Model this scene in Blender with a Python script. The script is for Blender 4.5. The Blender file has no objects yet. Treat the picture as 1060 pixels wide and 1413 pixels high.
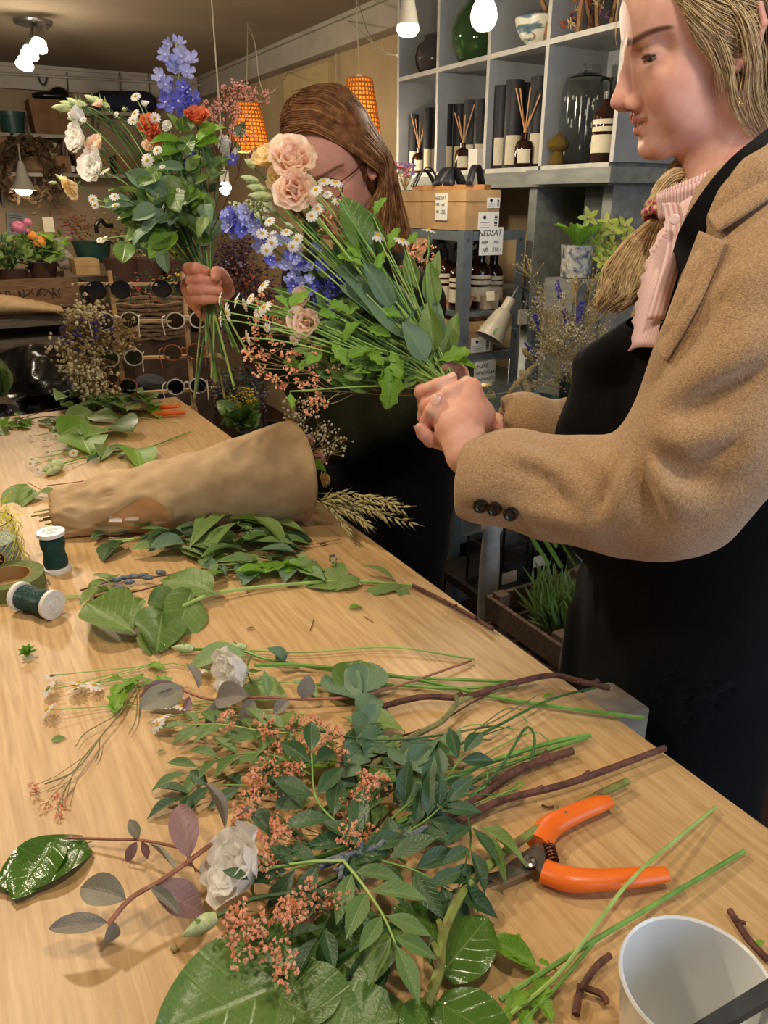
import bpy,math,random
import numpy as np
from mathutils import Vector,Matrix,noise

random.seed(7)
SC=bpy.context.scene
COL=SC.collection

# ------------------------------------------------------------------ camera
CAM=Vector((0.0,0.0,1.48))
PITCH,YAW,FPX=math.radians(22.1),math.radians(30.0),1050.0
FW_H=Vector((math.sin(YAW),math.cos(YAW),0));RIGHT=Vector((math.cos(YAW),-math.sin(YAW),0))
FWD=FW_H*math.cos(PITCH)-Vector((0,0,1))*math.sin(PITCH)
UP=Vector((0,0,1))*math.cos(PITCH)+FW_H*math.sin(PITCH)
cd=bpy.data.cameras.new('camera');cam=bpy.data.objects.new('camera',cd);COL.objects.link(cam)
cd.sensor_fit='VERTICAL';cd.sensor_height=24.0;cd.lens=FPX/1413.0*24.0
cd.clip_start=0.02;cd.clip_end=60
cam.matrix_world=Matrix(((RIGHT.x,UP.x,-FWD.x,CAM.x),(RIGHT.y,UP.y,-FWD.y,CAM.y),(RIGHT.z,UP.z,-FWD.z,CAM.z),(0,0,0,1)))
SC.camera=cam

# ------------------------------------------------------------------ world and light
SC.view_settings.view_transform='Standard';SC.view_settings.look='None'
SC.view_settings.gamma=1.0;SC.view_settings.use_curve_mapping=False
SC.view_settings.exposure=0.22
w=bpy.data.worlds.new('dusk');SC.world=w;w.use_nodes=True
w.node_tree.nodes['Background'].inputs[0].default_value=(0.45,0.60,1.0,1)
w.node_tree.nodes['Background'].inputs[1].default_value=0.16

def light(name,kind,loc,energy,color,size=0.05,target=None,sx=None,sy=None,angle=None,blend=0.5):
    ld=bpy.data.lights.new(name,kind);ld.energy=energy;ld.color=color
    if kind=='AREA':
        ld.shape='RECTANGLE';ld.size=sx;ld.size_y=sy
    else:
        ld.shadow_soft_size=size
    if kind=='SPOT':
        ld.spot_size=math.radians(angle);ld.spot_blend=blend
    o=bpy.data.objects.new(name,ld);COL.objects.link(o);o.location=loc
    if target is not None:
        o.rotation_euler=(Vector(target)-Vector(loc)).to_track_quat('-Z','Y').to_euler()
    return o
WARM=(1.0,0.84,0.62);WARM2=(1.0,0.86,0.66);DAY=(0.66,0.79,1.0)
light('ceiling_lamp_table','SPOT',(-0.15,1.75,2.30),54,WARM,0.06,(-0.05,0.9,0.9),angle=102,blend=0.9)
light('ceiling_lamp_middle','SPOT',(-0.55,0.75,2.30),26,WARM,0.06,(0.0,0.6,0.9),angle=140,blend=0.8)
light('ceiling_lamp_front','SPOT',(0.45,0.15,2.30),24,WARM,0.06,(0.4,0.8,0.9),angle=150,blend=0.8)
light('ceiling_lamp_back','POINT',(0.2,3.6,2.1),36,WARM2,0.08)
light('window_daylight','AREA',(1.3,-1.5,1.6),36,DAY,sx=2.2,sy=1.6,target=(0.8,0.8,1.1))

# ------------------------------------------------------------------ picture measurements to places in the room
TABLE_Z=0.90
def ray(u,v):
    return FWD+RIGHT*((u-530.0)/FPX)+UP*((706.5-v)/FPX)
def D(u,v,d):return CAM+ray(u,v)*d
def T(u,v,z=0.0):
    r=ray(u,v);return CAM+r*((TABLE_Z+z-CAM.z)/r.z)
def AX(u,v,x):r=ray(u,v);return CAM+r*((x-CAM.x)/r.x)
def AY(u,v,y):r=ray(u,v);return CAM+r*((y-CAM.y)/r.y)
def AZ(u,v,z):r=ray(u,v);return CAM+r*((z-CAM.z)/r.z)
def V(*a):return Vector(a)

# ------------------------------------------------------------------ materials
def lin(c):
    if isinstance(c,str):
        c=c.lstrip('#');c=[int(c[i:i+2],16)/255 for i in(0,2,4)]
    return tuple(x/12.92 if x<=0.04045 else((x+0.055)/1.055)**2.4 for x in c)+(1.0,)
MATS={}
def M(name,c1=None,c2=None,scale=8.0,rough=0.5,metal=0.0,bump=0.0,bscale=None,spec=0.5,stretch=None,detail=4.0,
      trans=0.0,sheen=0.0,sss=0.0,coat=0.0,emit=0.0,ecol=None,ior=1.45,translucent=0.0,alpha=1.0,attr=None,lo=0.35,hi=0.65):
    if name in MATS:return MATS[name]
    m=bpy.data.materials.new(name);m.use_nodes=True;MATS[name]=m
    nt=m.node_tree;N=nt.nodes;L=nt.links;b=N['Principled BSDF'];out=N['Material Output']
    b.inputs['Base Color'].default_value=lin(c1);b.inputs['Roughness'].default_value=rough
    b.inputs['Metallic'].default_value=metal;b.inputs['Specular IOR Level'].default_value=spec
    b.inputs['IOR'].default_value=ior
    b.inputs['Transmission Weight'].default_value=trans
    if sheen:b.inputs['Sheen Weight'].default_value=sheen;b.inputs['Sheen Roughness'].default_value=0.5
    if sss:
        b.inputs['Subsurface Weight'].default_value=sss;b.inputs['Subsurface Radius'].default_value=(0.012,0.004,0.002);b.inputs['Subsurface Scale'].default_value=1.0
    if coat:b.inputs['Coat Weight'].default_value=coat;b.inputs['Coat Roughness'].default_value=0.08
    if emit:
        b.inputs['Emission Color'].default_value=lin(ecol or c1);b.inputs['Emission Strength'].default_value=emit
    if alpha<1:b.inputs['Alpha'].default_value=alpha
    tc=N.new('ShaderNodeTexCoord');mp=N.new('ShaderNodeMapping');L.new(tc.outputs['Object'],mp.inputs[0])
    if stretch:mp.inputs['Scale'].default_value=stretch
    src=None
    if attr:
        a=N.new('ShaderNodeVertexColor');a.layer_name=attr;src=a.outputs['Color']
    if c2 is not None:
        n=N.new('ShaderNodeTexNoise');n.inputs['Scale'].default_value=scale;n.inputs['Detail'].default_value=detail
        L.new(mp.outputs[0],n.inputs['Vector'])
        r=N.new('ShaderNodeValToRGB');r.color_ramp.elements[0].position=lo;r.color_ramp.elements[1].position=hi
        r.color_ramp.elements[0].color=lin(c1);r.color_ramp.elements[1].color=lin(c2)
        L.new(n.outputs[0],r.inputs[0]);src2=r.outputs[0]
        if src is not None:
            mx=N.new('ShaderNodeMix');mx.data_type='RGBA';mx.blend_type='MULTIPLY';mx.inputs['Factor'].default_value=1.0
            L.new(src,mx.inputs['A']);L.new(src2,mx.inputs['B']);src=mx.outputs['Result']
        else:src=src2
    if src is not None:L.new(src,b.inputs['Base Color'])
    if bump:
        n2=N.new('ShaderNodeTexNoise');n2.inputs['Scale'].default_value=bscale or scale;n2.inputs['Detail'].default_value=5
        L.new(mp.outputs[0],n2.inputs['Vector'])
        bp=N.new('ShaderNodeBump');bp.inputs['Strength'].default_value=bump;bp.inputs['Distance'].default_value=0.01
        L.new(n2.outputs[0],bp.inputs['Height']);L.new(bp.outputs[0],b.inputs['Normal'])
    if translucent:
        t=N.new('ShaderNodeBsdfTranslucent');mix=N.new('ShaderNodeMixShader');mix.inputs[0].default_value=translucent
        if src is not None:L.new(src,t.inputs['Color'])
        else:t.inputs['Color'].default_value=lin(c1)
        L.new(b.outputs[0],mix.inputs[1]);L.new(t.outputs[0],mix.inputs[2]);L.new(mix.outputs[0],out.inputs['Surface'])
    return m

def leaf_mat(name,base,vein,rough=0.4,nside=7,translucent=0.25,var='#1f3a14',spec=0.5,veinw=0.045,vstr=0.55):
    """leaf: u runs across the blade, v from stalk to tip; midrib and side veins come from the uv"""
    if name in MATS:return MATS[name]
    m=bpy.data.materials.new(name);m.use_nodes=True;MATS[name]=m
    nt=m.node_tree;N=nt.nodes;L=nt.links;b=N['Principled BSDF'];out=N['Material Output']
    b.inputs['Roughness'].default_value=rough;b.inputs['Specular IOR Level'].default_value=spec
    uv=N.new('ShaderNodeUVMap');sx=N.new('ShaderNodeSeparateXYZ');L.new(uv.outputs[0],sx.inputs[0])
    def math_(op,a,c,clamp=False):
        n=N.new('ShaderNodeMath');n.operation=op;n.use_clamp=clamp
        for i,x in enumerate((a,c)):
            if x is None:continue
            if isinstance(x,(int,float)):n.inputs[i].default_value=x
            else:L.new(x,n.inputs[i])
        return n.outputs[0]
    au=math_('ABSOLUTE',math_('SUBTRACT',sx.outputs[0],0.5),None)
    mid=math_('SUBTRACT',1.0,math_('DIVIDE',au,veinw*0.6),True)
    ph=math_('FRACT',math_('MULTIPLY',math_('SUBTRACT',sx.outputs[1],math_('MULTIPLY',au,0.55)),float(nside)),None)
    side=math_('SUBTRACT',1.0,math_('DIVIDE',math_('ABSOLUTE',math_('SUBTRACT',ph,0.5),None),0.09),True)
    vn=math_('MAXIMUM',mid,math_('MULTIPLY',side,0.45))
    tc=N.new('ShaderNodeTexCoord');n=N.new('ShaderNodeTexNoise');n.inputs['Scale'].default_value=35;n.inputs['Detail'].default_value=3
    oi=N.new('ShaderNodeObjectInfo')
    L.new(tc.outputs['Object'],n.inputs['Vector'])
    r=N.new('ShaderNodeMix');r.data_type='RGBA';r.inputs['A'].default_value=lin(base);r.inputs['B'].default_value=lin(var)
    L.new(math_('ADD',math_('MULTIPLY',math_('SUBTRACT',n.outputs[0],0.4),1.6),math_('MULTIPLY',math_('SUBTRACT',oi.outputs['Random'],0.5),0.7),True),r.inputs['Factor'])
    mx=N.new('ShaderNodeMix');mx.data_type='RGBA';mx.inputs['B'].default_value=lin(vein)
    L.new(r.outputs['Result'],mx.inputs['A']);L.new(math_('MULTIPLY',vn,vstr),mx.inputs['Factor'])
    L.new(mx.outputs['Result'],b.inputs['Base Color'])
    bp=N.new('ShaderNodeBump');bp.inputs['Strength'].default_value=0.35;bp.inputs['Distance'].default_value=0.002;bp.invert=True
    L.new(math_('ADD',vn,math_('MULTIPLY',n.outputs[0],0.6)),bp.inputs['Height']);L.new(bp.outputs[0],b.inputs['Normal'])
    t=N.new('ShaderNodeBsdfTranslucent');mix=N.new('ShaderNodeMixShader');mix.inputs[0].default_value=translucent
    L.new(mx.outputs['Result'],t.inputs['Color'])
    L.new(b.outputs[0],mix.inputs[1]);L.new(t.outputs[0],mix.inputs[2]);L.new(mix.outputs[0],out.inputs['Surface'])
    return m

# ------------------------------------------------------------------ mesh helpers
def frame(z,x=None):
    """3x3 rotation whose third column is z and first is as near x as can be"""
    z=Vector(z).normalized()
    x=Vector(x)if x is not None else(Vector((0,0,1))if abs(z.z)<0.9 else Vector((1,0,0)))
    x=x-z*x.dot(z)
    if x.length<1e-6:x=z.orthogonal()
    x.normalize();y=z.cross(x)
    return Matrix((x,y,z)).transposed()

class MB:
    def __init__(s):s.v=[];s.f=[];s.m=[];s.uv=None;s.mi=0
    def add(s,vs,fs,mi=None):
        b=len(s.v);s.v+=[tuple(p)for p in vs]
        s.f+=[tuple(i+b for i in f)for f in fs];s.m+=[s.mi if mi is None else mi]*len(fs);return s
    def box(s,lo,hi,mi=None):
        x0,y0,z0=lo;x1,y1,z1=hi
        return s.add([(x0,y0,z0),(x1,y0,z0),(x1,y1,z0),(x0,y1,z0),(x0,y0,z1),(x1,y0,z1),(x1,y1,z1),(x0,y1,z1)],
                     [(0,3,2,1),(4,5,6,7),(0,1,5,4),(1,2,6,5),(2,3,7,6),(3,0,4,7)],mi)
    def obox(s,c,R,h,mi=None,bev=0.0):
        """oriented box: centre, 3x3 axes, half sizes; bev cuts the long edges"""
        c=Vector(c);hx,hy,hz=h
        if bev<=0:
            vs=[c+R@Vector((x*hx,y*hy,z*hz))for z in(-1,1)for x,y in((-1,-1),(1,-1),(1,1),(-1,1))]
            return s.add(vs,[(0,3,2,1),(4,5,6,7),(0,1,5,4),(1,2,6,5),(2,3,7,6),(3,0,4,7)],mi)
        b=bev;ring=[(-hx,-hy+b),(-hx+b,-hy),(hx-b,-hy),(hx,-hy+b),(hx,hy-b),(hx-b,hy),(-hx+b,hy),(-hx,hy-b)]
        sh=lambda k:[(x-math.copysign(min(b,abs(x)),x)*k,y-math.copysign(min(b,abs(y)),y)*k)for x,y in ring]
        lv=[(-hz,1),(-hz+b,0),(hz-b,0),(hz,1)];vs=[]
        for z,k in lv:vs+=[c+R@Vector((x,y,z))for x,y in sh(k)]
        fs=[tuple(reversed(range(8))),tuple(range(24,32))]
        for l in range(3):
            for i in range(8):fs.append((l*8+i,l*8+(i+1)%8,l*8+8+(i+1)%8,l*8+8+i))
        return s.add(vs,fs,mi)
    def tube(s,pts,r,n=6,cap=True,mi=None,flat=1.0):
        pts=[Vector(p)for p in pts];k=len(pts)
        rs=list(r)if hasattr(r,'__len__')else[r]*k
        vs=[];x=None
        for i in range(k):
            t=(pts[min(i+1,k-1)]-pts[max(i-1,0)])
            if t.length<1e-9:t=Vector((0,0,1))
            R=frame(t,x);x=R.col[0]
            for j in range(n):
                a=2*math.pi*j/n;vs.append(pts[i]+R@Vector((math.cos(a)*rs[i],math.sin(a)*rs[i]*flat,0)))
        fs=[]
        for i in range(k-1):
            for j in range(n):
                fs.append((i*n+j,i*n+(j+1)%n,(i+1)*n+(j+1)%n,(i+1)*n+j))
        if cap:fs.append(tuple(reversed(range(n))));fs.append(tuple(range((k-1)*n,k*n)))
        return s.add(vs,fs,mi)
    def lathe(s,prof,c=(0,0,0),R=None,n=24,mi=None,closed=False):
        """prof: (radius, height) from bottom to top"""
        c=Vector(c);R=R or Matrix.Identity(3);vs=[];fs=[];k=len(prof)
        for(r,z)in prof:
            for j in range(n):
                a=2*math.pi*j/n;vs.append(c+R@Vector((math.cos(a)*r,math.sin(a)*r,z)))
        for i in range(k-1 if not closed else k):
            i2=(i+1)%k
            for j in range(n):
                fs.append((i*n+j,i*n+(j+1)%n,i2*n+(j+1)%n,i2*n+j))
        if not closed:
            if prof[0][0]>1e-5:fs.append(tuple(reversed(range(n))))
            if prof[-1][0]>1e-5:fs.append(tuple(range((k-1)*n,k*n)))
        return s.add(vs,fs,mi)
    def prism(s,poly,c,R,t,mi=None):
        """poly in the local xy plane, extruded by t along local z"""
        c=Vector(c);n=len(poly)
        vs=[c+R@Vector((x,y,0))for x,y in poly]+[c+R@Vector((x,y,t))for x,y in poly]
        fs=[tuple(reversed(range(n))),tuple(range(n,2*n))]+[(i,(i+1)%n,n+(i+1)%n,n+i)for i in range(n)]
        return s.add(vs,fs,mi)
    def ball(s,c,r,n=8,m=6,mi=None,R=None):
        c=Vector(c);rr=r if hasattr(r,'__len__')else(r,r,r);R=R or Matrix.Identity(3);vs=[c+R@Vector((0,0,-rr[2]))];fs=[]
        for i in range(1,m):
            p=math.pi*i/m
            for j in range(n):
                a=2*math.pi*j/n
                vs.append(c+R@Vector((math.cos(a)*math.sin(p)*rr[0],math.sin(a)*math.sin(p)*rr[1],-math.cos(p)*rr[2])))
        vs.append(c+R@Vector((0,0,rr[2])));L=len(vs)-1
        for j in range(n):
            fs.append((0,1+(j+1)%n,1+j));fs.append((L,L-n+j,L-n+(j+1)%n))
        for i in range(m-2):
            for j in range(n):
                a=1+i*n;fs.append((a+j,a+(j+1)%n,a+n+(j+1)%n,a+n+j))
        return s.add(vs,fs,mi)
    def grid(s,P,mi=None,closed=False):
        """P: rows of points"""
        r=len(P);c=len(P[0]);vs=[p for row in P for p in row];fs=[]
        for i in range(r-1):
            for j in range(c if closed else c-1):
                fs.append((i*c+j,i*c+(j+1)%c,(i+1)*c+(j+1)%c,(i+1)*c+j))
        return s.add(vs,fs,mi)
    def mesh(s,name,mats,org=(0,0,0),sharp=38,smooth=True):
        me=bpy.data.meshes.new(name);o=Vector(org)
        me.from_pydata([(x-o.x,y-o.y,z-o.z)for x,y,z in s.v],[],s.f)
        for m in(mats if isinstance(mats,(list,tuple))else[mats]):me.materials.append(m)
        if any(s.m):me.polygons.foreach_set('material_index',s.m)
        if s.uv is not None:
            ul=me.uv_layers.new(name='UVMap');li=np.zeros(len(me.loops),dtype=np.int32);me.loops.foreach_get('vertex_index',li)
            ul.data.foreach_set('uv',np.array(s.uv,dtype=np.float32)[li].ravel())
        me.update()
        if smooth:
            me.polygons.foreach_set('use_smooth',[True]*len(me.polygons))
            if sharp<179:me.set_sharp_from_angle(angle=math.radians(sharp))
        return me
    def build(s,name,mats,parent=None,sharp=38,smooth=True):
        return link(name,s.mesh(name,mats,org(parent),sharp,smooth),parent)

def root_of(o):
    while o.parent is not None:o=o.parent
    return o
def org(parent):
    return Vector((0,0,0))if parent is None else root_of(parent).location
def link(name,me,parent=None):
    o=bpy.data.objects.new(name,me);COL.objects.link(o)
    if parent is not None:o.parent=parent
    return o
def inst(name,me,parent,loc,R=None,sc=1.0):
    """a part that shares its mesh: placed in room coordinates under a parent whose chain is unrotated"""
    o=link(name,me,parent)
    S=Matrix.Diagonal(Vector((sc,sc,sc))if not hasattr(sc,'__len__')else Vector(sc))
    o.matrix_basis=Matrix.Translation(Vector(loc)-org(parent))@((R or Matrix.Identity(3))@S).to_4x4()
    return o
def tag(o,label=None,cat=None,group=None,kind=None):
    if label:o['label']=label
    if cat:o['category']=cat
    if group:o['group']=group
    if kind:o['kind']=kind
    return o
def thing(name,label,cat,loc,group=None):
    o=bpy.data.objects.new(name,None);COL.objects.link(o);o.location=loc;o.empty_display_size=0.05
    return tag(o,label,cat,group)
def struct(o):o['kind']='structure';return o
def lerp(a,b,t):return a+(b-a)*t
def bez(pts,n=12):
    """smooth curve through points (Catmull-Rom)"""
    P=[Vector(p)for p in pts];P=[P[0]*2-P[1]]+P+[P[-1]*2-P[-2]];out=[]
    for i in range(1,len(P)-2):
        for k in range(n):
            t=k/n;a,b,c,d=P[i-1],P[i],P[i+1],P[i+2]
            out.append(0.5*((2*b)+(c-a)*t+(2*a-5*b+4*c-d)*t*t+(3*b-a-3*c+d)*t**3))
    out.append(P[-2]);return out
def rnd(a,b):return random.uniform(a,b)
def rvec(s=1.0):return Vector((rnd(-s,s),rnd(-s,s),rnd(-s,s)))
ROTZ=lambda a:Matrix.Rotation(a,3,'Z')
I3=Matrix.Identity(3)

def text(name,body,parent,c,right,up,size,m,depth=0.0004,align='CENTER',shear=0.0):
    """lettering as a thin mesh"""
    cu=bpy.data.curves.new(name,'FONT');cu.body=body;cu.size=size;cu.extrude=depth;cu.align_x=align;cu.align_y='CENTER'
    cu.resolution_u=2;cu.shear=shear
    ob=bpy.data.objects.new(name,cu);COL.objects.link(ob)
    dg=bpy.context.evaluated_depsgraph_get();me=bpy.data.meshes.new_from_object(ob.evaluated_get(dg))
    bpy.data.objects.remove(ob);bpy.data.curves.remove(cu)
    me.materials.clear();me.materials.append(m)
    o=link(name,me,parent);x=Vector(right).normalized();z=x.cross(Vector(up)).normalized();y=z.cross(x)
    R=Matrix((x,y,z)).transposed()
    o.matrix_basis=Matrix.Translation(Vector(c)-org(parent))@R.to_4x4()
    return o
# ================================================================== solid modelling by distance fields (bodies and cloth)
class Field:
    """a box of space sampled every h metres; solids are blended into it and the surface is read off at the end"""
    def __init__(s,lo,hi,h):
        s.lo=np.array(lo,np.float32);s.h=h
        s.n=np.ceil((np.array(hi)-np.array(lo))/h).astype(int)+1
        s.f=np.full(s.n,0.5,np.float32)
        s.ax=[s.lo[i]+h*np.arange(s.n[i],dtype=np.float32)for i in range(3)]
    def region(s,lo,hi):
        a=np.clip(np.floor((np.array(lo)-s.lo)/s.h).astype(int)-1,0,s.n);b=np.clip(np.ceil((np.array(hi)-s.lo)/s.h).astype(int)+2,0,s.n)
        sl=tuple(slice(a[i],b[i])for i in range(3))
        X=s.ax[0][sl[0]][:,None,None];Y=s.ax[1][sl[1]][None,:,None];Z=s.ax[2][sl[2]][None,None,:]
        return sl,X,Y,Z
    @staticmethod
    def smin(a,b,k):
        if k<=0:return np.minimum(a,b)
        h=np.clip(0.5+0.5*(b-a)/k,0,1);return b+(a-b)*h-k*h*(1-h)
    def put(s,sl,g,k,op):
        if s.f[sl].size==0:return
        if op=='u':s.f[sl]=s.smin(s.f[sl],g,k)
        elif op=='s':s.f[sl]=-s.smin(-s.f[sl],g,k)
        elif op=='i':s.f[sl]=-s.smin(-s.f[sl],-g,k)
    def cap(s,a,b,ra,rb=None,k=0.01,op='u',pad=0.0):
        """cone with round ends"""
        rb=ra if rb is None else rb;a=np.array(a,np.float32);b=np.array(b,np.float32);m=max(ra,rb)+k+2*s.h+pad
        sl,X,Y,Z=s.region(np.minimum(a,b)-m,np.maximum(a,b)+m)
        d=b-a;L2=float(d@d)+1e-12
        px,py,pz=X-a[0],Y-a[1],Z-a[2]
        t=np.clip((px*d[0]+py*d[1]+pz*d[2])/L2,0,1)
        g=np.sqrt((px-t*d[0])**2+(py-t*d[1])**2+(pz-t*d[2])**2)-(ra+(rb-ra)*t)
        s.put(sl,g,k,op);return s
    def chain(s,pts,rs,k=0.01,op='u'):
        for i in range(len(pts)-1):s.cap(pts[i],pts[i+1],rs[i],rs[i+1],k,op)
        return s
    def ell(s,c,r,k=0.01,op='u',R=None):
        c=np.array(c,np.float32);r=np.array(r,np.float32);m=float(r.max())+k+2*s.h
        sl,X,Y,Z=s.region(c-m,c+m);x,y,z=X-c[0],Y-c[1],Z-c[2]
        if R is not None:
            R=np.array(R,np.float32);x,y,z=(R[0,0]*x+R[1,0]*y+R[2,0]*z,R[0,1]*x+R[1,1]*y+R[2,1]*z,R[0,2]*x+R[1,2]*y+R[2,2]*z)
        k0=np.sqrt((x/r[0])**2+(y/r[1])**2+(z/r[2])**2);k1=np.sqrt((x/r[0]**2)**2+(y/r[1]**2)**2+(z/r[2]**2)**2)
        g=k0*(k0-1)/np.maximum(k1,1e-6)
        s.put(sl,g,k,op);return s
    def box(s,c,h,r=0.0,k=0.0,op='u',R=None):
        c=np.array(c,np.float32);h=np.array(h,np.float32);m=float(np.linalg.norm(h))+k+r+2*s.h
        sl,X,Y,Z=s.region(c-m,c+m);x,y,z=X-c[0],Y-c[1],Z-c[2]
        if R is not None:
            R=np.array(R,np.float32);x,y,z=(R[0,0]*x+R[1,0]*y+R[2,0]*z,R[0,1]*x+R[1,1]*y+R[2,1]*z,R[0,2]*x+R[1,2]*y+R[2,2]*z)
        qx,qy,qz=np.abs(x)-h[0]+r,np.abs(y)-h[1]+r,np.abs(z)-h[2]+r
        g=np.sqrt(np.maximum(qx,0)**2+np.maximum(qy,0)**2+np.maximum(qz,0)**2)+np.minimum(np.maximum(qx,np.maximum(qy,qz)),0)-r
        s.put(sl,g,k,op);return s
    def plane(s,p,n,k=0.0):
        """keep the side the normal points away from"""
        n=np.array(n,np.float32);n/=np.linalg.norm(n)
        g=(s.ax[0][:,None,None]-p[0])*n[0]+(s.ax[1][None,:,None]-p[1])*n[1]+(s.ax[2][None,None,:]-p[2])*n[2]
        s.f=-s.smin(-s.f,-g,k);return s
    def dent(s,pts,amp,sig):
        """press (amp > 0) or raise (amp < 0) the surface softly along a line"""
        P=np.array(pts,np.float32);m=3*sig;sl,X,Y,Z=s.region(P.min(0)-m,P.max(0)+m);best=None;n=len(P)-1
        for i in range(n):
            a,d=P[i],P[i+1]-P[i];L2=float(d@d)+1e-12;px,py,pz=X-a[0],Y-a[1],Z-a[2]
            t=np.clip((px*d[0]+py*d[1]+pz*d[2])/L2,0,1);q=(px-t*d[0])**2+(py-t*d[1])**2+(pz-t*d[2])**2
            w=np.sin(np.pi*(.06+.88*(i+t)/n))*np.exp(-q/sig**2);best=w if best is None else np.maximum(best,w)
        s.f[sl]+=(amp*best).astype(np.float32);return s
    def copy(s):
        o=Field.__new__(Field);o.lo,o.h,o.n,o.ax=s.lo,s.h,s.n,s.ax;o.f=s.f.copy();return o
    def noise(s,amp,scale,seed=0):
        """soft waves added to the surface"""
        rs=np.random.RandomState(seed);X,Y,Z=s.ax[0][:,None,None],s.ax[1][None,:,None],s.ax[2][None,None,:]
        w=0
        for i in range(5):
            kx,ky,kz=rs.normal(size=3)*scale;w=w+np.sin(kx*X+ky*Y+kz*Z+rs.uniform(0,6.28))
        s.f=s.f+(amp/2.5)*w.astype(np.float32);return s
    def surface(s,smooth=1):
        f=s.f;neg=f<0;n=s.n
        c=sum(neg[i:n[0]-1+i,j:n[1]-1+j,k:n[2]-1+k].astype(np.int8)for i in(0,1)for j in(0,1)for k in(0,1))
        act=(c>0)&(c<8);idx=np.full(act.shape,-1,np.int64);ids=np.argwhere(act);idx[act]=np.arange(len(ids))
        P=np.zeros((len(ids),3),np.float64);W=np.zeros(len(ids))
        cor=[(i,j,k)for i in(0,1)for j in(0,1)for k in(0,1)]
        val={q:f[ids[:,0]+q[0],ids[:,1]+q[1],ids[:,2]+q[2]]for q in cor}
        for q in cor:
            for a in range(3):
                if q[a]==0:
                    q2=list(q);q2[a]=1;q2=tuple(q2);A,B=val[q],val[q2];m=(A<0)!=(B<0)
                    t=np.where(m,A/np.where(m,A-B,1),0);p=np.tile(np.array(q,float),(len(ids),1));p[:,a]=t
                    P[m]+=p[m];W[m]+=1
        P=(P/W[:,None]+ids)*s.h+s.lo
        quads=[]
        for a in range(3):
            b,c_=(a+1)%3,(a+2)%3
            sl0=[slice(None)]*3;sl1=[slice(None)]*3;sl0[a]=slice(0,-1);sl1[a]=slice(1,None)
            for t in(b,c_):sl0[t]=slice(1,-1);sl1[t]=slice(1,-1)
            A,B=neg[tuple(sl0)],neg[tuple(sl1)]
            for m,flip in((A&~B,False),(~A&B,True)):
                e=np.argwhere(m)
                if len(e)==0:continue
                e[:,b]+=1;e[:,c_]+=1
                def cell(db,dc):q=e.copy();q[:,b]+=db;q[:,c_]+=dc;return idx[q[:,0],q[:,1],q[:,2]]
                Q=np.stack([cell(-1,-1),cell(0,-1),cell(0,0),cell(-1,0)],1)
                quads.append(Q[:,::-1]if flip else Q)
        Q=np.concatenate(quads);Q=Q[(Q>=0).all(1)]
        for _ in range(smooth):
            S=np.zeros_like(P);K=np.zeros(len(P))
            for i in range(4):
                for j in(1,3):
                    np.add.at(S,Q[:,i],P[Q[:,(i+j)%4]]);np.add.at(K,Q[:,i],1)
            g=K>0;P[g]=0.5*P[g]+0.5*S[g]/K[g][:,None]
        return P,Q

def np_mesh(name,parts,mats,origin,col=None,smooth=True):
    """parts: list of (verts, quads, material index)"""
    me=bpy.data.meshes.new(name);nv=sum(len(p[0])for p in parts);nq=sum(len(p[1])for p in parts)
    P=np.concatenate([p[0]for p in parts])-np.array(origin);off=0;Qs=[];mi=[]
    for p in parts:
        Qs.append(p[1]+off);off+=len(p[0]);mi+=[p[2]]*len(p[1])
    Q=np.concatenate(Qs).astype(np.int32)
    me.vertices.add(nv);me.vertices.foreach_set('co',P.astype(np.float32).ravel())
    me.loops.add(nq*4);me.loops.foreach_set('vertex_index',Q.ravel())
    me.polygons.add(nq);me.polygons.foreach_set('loop_start',np.arange(0,nq*4,4,dtype=np.int32))
    me.polygons.foreach_set('material_index',np.array(mi,np.int32));me.polygons.foreach_set('use_smooth',np.ones(nq,bool))
    for m in mats:me.materials.append(m)
    me.update(calc_edges=True);me.validate()
    if col is not None:
        ca=me.color_attributes.new('tint','FLOAT_COLOR','POINT');ca.data.foreach_set('color',np.concatenate([col,np.ones((len(col),1))],1).astype(np.float32).ravel())
    return me

def strands(paths,radii,n=4):
    """many tapering hairs in one mesh: list of point lists"""
    mb=MB()
    for p,r in zip(paths,radii):
        k=len(p);mb.tube(p,[r*(1-0.75*(i/(k-1))**3)for i in range(k)],n,cap=False)
    return mb

SKIN=np.array(lin('#d9a07f')[:3]);
def skin_mat(name,c2='#f6ece6'):
    m=M(name,'#ffffff',c2,60,0.55,attr='tint',sss=0.12,spec=0.22,bump=0.04,bscale=500)
    return m
def gauss(P,c,r):
    return np.exp(-(((P-np.array(c))/np.array(r))**2).sum(1))
# ================================================================== the room
CEIL,WALL_X,WALL_Y=2.357,2.157,6.45
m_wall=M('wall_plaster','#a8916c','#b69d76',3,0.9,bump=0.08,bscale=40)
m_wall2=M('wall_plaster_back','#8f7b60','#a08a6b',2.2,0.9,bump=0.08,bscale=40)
m_ceil=M('ceiling_paint','#8a7a66','#9a8972',1.6,0.95,bump=0.05,bscale=20)
m_trim=M('trim_paint','#a39a8c','#b1a797',5,0.7)
m_floor=M('floor_boards','#2a1712','#3a211a',6,0.5,bump=0.1,bscale=30)
struct(MB().box((-3.2,-1.6,-0.1),(WALL_X,WALL_Y,0)).build('floor',m_floor))
struct(MB().box((-3.2,-1.6,CEIL),(WALL_X+.1,WALL_Y+.1,CEIL+0.1)).build('ceiling',m_ceil))
struct(MB().box((WALL_X,-1.6,0),(WALL_X+0.1,WALL_Y,CEIL)).build('wall_right',m_wall))
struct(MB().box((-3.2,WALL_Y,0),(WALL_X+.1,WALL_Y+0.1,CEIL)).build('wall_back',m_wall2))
struct(MB().box((-3.3,-1.6,0),(-3.2,WALL_Y,CEIL)).build('wall_left',m_wall2))
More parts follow.
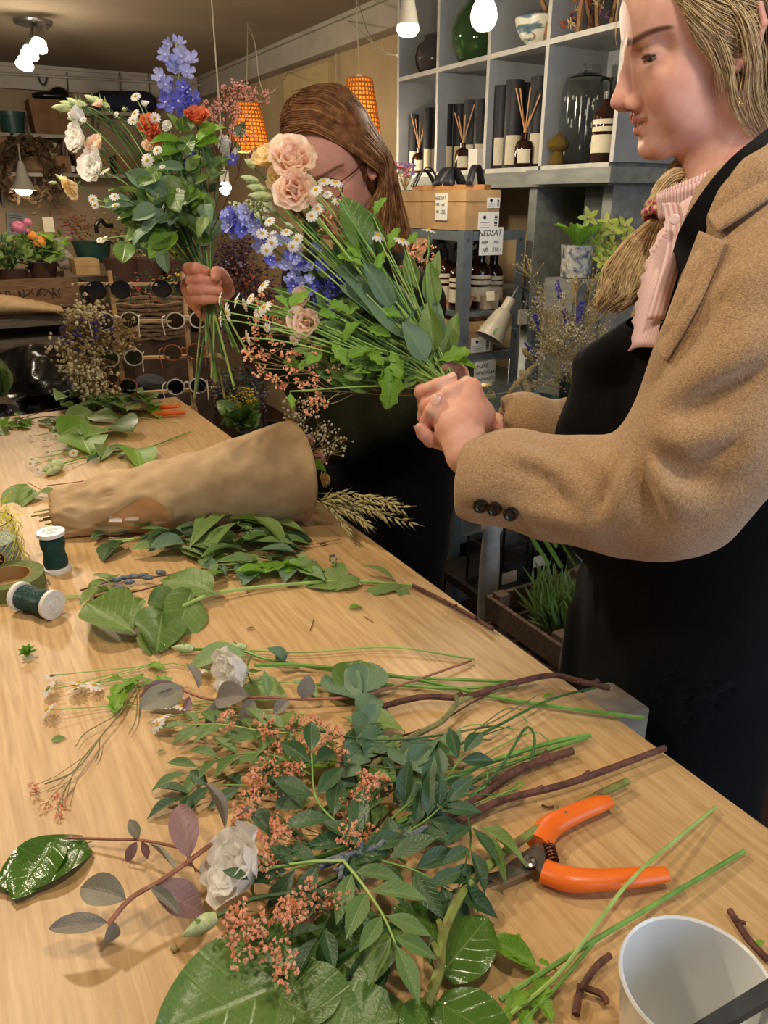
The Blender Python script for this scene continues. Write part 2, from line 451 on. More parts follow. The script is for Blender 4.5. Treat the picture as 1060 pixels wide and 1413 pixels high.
tr=MB().box((WALL_X-0.09,-1.6,CEIL-0.13),(WALL_X,WALL_Y,CEIL));tr.box((WALL_X-0.11,-1.6,CEIL-0.02),(WALL_X,WALL_Y,CEIL))
struct(tr.build('trim_1',m_trim))
tr=MB().box((-3.2,WALL_Y-0.06,CEIL-0.15),(WALL_X-.1,WALL_Y,CEIL));tr.box((-3.2,WALL_Y-0.08,CEIL-0.02),(WALL_X-.1,WALL_Y,CEIL))
struct(tr.build('trim_2',m_trim))
# cream panelled door in the right wall
m_door=M('door_paint','#b79f70','#c2aa7b',4,0.6)
a=AX(398,100,WALL_X);b=AX(461,100,WALL_X)
dtop=AX(460,86,WALL_X).z;y1,y0=a.y,b.y
d=MB()
for lo,hi in(((WALL_X-.035,y0,0),(WALL_X,y0+.09,dtop)),((WALL_X-.035,y1-.09,0),(WALL_X,y1,dtop)),((WALL_X-.035,y0+.09,dtop-.09),(WALL_X,y1-.09,dtop))):d.box(lo,hi)
door=struct(d.build('door_1',m_door))
MB().box((WALL_X-.02,y0+.09,0),(WALL_X-.005,y1-.09,dtop-.09)).build('door_leaf',m_door,door)
MB().box((WALL_X-.026,y0+.2,1.0),(WALL_X-.019,y1-.2,dtop-.38)).build('pane',M('dark_glass','#1d1a17',rough=0.15),door)

# ------------------------------------------------------------------ the work table
def wood_mat(name,c1,c2,c3,grain=(1.2,14,14),scale=3.0,rough=0.45):
    if name in MATS:return MATS[name]
    m=bpy.data.materials.new(name);m.use_nodes=True;MATS[name]=m
    N=m.node_tree.nodes;L=m.node_tree.links;b=N['Principled BSDF']
    tc=N.new('ShaderNodeTexCoord');mp=N.new('ShaderNodeMapping');mp.inputs['Scale'].default_value=grain;L.new(tc.outputs['Object'],mp.inputs[0])
    n1=N.new('ShaderNodeTexNoise');n1.inputs['Scale'].default_value=scale;n1.inputs['Detail'].default_value=8;n1.inputs['Distortion'].default_value=0.4;L.new(mp.outputs[0],n1.inputs['Vector'])
    n2=N.new('ShaderNodeTexNoise');n2.inputs['Scale'].default_value=2.3;n2.inputs['Detail'].default_value=3;L.new(tc.outputs['Object'],n2.inputs['Vector'])
    r=N.new('ShaderNodeValToRGB');r.color_ramp.elements[0].position=0.3;r.color_ramp.elements[1].position=0.7
    r.color_ramp.elements[0].color=lin(c1);r.color_ramp.elements[1].color=lin(c2);L.new(n1.outputs[0],r.inputs[0])
    r2=N.new('ShaderNodeValToRGB');r2.color_ramp.elements[0].position=0.45;r2.color_ramp.elements[1].position=0.75
    r2.color_ramp.elements[0].color=(0,0,0,1);r2.color_ramp.elements[1].color=(0.55,0.55,0.55,1);L.new(n2.outputs[0],r2.inputs[0])
    mx=N.new('ShaderNodeMix');mx.data_type='RGBA';L.new(r2.outputs[0],mx.inputs['Factor']);L.new(r.outputs[0],mx.inputs['A']);mx.inputs['B'].default_value=lin(c3)
    L.new(mx.outputs['Result'],b.inputs['Base Color'])
    b.inputs['Roughness'].default_value=rough
    bp=N.new('ShaderNodeBump');bp.inputs['Strength'].default_value=0.12;bp.inputs['Distance'].default_value=0.003;L.new(n1.outputs[0],bp.inputs['Height']);L.new(bp.outputs[0],b.inputs['Normal'])
    return m
m_table=wood_mat('plywood_top','#b08a58','#d0ae7c','#bd9868',grain=(34,2.4,20),scale=4)
m_ply_edge=M('plywood_edge','#c9b083','#a98757',60,0.6,stretch=(1,1,40))
m_greywood=wood_mat('grey_wood','#75695a','#9a8c79','#83786a',grain=(2,10,10),scale=4,rough=0.7)
TX1,TY1,TX0,TY0=0.625,2.43,-0.80,-0.75
tb=thing('work_table','long plywood work table strewn with cut flowers and leaves','table',((TX0+TX1)/2,(TY0+TY1)/2,0))
MB().box((TX0,TY0,TABLE_Z-0.021),(TX1,TY1,TABLE_Z)).build('table_top',m_table,tb)
MB().box((TX1,TY0,TABLE_Z-0.021),(TX1+.0015,TY1,TABLE_Z-.0008)).build('edge_band',m_ply_edge,tb)
def trestle(name,label,y,wide):
    t=thing(name,label,'trestle',(0,y,0),'trestles under the work table')
    MB().obox((-.1+wide/2,y,TABLE_Z-.021-.045),I3,(0.68+wide/2,0.036,0.0445),bev=.004).build('beam',m_greywood,t)
    for sx in(-1,1):
        for sy in(-1,1):
            a_=V(-.1+sx*.62+(wide if sx>0 else 0),y+sy*.03,TABLE_Z-.1);b_=V(-.1+sx*.72+(wide if sx>0 else 0),y+sy*.26,0.0)
            R=frame(b_-a_,(1,0,0));MB().obox((a_+b_)/2,R,(.045,.02,(b_-a_).length/2-.01)).build('leg',m_greywood,t)
    return t
trestle('wooden_trestle','grey weathered trestle end jutting past the near table edge',T(800,985).y+.02,.125)
trestle('wooden_trestle','weathered trestle hidden under the far end of the table',1.95,-.05)
# ================================================================== the woman in the camel coat
HO=np.array((0.829,0.692,1.6557));HS=1.03
def euler_frame(yaw,pitch,roll):
    return np.array(Matrix.Rotation(yaw,3,'Z')@Matrix.Rotation(pitch,3,'Y')@Matrix.Rotation(roll,3,'X'))
HR=euler_frame(2.5482,0.2566,-0.1396)
def hw(p):return Vector(HO+HR@(np.array(p,float)*HS)) # head place to room place
def to_head(p):return(HR.T@(np.array(p,float)-HO))/HS
near=thing('person','person in a camel wool coat and black apron holding out a bouquet','person',(0.80,0.62,0))
skin=skin_mat('skin_near')

def head_field(h=0.0013,neck_to=(-.055,0,-.21),seed=0,nose=1.0):
    F=Field((-.125,-.10,-.215),(.125,.10,.135),h)
    F.ell((-.012,0,.028),(.095,.075,.092),0)
    F.ell((.034,0,.036),(.052,.057,.046),.03)
    F.ell((.030,0,-.025),(.051,.055,.075),.03)
    F.ell((.033,0,-.072),(.042,.043,.034),.025)
    F.ell((.072,0,-.094),(.0135,.018,.014),.02)
    for s in(-1,1):
        F.cap((.0,s*.050,-.070),(.062,s*.020,-.095),.014,.010,.02) # jaw
        F.ell((.050,s*.041,-.027),(.020,.016,.015),.02) # cheek bone
        F.ell((.036,s*.041,-.052),(.028,.018,.030),.022);F.ell((.047,s*.033,-.050),(.019,.017,.021),.018) # cheek
        F.cap((.078,s*.012,.018),(.062,s*.040,.020),.0078,.0065,.014) # brow
    F.ell((.062,0,-.066),(.0215,.0215,.021),.015) # muzzle
    for s in(-1,1):
        F.ell((.0855,s*.026,.003),(.0095,.014,.0085),.012,'s');F.ell((.072,s*.056,.004),(.016,.010,.014),.012,'s') # socket
        ec=np.array((.0618,s*.0320,.0));sp=lambda az,el,r:ec+r*np.array((math.cos(el)*math.cos(az),s*math.sin(az)*math.cos(el),math.sin(el)))
        F.ell(ec,(.0142,.0150,.0140),.007) # lids
        azs=[math.radians(q)for q in(-44,-22,0,22,44,62)]
        F.chain([sp(a,math.radians(e),.0142)for a,e in zip(azs,(-14,-9,-8,-8,-9,-9))],[.0014,.0038,.0046,.0046,.0040,.0016],.0008,'s') # opening
        F.chain([sp(a,math.radians(e),.0140)for a,e in zip(azs,(-6,9,13,13,9,2))],[.0012,.0016,.0018,.0018,.0018,.0016],.002) # upper lid edge
        F.chain([sp(a,math.radians(e),.0136)for a,e in zip(azs,(-24,-28,-29,-28,-26,-16))],[.0010,.0012,.0013,.0013,.0012,.001],.003) # lower lid
    n=nose
    F.cap((.0835,0,.007),(.0985,0,-.028),.0062,.0074,.012)
    F.cap((.076,0,-.002),(.083,0,-.038),.009,.0125,.01)
    F.ell((.1015,0,-.0375),(.0105,.0094,.0090),.008)
    for s in(-1,1):
        F.ell((.0860,s*.0118,-.0425),(.0125,.0068,.0090),.005)
        F.ell((.0940,s*.0098,-.0510),(.0088,.0048,.0040),.002,'s')
    F.cap((.084,0,-.0495),(.0985,0,-.0455),.0042,.004,.006)
    # lips
    U=[(.066,.0235,-.0605),(.0775,.0125,-.0606),(.0848,.004,-.0592),(.0842,0,-.0598),(.0848,-.004,-.0592),(.0775,-.0125,-.0606),(.066,-.0235,-.0605)]
    Lo=[(.0675,.0225,-.0630),(.0765,.012,-.0730),(.0825,0,-.0750),(.0765,-.012,-.0730),(.0675,-.0225,-.0630)]
    F.chain(U,[.002,.0040,.0048,.0048,.0048,.0040,.002],.005)
    F.chain(Lo,[.0024,.0052,.0064,.0052,.0024],.005)
    F.chain([(.0685,.0265,-.0596),(.0785,.0145,-.0655),(.0850,0,-.0674),(.0785,-.0145,-.0655),(.0685,-.0265,-.0596)],[.0016,.0034,.0034,.0034,.0016],.001,'s')
    F.ell((.0885,0,-.0555),(.004,.003,.006),.004,'s')
    F.ell((.0875,0,-.0840),(.006,.014,.0040),.008,'s')
    for s in(-1,1):
        F.cap((.064,s*.0285,-.0565),(.061,s*.030,-.063),.0018,.0016,.006,'s');F.ell((.058,s*.034,-.040),(.016,.014,.014),.014)
        # ear
        RE=np.array(Matrix.Rotation(math.radians(-14),3,'Y')@Matrix.Rotation(s*math.radians(-18),3,'Z'))
        e=np.array((-.010,s*.077,-.004));w_=lambda q:e+RE@np.array((q[0],s*q[1],q[2]))
        F.ell(e,(.0155,.0045,.027),.006,R=RE)
        hel=[(.012,.001,-.004),(.013,.004,.016),(.004,.006,.029),(-.010,.007,.026),(-.017,.007,.010),(-.015,.006,-.006),(-.008,.005,-.020),(.002,.003,-.028),(.008,.001,-.020)]
        F.chain([w_(q)for q in hel],[.003,.0032,.0034,.0034,.0034,.0032,.0036,.0052,.004],.003)
        F.ell(w_((.002,.006,-.006)),(.008,.006,.010),.004,'s',R=RE)
        F.cap(w_((.011,.003,-.003)),w_((.010,.004,-.010)),.003,.003,.003)
    F.cap((-.022,0,-.050),neck_to,.049,.052,.02)
    F.cap((.012,0,-.105),(neck_to[0]+.03,neck_to[1],neck_to[2]),.020,.030,.03)
    return F
def face_tint(P,skin_c='#e2b4a6',lip='#b9605a',brow='#634838',hair='#9a7f58'):
    s=np.array(lin(skin_c)[:3]);C=np.tile(s,(len(P),1))
    def mix(w,c):w=np.clip(w,0,1)[:,None];C[:]=C*(1-w)+np.array(lin(c)[:3])*w
    for q in(-1,1):
        mix(.55*gauss(P,(.062,q*.040,-.034),(.03,.022,.020)),'#cf8671')
        mix(.35*gauss(P,(.074,q*.030,.009),(.02,.018,.006)),'#a8795f')
        mix(.30*gauss(P,(.074,q*.030,-.010),(.02,.018,.005)),'#b27d6c')
    mix(.5*gauss(P,(.102,0,-.042),(.014,.018,.012)),'#cc7f6c')
    mix(.35*gauss(P,(.07,0,-.1),(.03,.02,.014)),'#d28d74')
    mix(.35*(np.abs(P[:,1])>.068)*(P[:,0]<.02),'#cf8a76')
    ax,ay,az=P[:,0],np.abs(P[:,1]),P[:,2]
    # lips
    t=np.clip(ay/.0235,0,1);zu=-.0555-.0045*t;zl=-.0795+.0145*t**1.6
    inl=(ax>.0640+0*ax)&(ay<.0240)&(az<zu+.0008*np.cos(ay/.004))&(az>zl)&(ax>.0868-.0195*t**1.5-.008)
    mix(inl*.62,lip)
    # brows
    tb=np.clip((.086-ax)/.034,0,1);zb=.0188+.0050*np.sin(np.pi*.80*tb**.8)
    wb=.0040*(1-.55*tb)
    inb=np.exp(-((az-zb)/wb)**4)*(ay>.008)*np.clip((ax-.051)/.006,0,1)
    mix(inb*.95,brow)
    # lash line
    inb=np.exp(-((az-.0022)/.0018)**2)*np.exp(-((ay-.033)/.0130)**6)*(ax>.06)
    mix(inb*.8,'#33241c')
    crs=np.exp(-((az-.0080-.004*np.clip((ay-.02)/.03,0,1))/.0012)**2)*np.exp(-((ay-.034)/.014)**6)*(ax>.055)  # upper lid crease: its shade is painted into the tint, not carved
    mix(crs*.35,'#7a5140')
    nos=gauss(P,(.0930,.0072,-.0485),(.006,.0035,.0035))+gauss(P,(.0930,-.0072,-.0485),(.006,.0035,.0035))  # nostrils: the shade inside them painted dark into the tint
    mix(nos*.8,'#5a2a22')
    return C
F=head_field(neck_to=(-.012,.048,-.19))
nb=to_head(D(990,262,.875))
hP,hQ=F.surface(1);hC=face_tint(hP)
hPw=(hP*HS)@HR.T+HO
# --- both hands, laid out around the stems they hold
def H(cx,cy,d):return D(560+cx*160/1060,490+cy*160/1060,d)
HD=.925
pts=[H(0,0,HD),H(1060,1060,HD),H(0,1060,HD+.07),H(1060,0,HD-.06)]
c0=np.array(H(470,480,HD+.01))
F=Field(c0-np.array((.095,.095,.085)),c0+np.array((.095,.095,.085)),.0015)
def fing(pl,rs,k=.004):F.chain([np.array(H(*p))for p in pl],rs,k)
# far hand: back of the hand behind the stems, fingers come round on the left
F.chain([np.array(H(*p))for p in((250,450,.965),(420,620,.965),(600,700,.985),(800,690,1.005))],[.020,.026,.024,.024],.01)
F.chain([np.array(H(*p))for p in((190,560,.95),(300,700,.955),(420,760,.96))],[.012,.018,.018],.012)
fing([(175,420,.958),(145,335,.928),(300,270,.910),(425,213,.912)],[.0095,.0088,.0080,.0066])
fing([(230,560,.958),(185,470,.925),(380,345,.905),(555,245,.905)],[.0095,.0088,.0080,.0064])
fing([(300,690,.95),(200,600,.920),(240,500,.903),(288,395,.898)],[.0095,.0086,.0076,.0062])
fing([(400,770,.95),(230,775,.922),(165,720,.912),(128,668,.908)],[.0105,.0086,.0078,.0064])
fing([(560,330,.975),(500,170,.965),(430,110,.955),(375,105,.945)],[.012,.0098,.0092,.0078])
# near hand: wrist, back of the hand and thumb, its finger tips show on the right
F.chain([np.array(H(*p))for p in((560,900,.900),(520,740,.905),(480,600,.908),(560,450,.915))],[.026,.024,.0225,.018],.012)
F.chain([np.array(H(*p))for p in((380,640,.905),(440,500,.912),(560,400,.915))],[.010,.010,.010],.014)
fing([(560,480,.910),(590,370,.905),(612,290,.905),(655,355,.915)],[.0140,.0108,.0092,.0076],.006)
F.chain([np.array(H(*p))for p in((600,520,.915),(650,560,.930),(640,640,.935))],[.020,.020,.018],.012)
fing([(640,430,.940),(690,450,.942),(735,530,.935)],[.009,.0085,.0070])
fing([(650,560,.945),(740,560,.942),(790,625,.930)],[.009,.0082,.0066])
fing([(690,640,.950),(780,640,.942),(850,682,.930)],[.009,.0076,.0060])
# creases at the wrist
for q in range(3):
    F.cap(np.array(H(640+q*10,610+q*22,.884)),np.array(H(720,618+q*20,.895)),.0012,.001,.003,'s')
aP,aQ=F.surface(2)
# tints for the hands: rosy knuckles and tips, pale nails
aC=np.tile(np.array(lin('#e0b09c')[:3]),(len(aP),1))
def spot(p,r,c,w):
    g=(w*np.exp(-(((aP-np.array(p))**2).sum(1))/r**2))[:,None];aC[:]=aC*(1-g)+np.array(lin(c)[:3])*g
for p in((145,335,.92),(185,470,.917),(200,600,.912),(170,720,.905),(128,668,.90),(288,395,.89),(735,530,.93),(790,625,.925),(850,682,.925),(500,170,.955),(375,100,.94),(612,290,.90)):
    spot(H(*p),.011,'#c9826d',.6)
for p in((640,450,.90),(480,560,.89)):spot(H(*p),.02,'#d79a82',.5)
# the rest of the body, mostly under cloth
F=Field((.40,.28,.02),(1.15,1.0,1.6),.011)
npos=np.array(D(990,262,.875));fdir=np.array((-.79,.613,0));ldir=np.array((-.613,-.79,0))
F.cap(npos+(0,0,-.03)-fdir*.02,npos+(0,0,-.10)-fdir*.03,.045,.06,.02)
chest=npos-fdir*.035+np.array((.0,.0,-.23));pel=np.array((.915,.655,.93))
RB=np.stack([fdir,ldir,(0,0,1)],1)
F.ell(chest,(.085,.14,.18),.03,R=RB);F.ell((chest+pel)/2,(.085,.125,.22),.05,R=RB);F.ell(pel,(.10,.16,.15),.05,R=RB)
shL=np.array(D(1058,330,.735));elL=np.array(D(925,672,.785));wrL=np.array(H(560,900,.900))
shR=npos+ldir*-.165+(0,0,-.06);elR=np.array(D(880,640,1.02));wrR=np.array(H(800,690,1.005))
F.chain([chest+(0,0,.10),shL,elL,wrL],[.03,.03,.028,.022],.02);F.chain([chest+(0,0,.10),shR,elR,wrR],[.03,.03,.028,.022],.02)
for s in(-1,1):
    hip=pel+ldir*s*.09;kn=hip+fdir*.02+(0,0,-.42);an=kn+fdir*-.03+(0,0,-.42)
    F.chain([hip,kn,an],[.085,.055,.04],.03);F.cap(an+(0,0,-.03),an+fdir*.15+(0,0,-.045),.035,.03,.02)
bP,bQ=F.surface(1)
me=np_mesh('body',[(hPw,hQ,0),(aP,aQ,0),(bP,bQ,0)],[skin],near.location,np.concatenate([hC,aC,np.tile(SKIN,(len(bP),1))]))
body=link('body',me,near)
# eyes, teeth, nails
m_eyew=M('eye_white','#e6ddd2',rough=.12);m_iris=M('iris','#5a6a70','#33424a',300,.1);m_pupil=M('pupil','#0a0a0a',rough=.05)
def eyes(person,tow,look,R,S,r=.0122):
    for s in(-1,1):
        c=(.0618,s*.0320,.0);g=Vector(look).normalized();gw=R@np.array(g)
        e=MB().ball(tow(c),r*S,20,14).build('eye',m_eyew,person)
        RR=frame(Vector(gw))
        MB().lathe([(.0001,r*.995*S+.0012),(.0022,r*.975*S+.0012),(.0025,r*.975*S+.0010)][::-1],tow(c),RR,16).build('pupil',m_pupil,e)
        MB().lathe([(.0058,r*.85*S),(.0056,r*.90*S),(.004,r*.955*S),(.0022,r*.985*S),(.0001,r*.995*S)],tow(c),RR,18).build('iris',m_iris,e)
def lashes(person,tow,m):
    for s in(-1,1):
        mb=MB();c=np.array((.0618,s*.0320,0))
        for i in range(34):
            az=math.radians(-38+98*i/33);el=math.radians(9+3*math.sin(i*.1));d=np.array((math.cos(el)*math.cos(az),s*math.sin(az)*math.cos(el),math.sin(el)))
            p0=c+d*.0146;p1=c+d*.0185+np.array((0,0,-.0030));p2=c+d*.0215+np.array((0,s*.0012,-.0034))
            mb.tube([tow(p0),tow(p1),tow(p2)],[.00045,.00035,.0001],4,cap=False)
        mb.build('eyelashes',m,person)
lashes(near,hw,M('lash','#1c130e',rough=.6))
eyes(near,hw,(1,.10,-.35),HR,HS)
m_teeth=M('teeth','#e8ddd0',rough=.15,sss=.05)
for i in range(-4,5):
    a=i*.26;c=(.0590+.0235*math.cos(a),.0248*math.sin(a),-.0652)
    R=Matrix(HR.tolist())@Matrix.Rotation(a,3,'Z')
    MB().obox(hw(c),R,(.002,.0034,.0052),bev=.001).build('tooth',m_teeth,near)
m_nail=M('nail','#e2b4a2','#ebc3b2',200,.18)
def nail(person,tip,frm,up,ln=.0105,wd=.0056,m=None):
    t=(Vector(tip)-Vector(frm)).normalized();upv=Vector(up);upv=(upv-t*upv.dot(t)).normalized();sd=t.cross(upv);P=[]
    for i in range(7):
        q=i/6;wq=wd*(1-.35*max(0,(q-.6)/.4)**2)*(0.8+.2*min(1,q*4));row=[]
        for j in range(5):
            b=(j-2)/2;row.append(Vector(tip)+t*(ln*(q-.72))+sd*(b*wq)+upv*(.0012-.0022*b*b-.0012*max(0,q-.6)))
        P.append(row)
    mb=MB().grid(P);mb.grid([[p-upv*.001 for p in reversed(r)]for r in P]);return mb.build('nail',m or m_nail,person)
toc=-np.array(FWD)
for tp,fr,up,r in(((425,213,.912),(300,270,.910),toc*.6+np.array(UP)*.8,.0066),((555,245,.905),(380,345,.905),toc*.7+np.array(UP)*.7,.0064),((288,395,.898),(240,500,.903),toc*.9-np.array(RIGHT)*.3,.0062),
                      ((128,668,.908),(165,720,.912),toc*.5-np.array(RIGHT)*.8,.0064),((790,625,.930),(740,560,.942),toc*.8-np.array(RIGHT)*.5,.0066),((850,682,.930),(780,640,.942),toc*.8-np.array(UP)*.4,.006)):
    u=Vector(up).normalized();n_=nail(near,H(*tp)+u*(r-.0004),H(*fr)+u*(r-.0004),u)
# ------------------------------------------------------------------ her coat
m_coat=M('camel_wool','#a07d5a','#bf9c72',420,.95,bump=.5,bscale=900,sheen=.35,spec=.1)
m_black=M('black_cotton','#08080a','#0d0d10',300,.9,bump=.15,bscale=600,sheen=.04,spec=.15)
m_btn=M('horn_button','#15100d','#2a1d15',200,.2)
pa=lambda u,v,d:np.array(D(u,v,d))
F=Field((.40,.24,.62),(1.22,1.05,1.58),.0062)
# torso
tor=npos-fdir*.045
F.ell(tor+(0,0,-.22),(.125,.185,.235),0,R=RB)
F.ell(tor+(0,0,-.42),(.13,.185,.26),.06,R=RB)
hipc=np.array((.915,.655,tor[2]));F.ell(hipc+(0,0,-.56),(.108,.165,.22),.06,R=RB)
F.chain([tor-fdir*.0+ldir*.05+(0,0,-.055),pa(1040,300,.775),pa(1085,380,.745)],[.045,.055,.075],.04)
F.chain([tor-ldir*.05+(0,0,-.055),tor-ldir*.15+(0,0,-.09)],[.04,.06],.04)
# near sleeve
SL=[(640,652,.915,.0505),(700,662,.895,.052),(780,676,.865,.055),(860,686,.832,.060),(935,672,.795,.068),(985,600,.775,.076),(1030,500,.760,.083),(1075,390,.745,.085)]
F.chain([pa(*p[:3])for p in SL],[p[3]for p in SL],.03)
# far sleeve
SR=[(680,580,1.005,.030),(720,586,1.01,.038),(800,596,1.03,.043),(900,640,1.05,.06)]
F.chain([pa(*p[:3])for p in SR],[p[3]for p in SR],.02)
F.chain([pa(900,640,1.05),tor-ldir*.17+(0,0,-.12)],[.06,.075],.03)
# folds of the near sleeve, laid on its surface: ridges and hollows at the bend and along the forearm
def hit(G,u,v,d0=.45,d1=1.3,off=0.0):
    """depth at which the view ray meets the solid"""
    r=np.array(ray(u,v));d=np.arange(d0,d1,.002);P=np.array(CAM)[None]+d[:,None]*r[None]
    I=np.round((P-G.lo)/G.h).astype(int);ok=((I>=0)&(I<G.n)).all(1);I=np.clip(I,0,G.n-1)
    b=ok&(G.f[I[:,0],I[:,1],I[:,2]]<off)
    return float(d[np.argmax(b)])if b.any()else None
G0=F.copy()
def fold(pl,r,op,k,sink):
    q=bez([V(u,v,0)for u,v in pl],4);n=len(q)-1;C=[];R_=[]
    for i,p in enumerate(q):
        h_=hit(G0,p.x,p.y)
        if h_ is None:continue
        w_=math.sin(math.pi*(.08+.84*i/n));C.append((p.x,p.y,h_));R_.append(r*(.30+.70*w_))
    H_=[c[2]for c in C]
    for _ in range(4):H_=[H_[0]]+[(H_[i-1]+2*H_[i]+H_[i+1])/4 for i in range(1,len(H_)-1)]+[H_[-1]]
    F.dent([np.array(D(c[0],c[1],h_))for c,h_ in zip(C,H_)],r*k,r*1.25)
for pl,r in(([(876,622),(860,668),(842,720)],.011),([(894,620),(908,655),(935,684),(965,692)],.014),([(918,560),(958,528),(1005,498),(1060,462)],.015),([(905,590),(935,605),(975,610),(1020,590)],.014),
              ([(690,622),(750,640),(800,672),(825,715)],.009),([(952,478),(985,430),(1025,395),(1060,370)],.013),([(800,628),(830,640),(845,665)],.008),([(700,700),(770,715),(830,728)],.008),([(1000,640),(1035,610),(1060,570)],.012)):
    fold(pl,r,'u',-1.4,0)
for pl,r in(([(880,612),(888,650),(897,690),(902,720)],.0085),([(905,606),(918,632),(945,655),(985,662)],.0085),([(862,625),(845,668),(826,712)],.0065),([(925,582),(965,556),(1010,530),(1058,500)],.0085),([(940,500),(965,455),(1000,415),(1045,385)],.0080),([(705,640),(755,662),(790,700)],.0055),([(960,625),(1000,622),(1040,590)],.008)):
    fold(pl,r*1.1,'s',2.3,0)
F.noise(.0022,38,3)
# sleeve mouths are cut open
def mouth(a,b,r_in,deep):
    a,b=np.array(a),np.array(b);t=(b-a)/np.linalg.norm(b-a)
    F.cap(a-t*.05,a+t*deep,r_in,r_in*.9,.004,'s')
n_=pa(640,652,.915)-pa(720,664,.89);n_/=np.linalg.norm(n_)
cutp=pa(643,652,.915)
sl,X,Y,Z=F.region(cutp-.11,cutp+.11)
g=-((X-cutp[0])*n_[0]+(Y-cutp[1])*n_[1]+(Z-cutp[2])*n_[2]);F.f[sl]=np.maximum(F.f[sl],-g)
mouth(cutp,pa(720,664,.89),.043,.012)
n2=pa(680,580,1.005)-pa(720,586,1.01);n2/=np.linalg.norm(n2);cut2=pa(684,581,1.005)
sl,X,Y,Z=F.region(cut2-.07,cut2+.055)
g=-((X-cut2[0])*n2[0]+(Y-cut2[1])*n2[1]+(Z-cut2[2])*n2[2]);F.f[sl]=np.maximum(F.f[sl],-g)
mouth(cut2,pa(720,586,1.01),.026,.012)
# the open neck: a wedge cut away down to the bib
def wedge(apex,up_,half,depth):
    pass
vtop=npos+fdir*.05+(0,0,.06)
F.chain([npos+(0,0,.10)+fdir*.01,npos+(0,0,-.02)+fdir*.035,npos+fdir*.10+(0,0,-.12),npos+fdir*.12+(0,0,-.22)],[.066,.062,.050,.022],.01,'s')
nk=np.array(hw((-.014,.046,-.172)));fb=np.array((-.79,.613,0));lb_=np.array((-.613,-.79,0))
for a0,a1 in zip(np.radians(np.arange(62,290,12)),np.radians(np.arange(74,302,12))):
    for dz in(-.045,-.02,.004):F.cap(nk+fb*.066*math.cos(a0)+lb_*.066*math.sin(a0)+(0,0,dz-.018*math.cos(a0)),nk+fb*.066*math.cos(a1)+lb_*.066*math.sin(a1)+(0,0,dz-.018*math.cos(a1)),.013,.013,.008)
coat_field=F.copy()
def on_coat(u,v,lift=0.0,default=.8):
    q=hit(coat_field,u,v);return D(u,v,(q if q is not None else default)-lift)
# lapel: collar and revers lie along the opening on the near side, with a notch between them
F.chain([np.array(on_coat(u,v,.002))for u,v in((1085,215),(1045,245),(1015,275),(992,300))],[.020,.020,.018,.012],.010)
F.chain([np.array(on_coat(u,v,.002))for u,v in((978,338),(968,372),(952,410),(932,450),(918,490))],[.008,.013,.013,.010,.005],.010)
F.dent([np.array(on_coat(u,v,.010))for u,v in((1085,262),(1045,285),(1012,306),(985,318))],.010,.008);F.dent([np.array(on_coat(u,v,.004))for u,v in((992,325),(990,352),(975,400),(950,450))],.008,.007)
P,Q=F.surface(2)
coat=link('coat',np_mesh('coat',[(P,Q,0)],[m_coat],near.location),near)
for i,(u,v)in enumerate(((663,703),(682,707),(705,714))):
    c=on_coat(u,v-5,.006,.88);n=-ray(u,v).normalized()-UP*.5
    MB().lathe([(.0001,-.003),(.0075,-.003),(.0088,0),(.0082,.0022),(.006,.0030),(.0045,.0018),(.0001,.0016)],c,frame(n),18).build('button',m_btn,coat)

def lapel(name,inner,outer,lift,th):
    A=bez([V(u,v,0)for u,v in inner],6);B=bez([V(u,v,0)for u,v in outer],6);rows=[]
    for a,b in zip(A,B):
        row=[]
        for j in range(9):
            t=j/8;p=a.lerp(b,t);row.append(V(p.x,p.y,hit(coat_field,p.x,p.y)or .79))
        rows.append(row)
    for _ in range(10):
        Z=[[q.z for q in r]for r in rows];n,m=len(rows),9
        for i in range(n):
            for j in range(m):rows[i][j].z=(Z[i][j]*2+Z[max(i-1,0)][j]+Z[min(i+1,n-1)][j]+Z[i][max(j-1,0)]+Z[i][min(j+1,m-1)])/6
    P=[[D(q.x,q.y,q.z-lift-.004*math.sin(math.pi*j/8))for j,q in enumerate(r)]for r in rows]
    o=MB().grid(P).build(name,m_coat,coat,sharp=180);so=o.modifiers.new('t','SOLIDIFY');so.thickness=th;so.offset=0;bv=o.modifiers.new('b','SUBSURF');bv.levels=1;bv.render_levels=1;return o
lapel('lapel',[(966,318),(955,348),(938,392),(920,440),(908,486)],[(1002,334),(992,362),(972,408),(946,456),(918,500)],.007,.006)
lapel('collar',[(1085,176),(1042,214),(1006,256),(976,300)],[(1092,254),(1055,280),(1020,303),(990,322)],.010,.007)

# ------------------------------------------------------------------ apron over the coat
F=Field((.52,.24,.06),(1.15,1.02,1.36),.0085)
base=Field((.52,.24,.06),(1.15,1.02,1.36),.0085)
for G,o in((F,.020),(base,.004)):
    G.ell(tor+(0,0,-.22),(.125+o,.180+o,.235),0,R=RB);G.ell(tor+(0,0,-.42),(.13+o,.18+o,.26),.06,R=RB)
    G.ell(hipc+(0,0,-.62),(.13+o,.19+o,.24),.06,R=RB)
    sk=np.array((.925,.665,tor[2]))
    G.cap(sk+(0,0,-.60)-ldir*.06,sk+(0,0,-1.35)-ldir*.07,.125+o,.155+o,.05);G.cap(sk+(0,0,-.60)+ldir*.06,sk+(0,0,-1.35)+ldir*.07,.125+o,.155+o,.05)
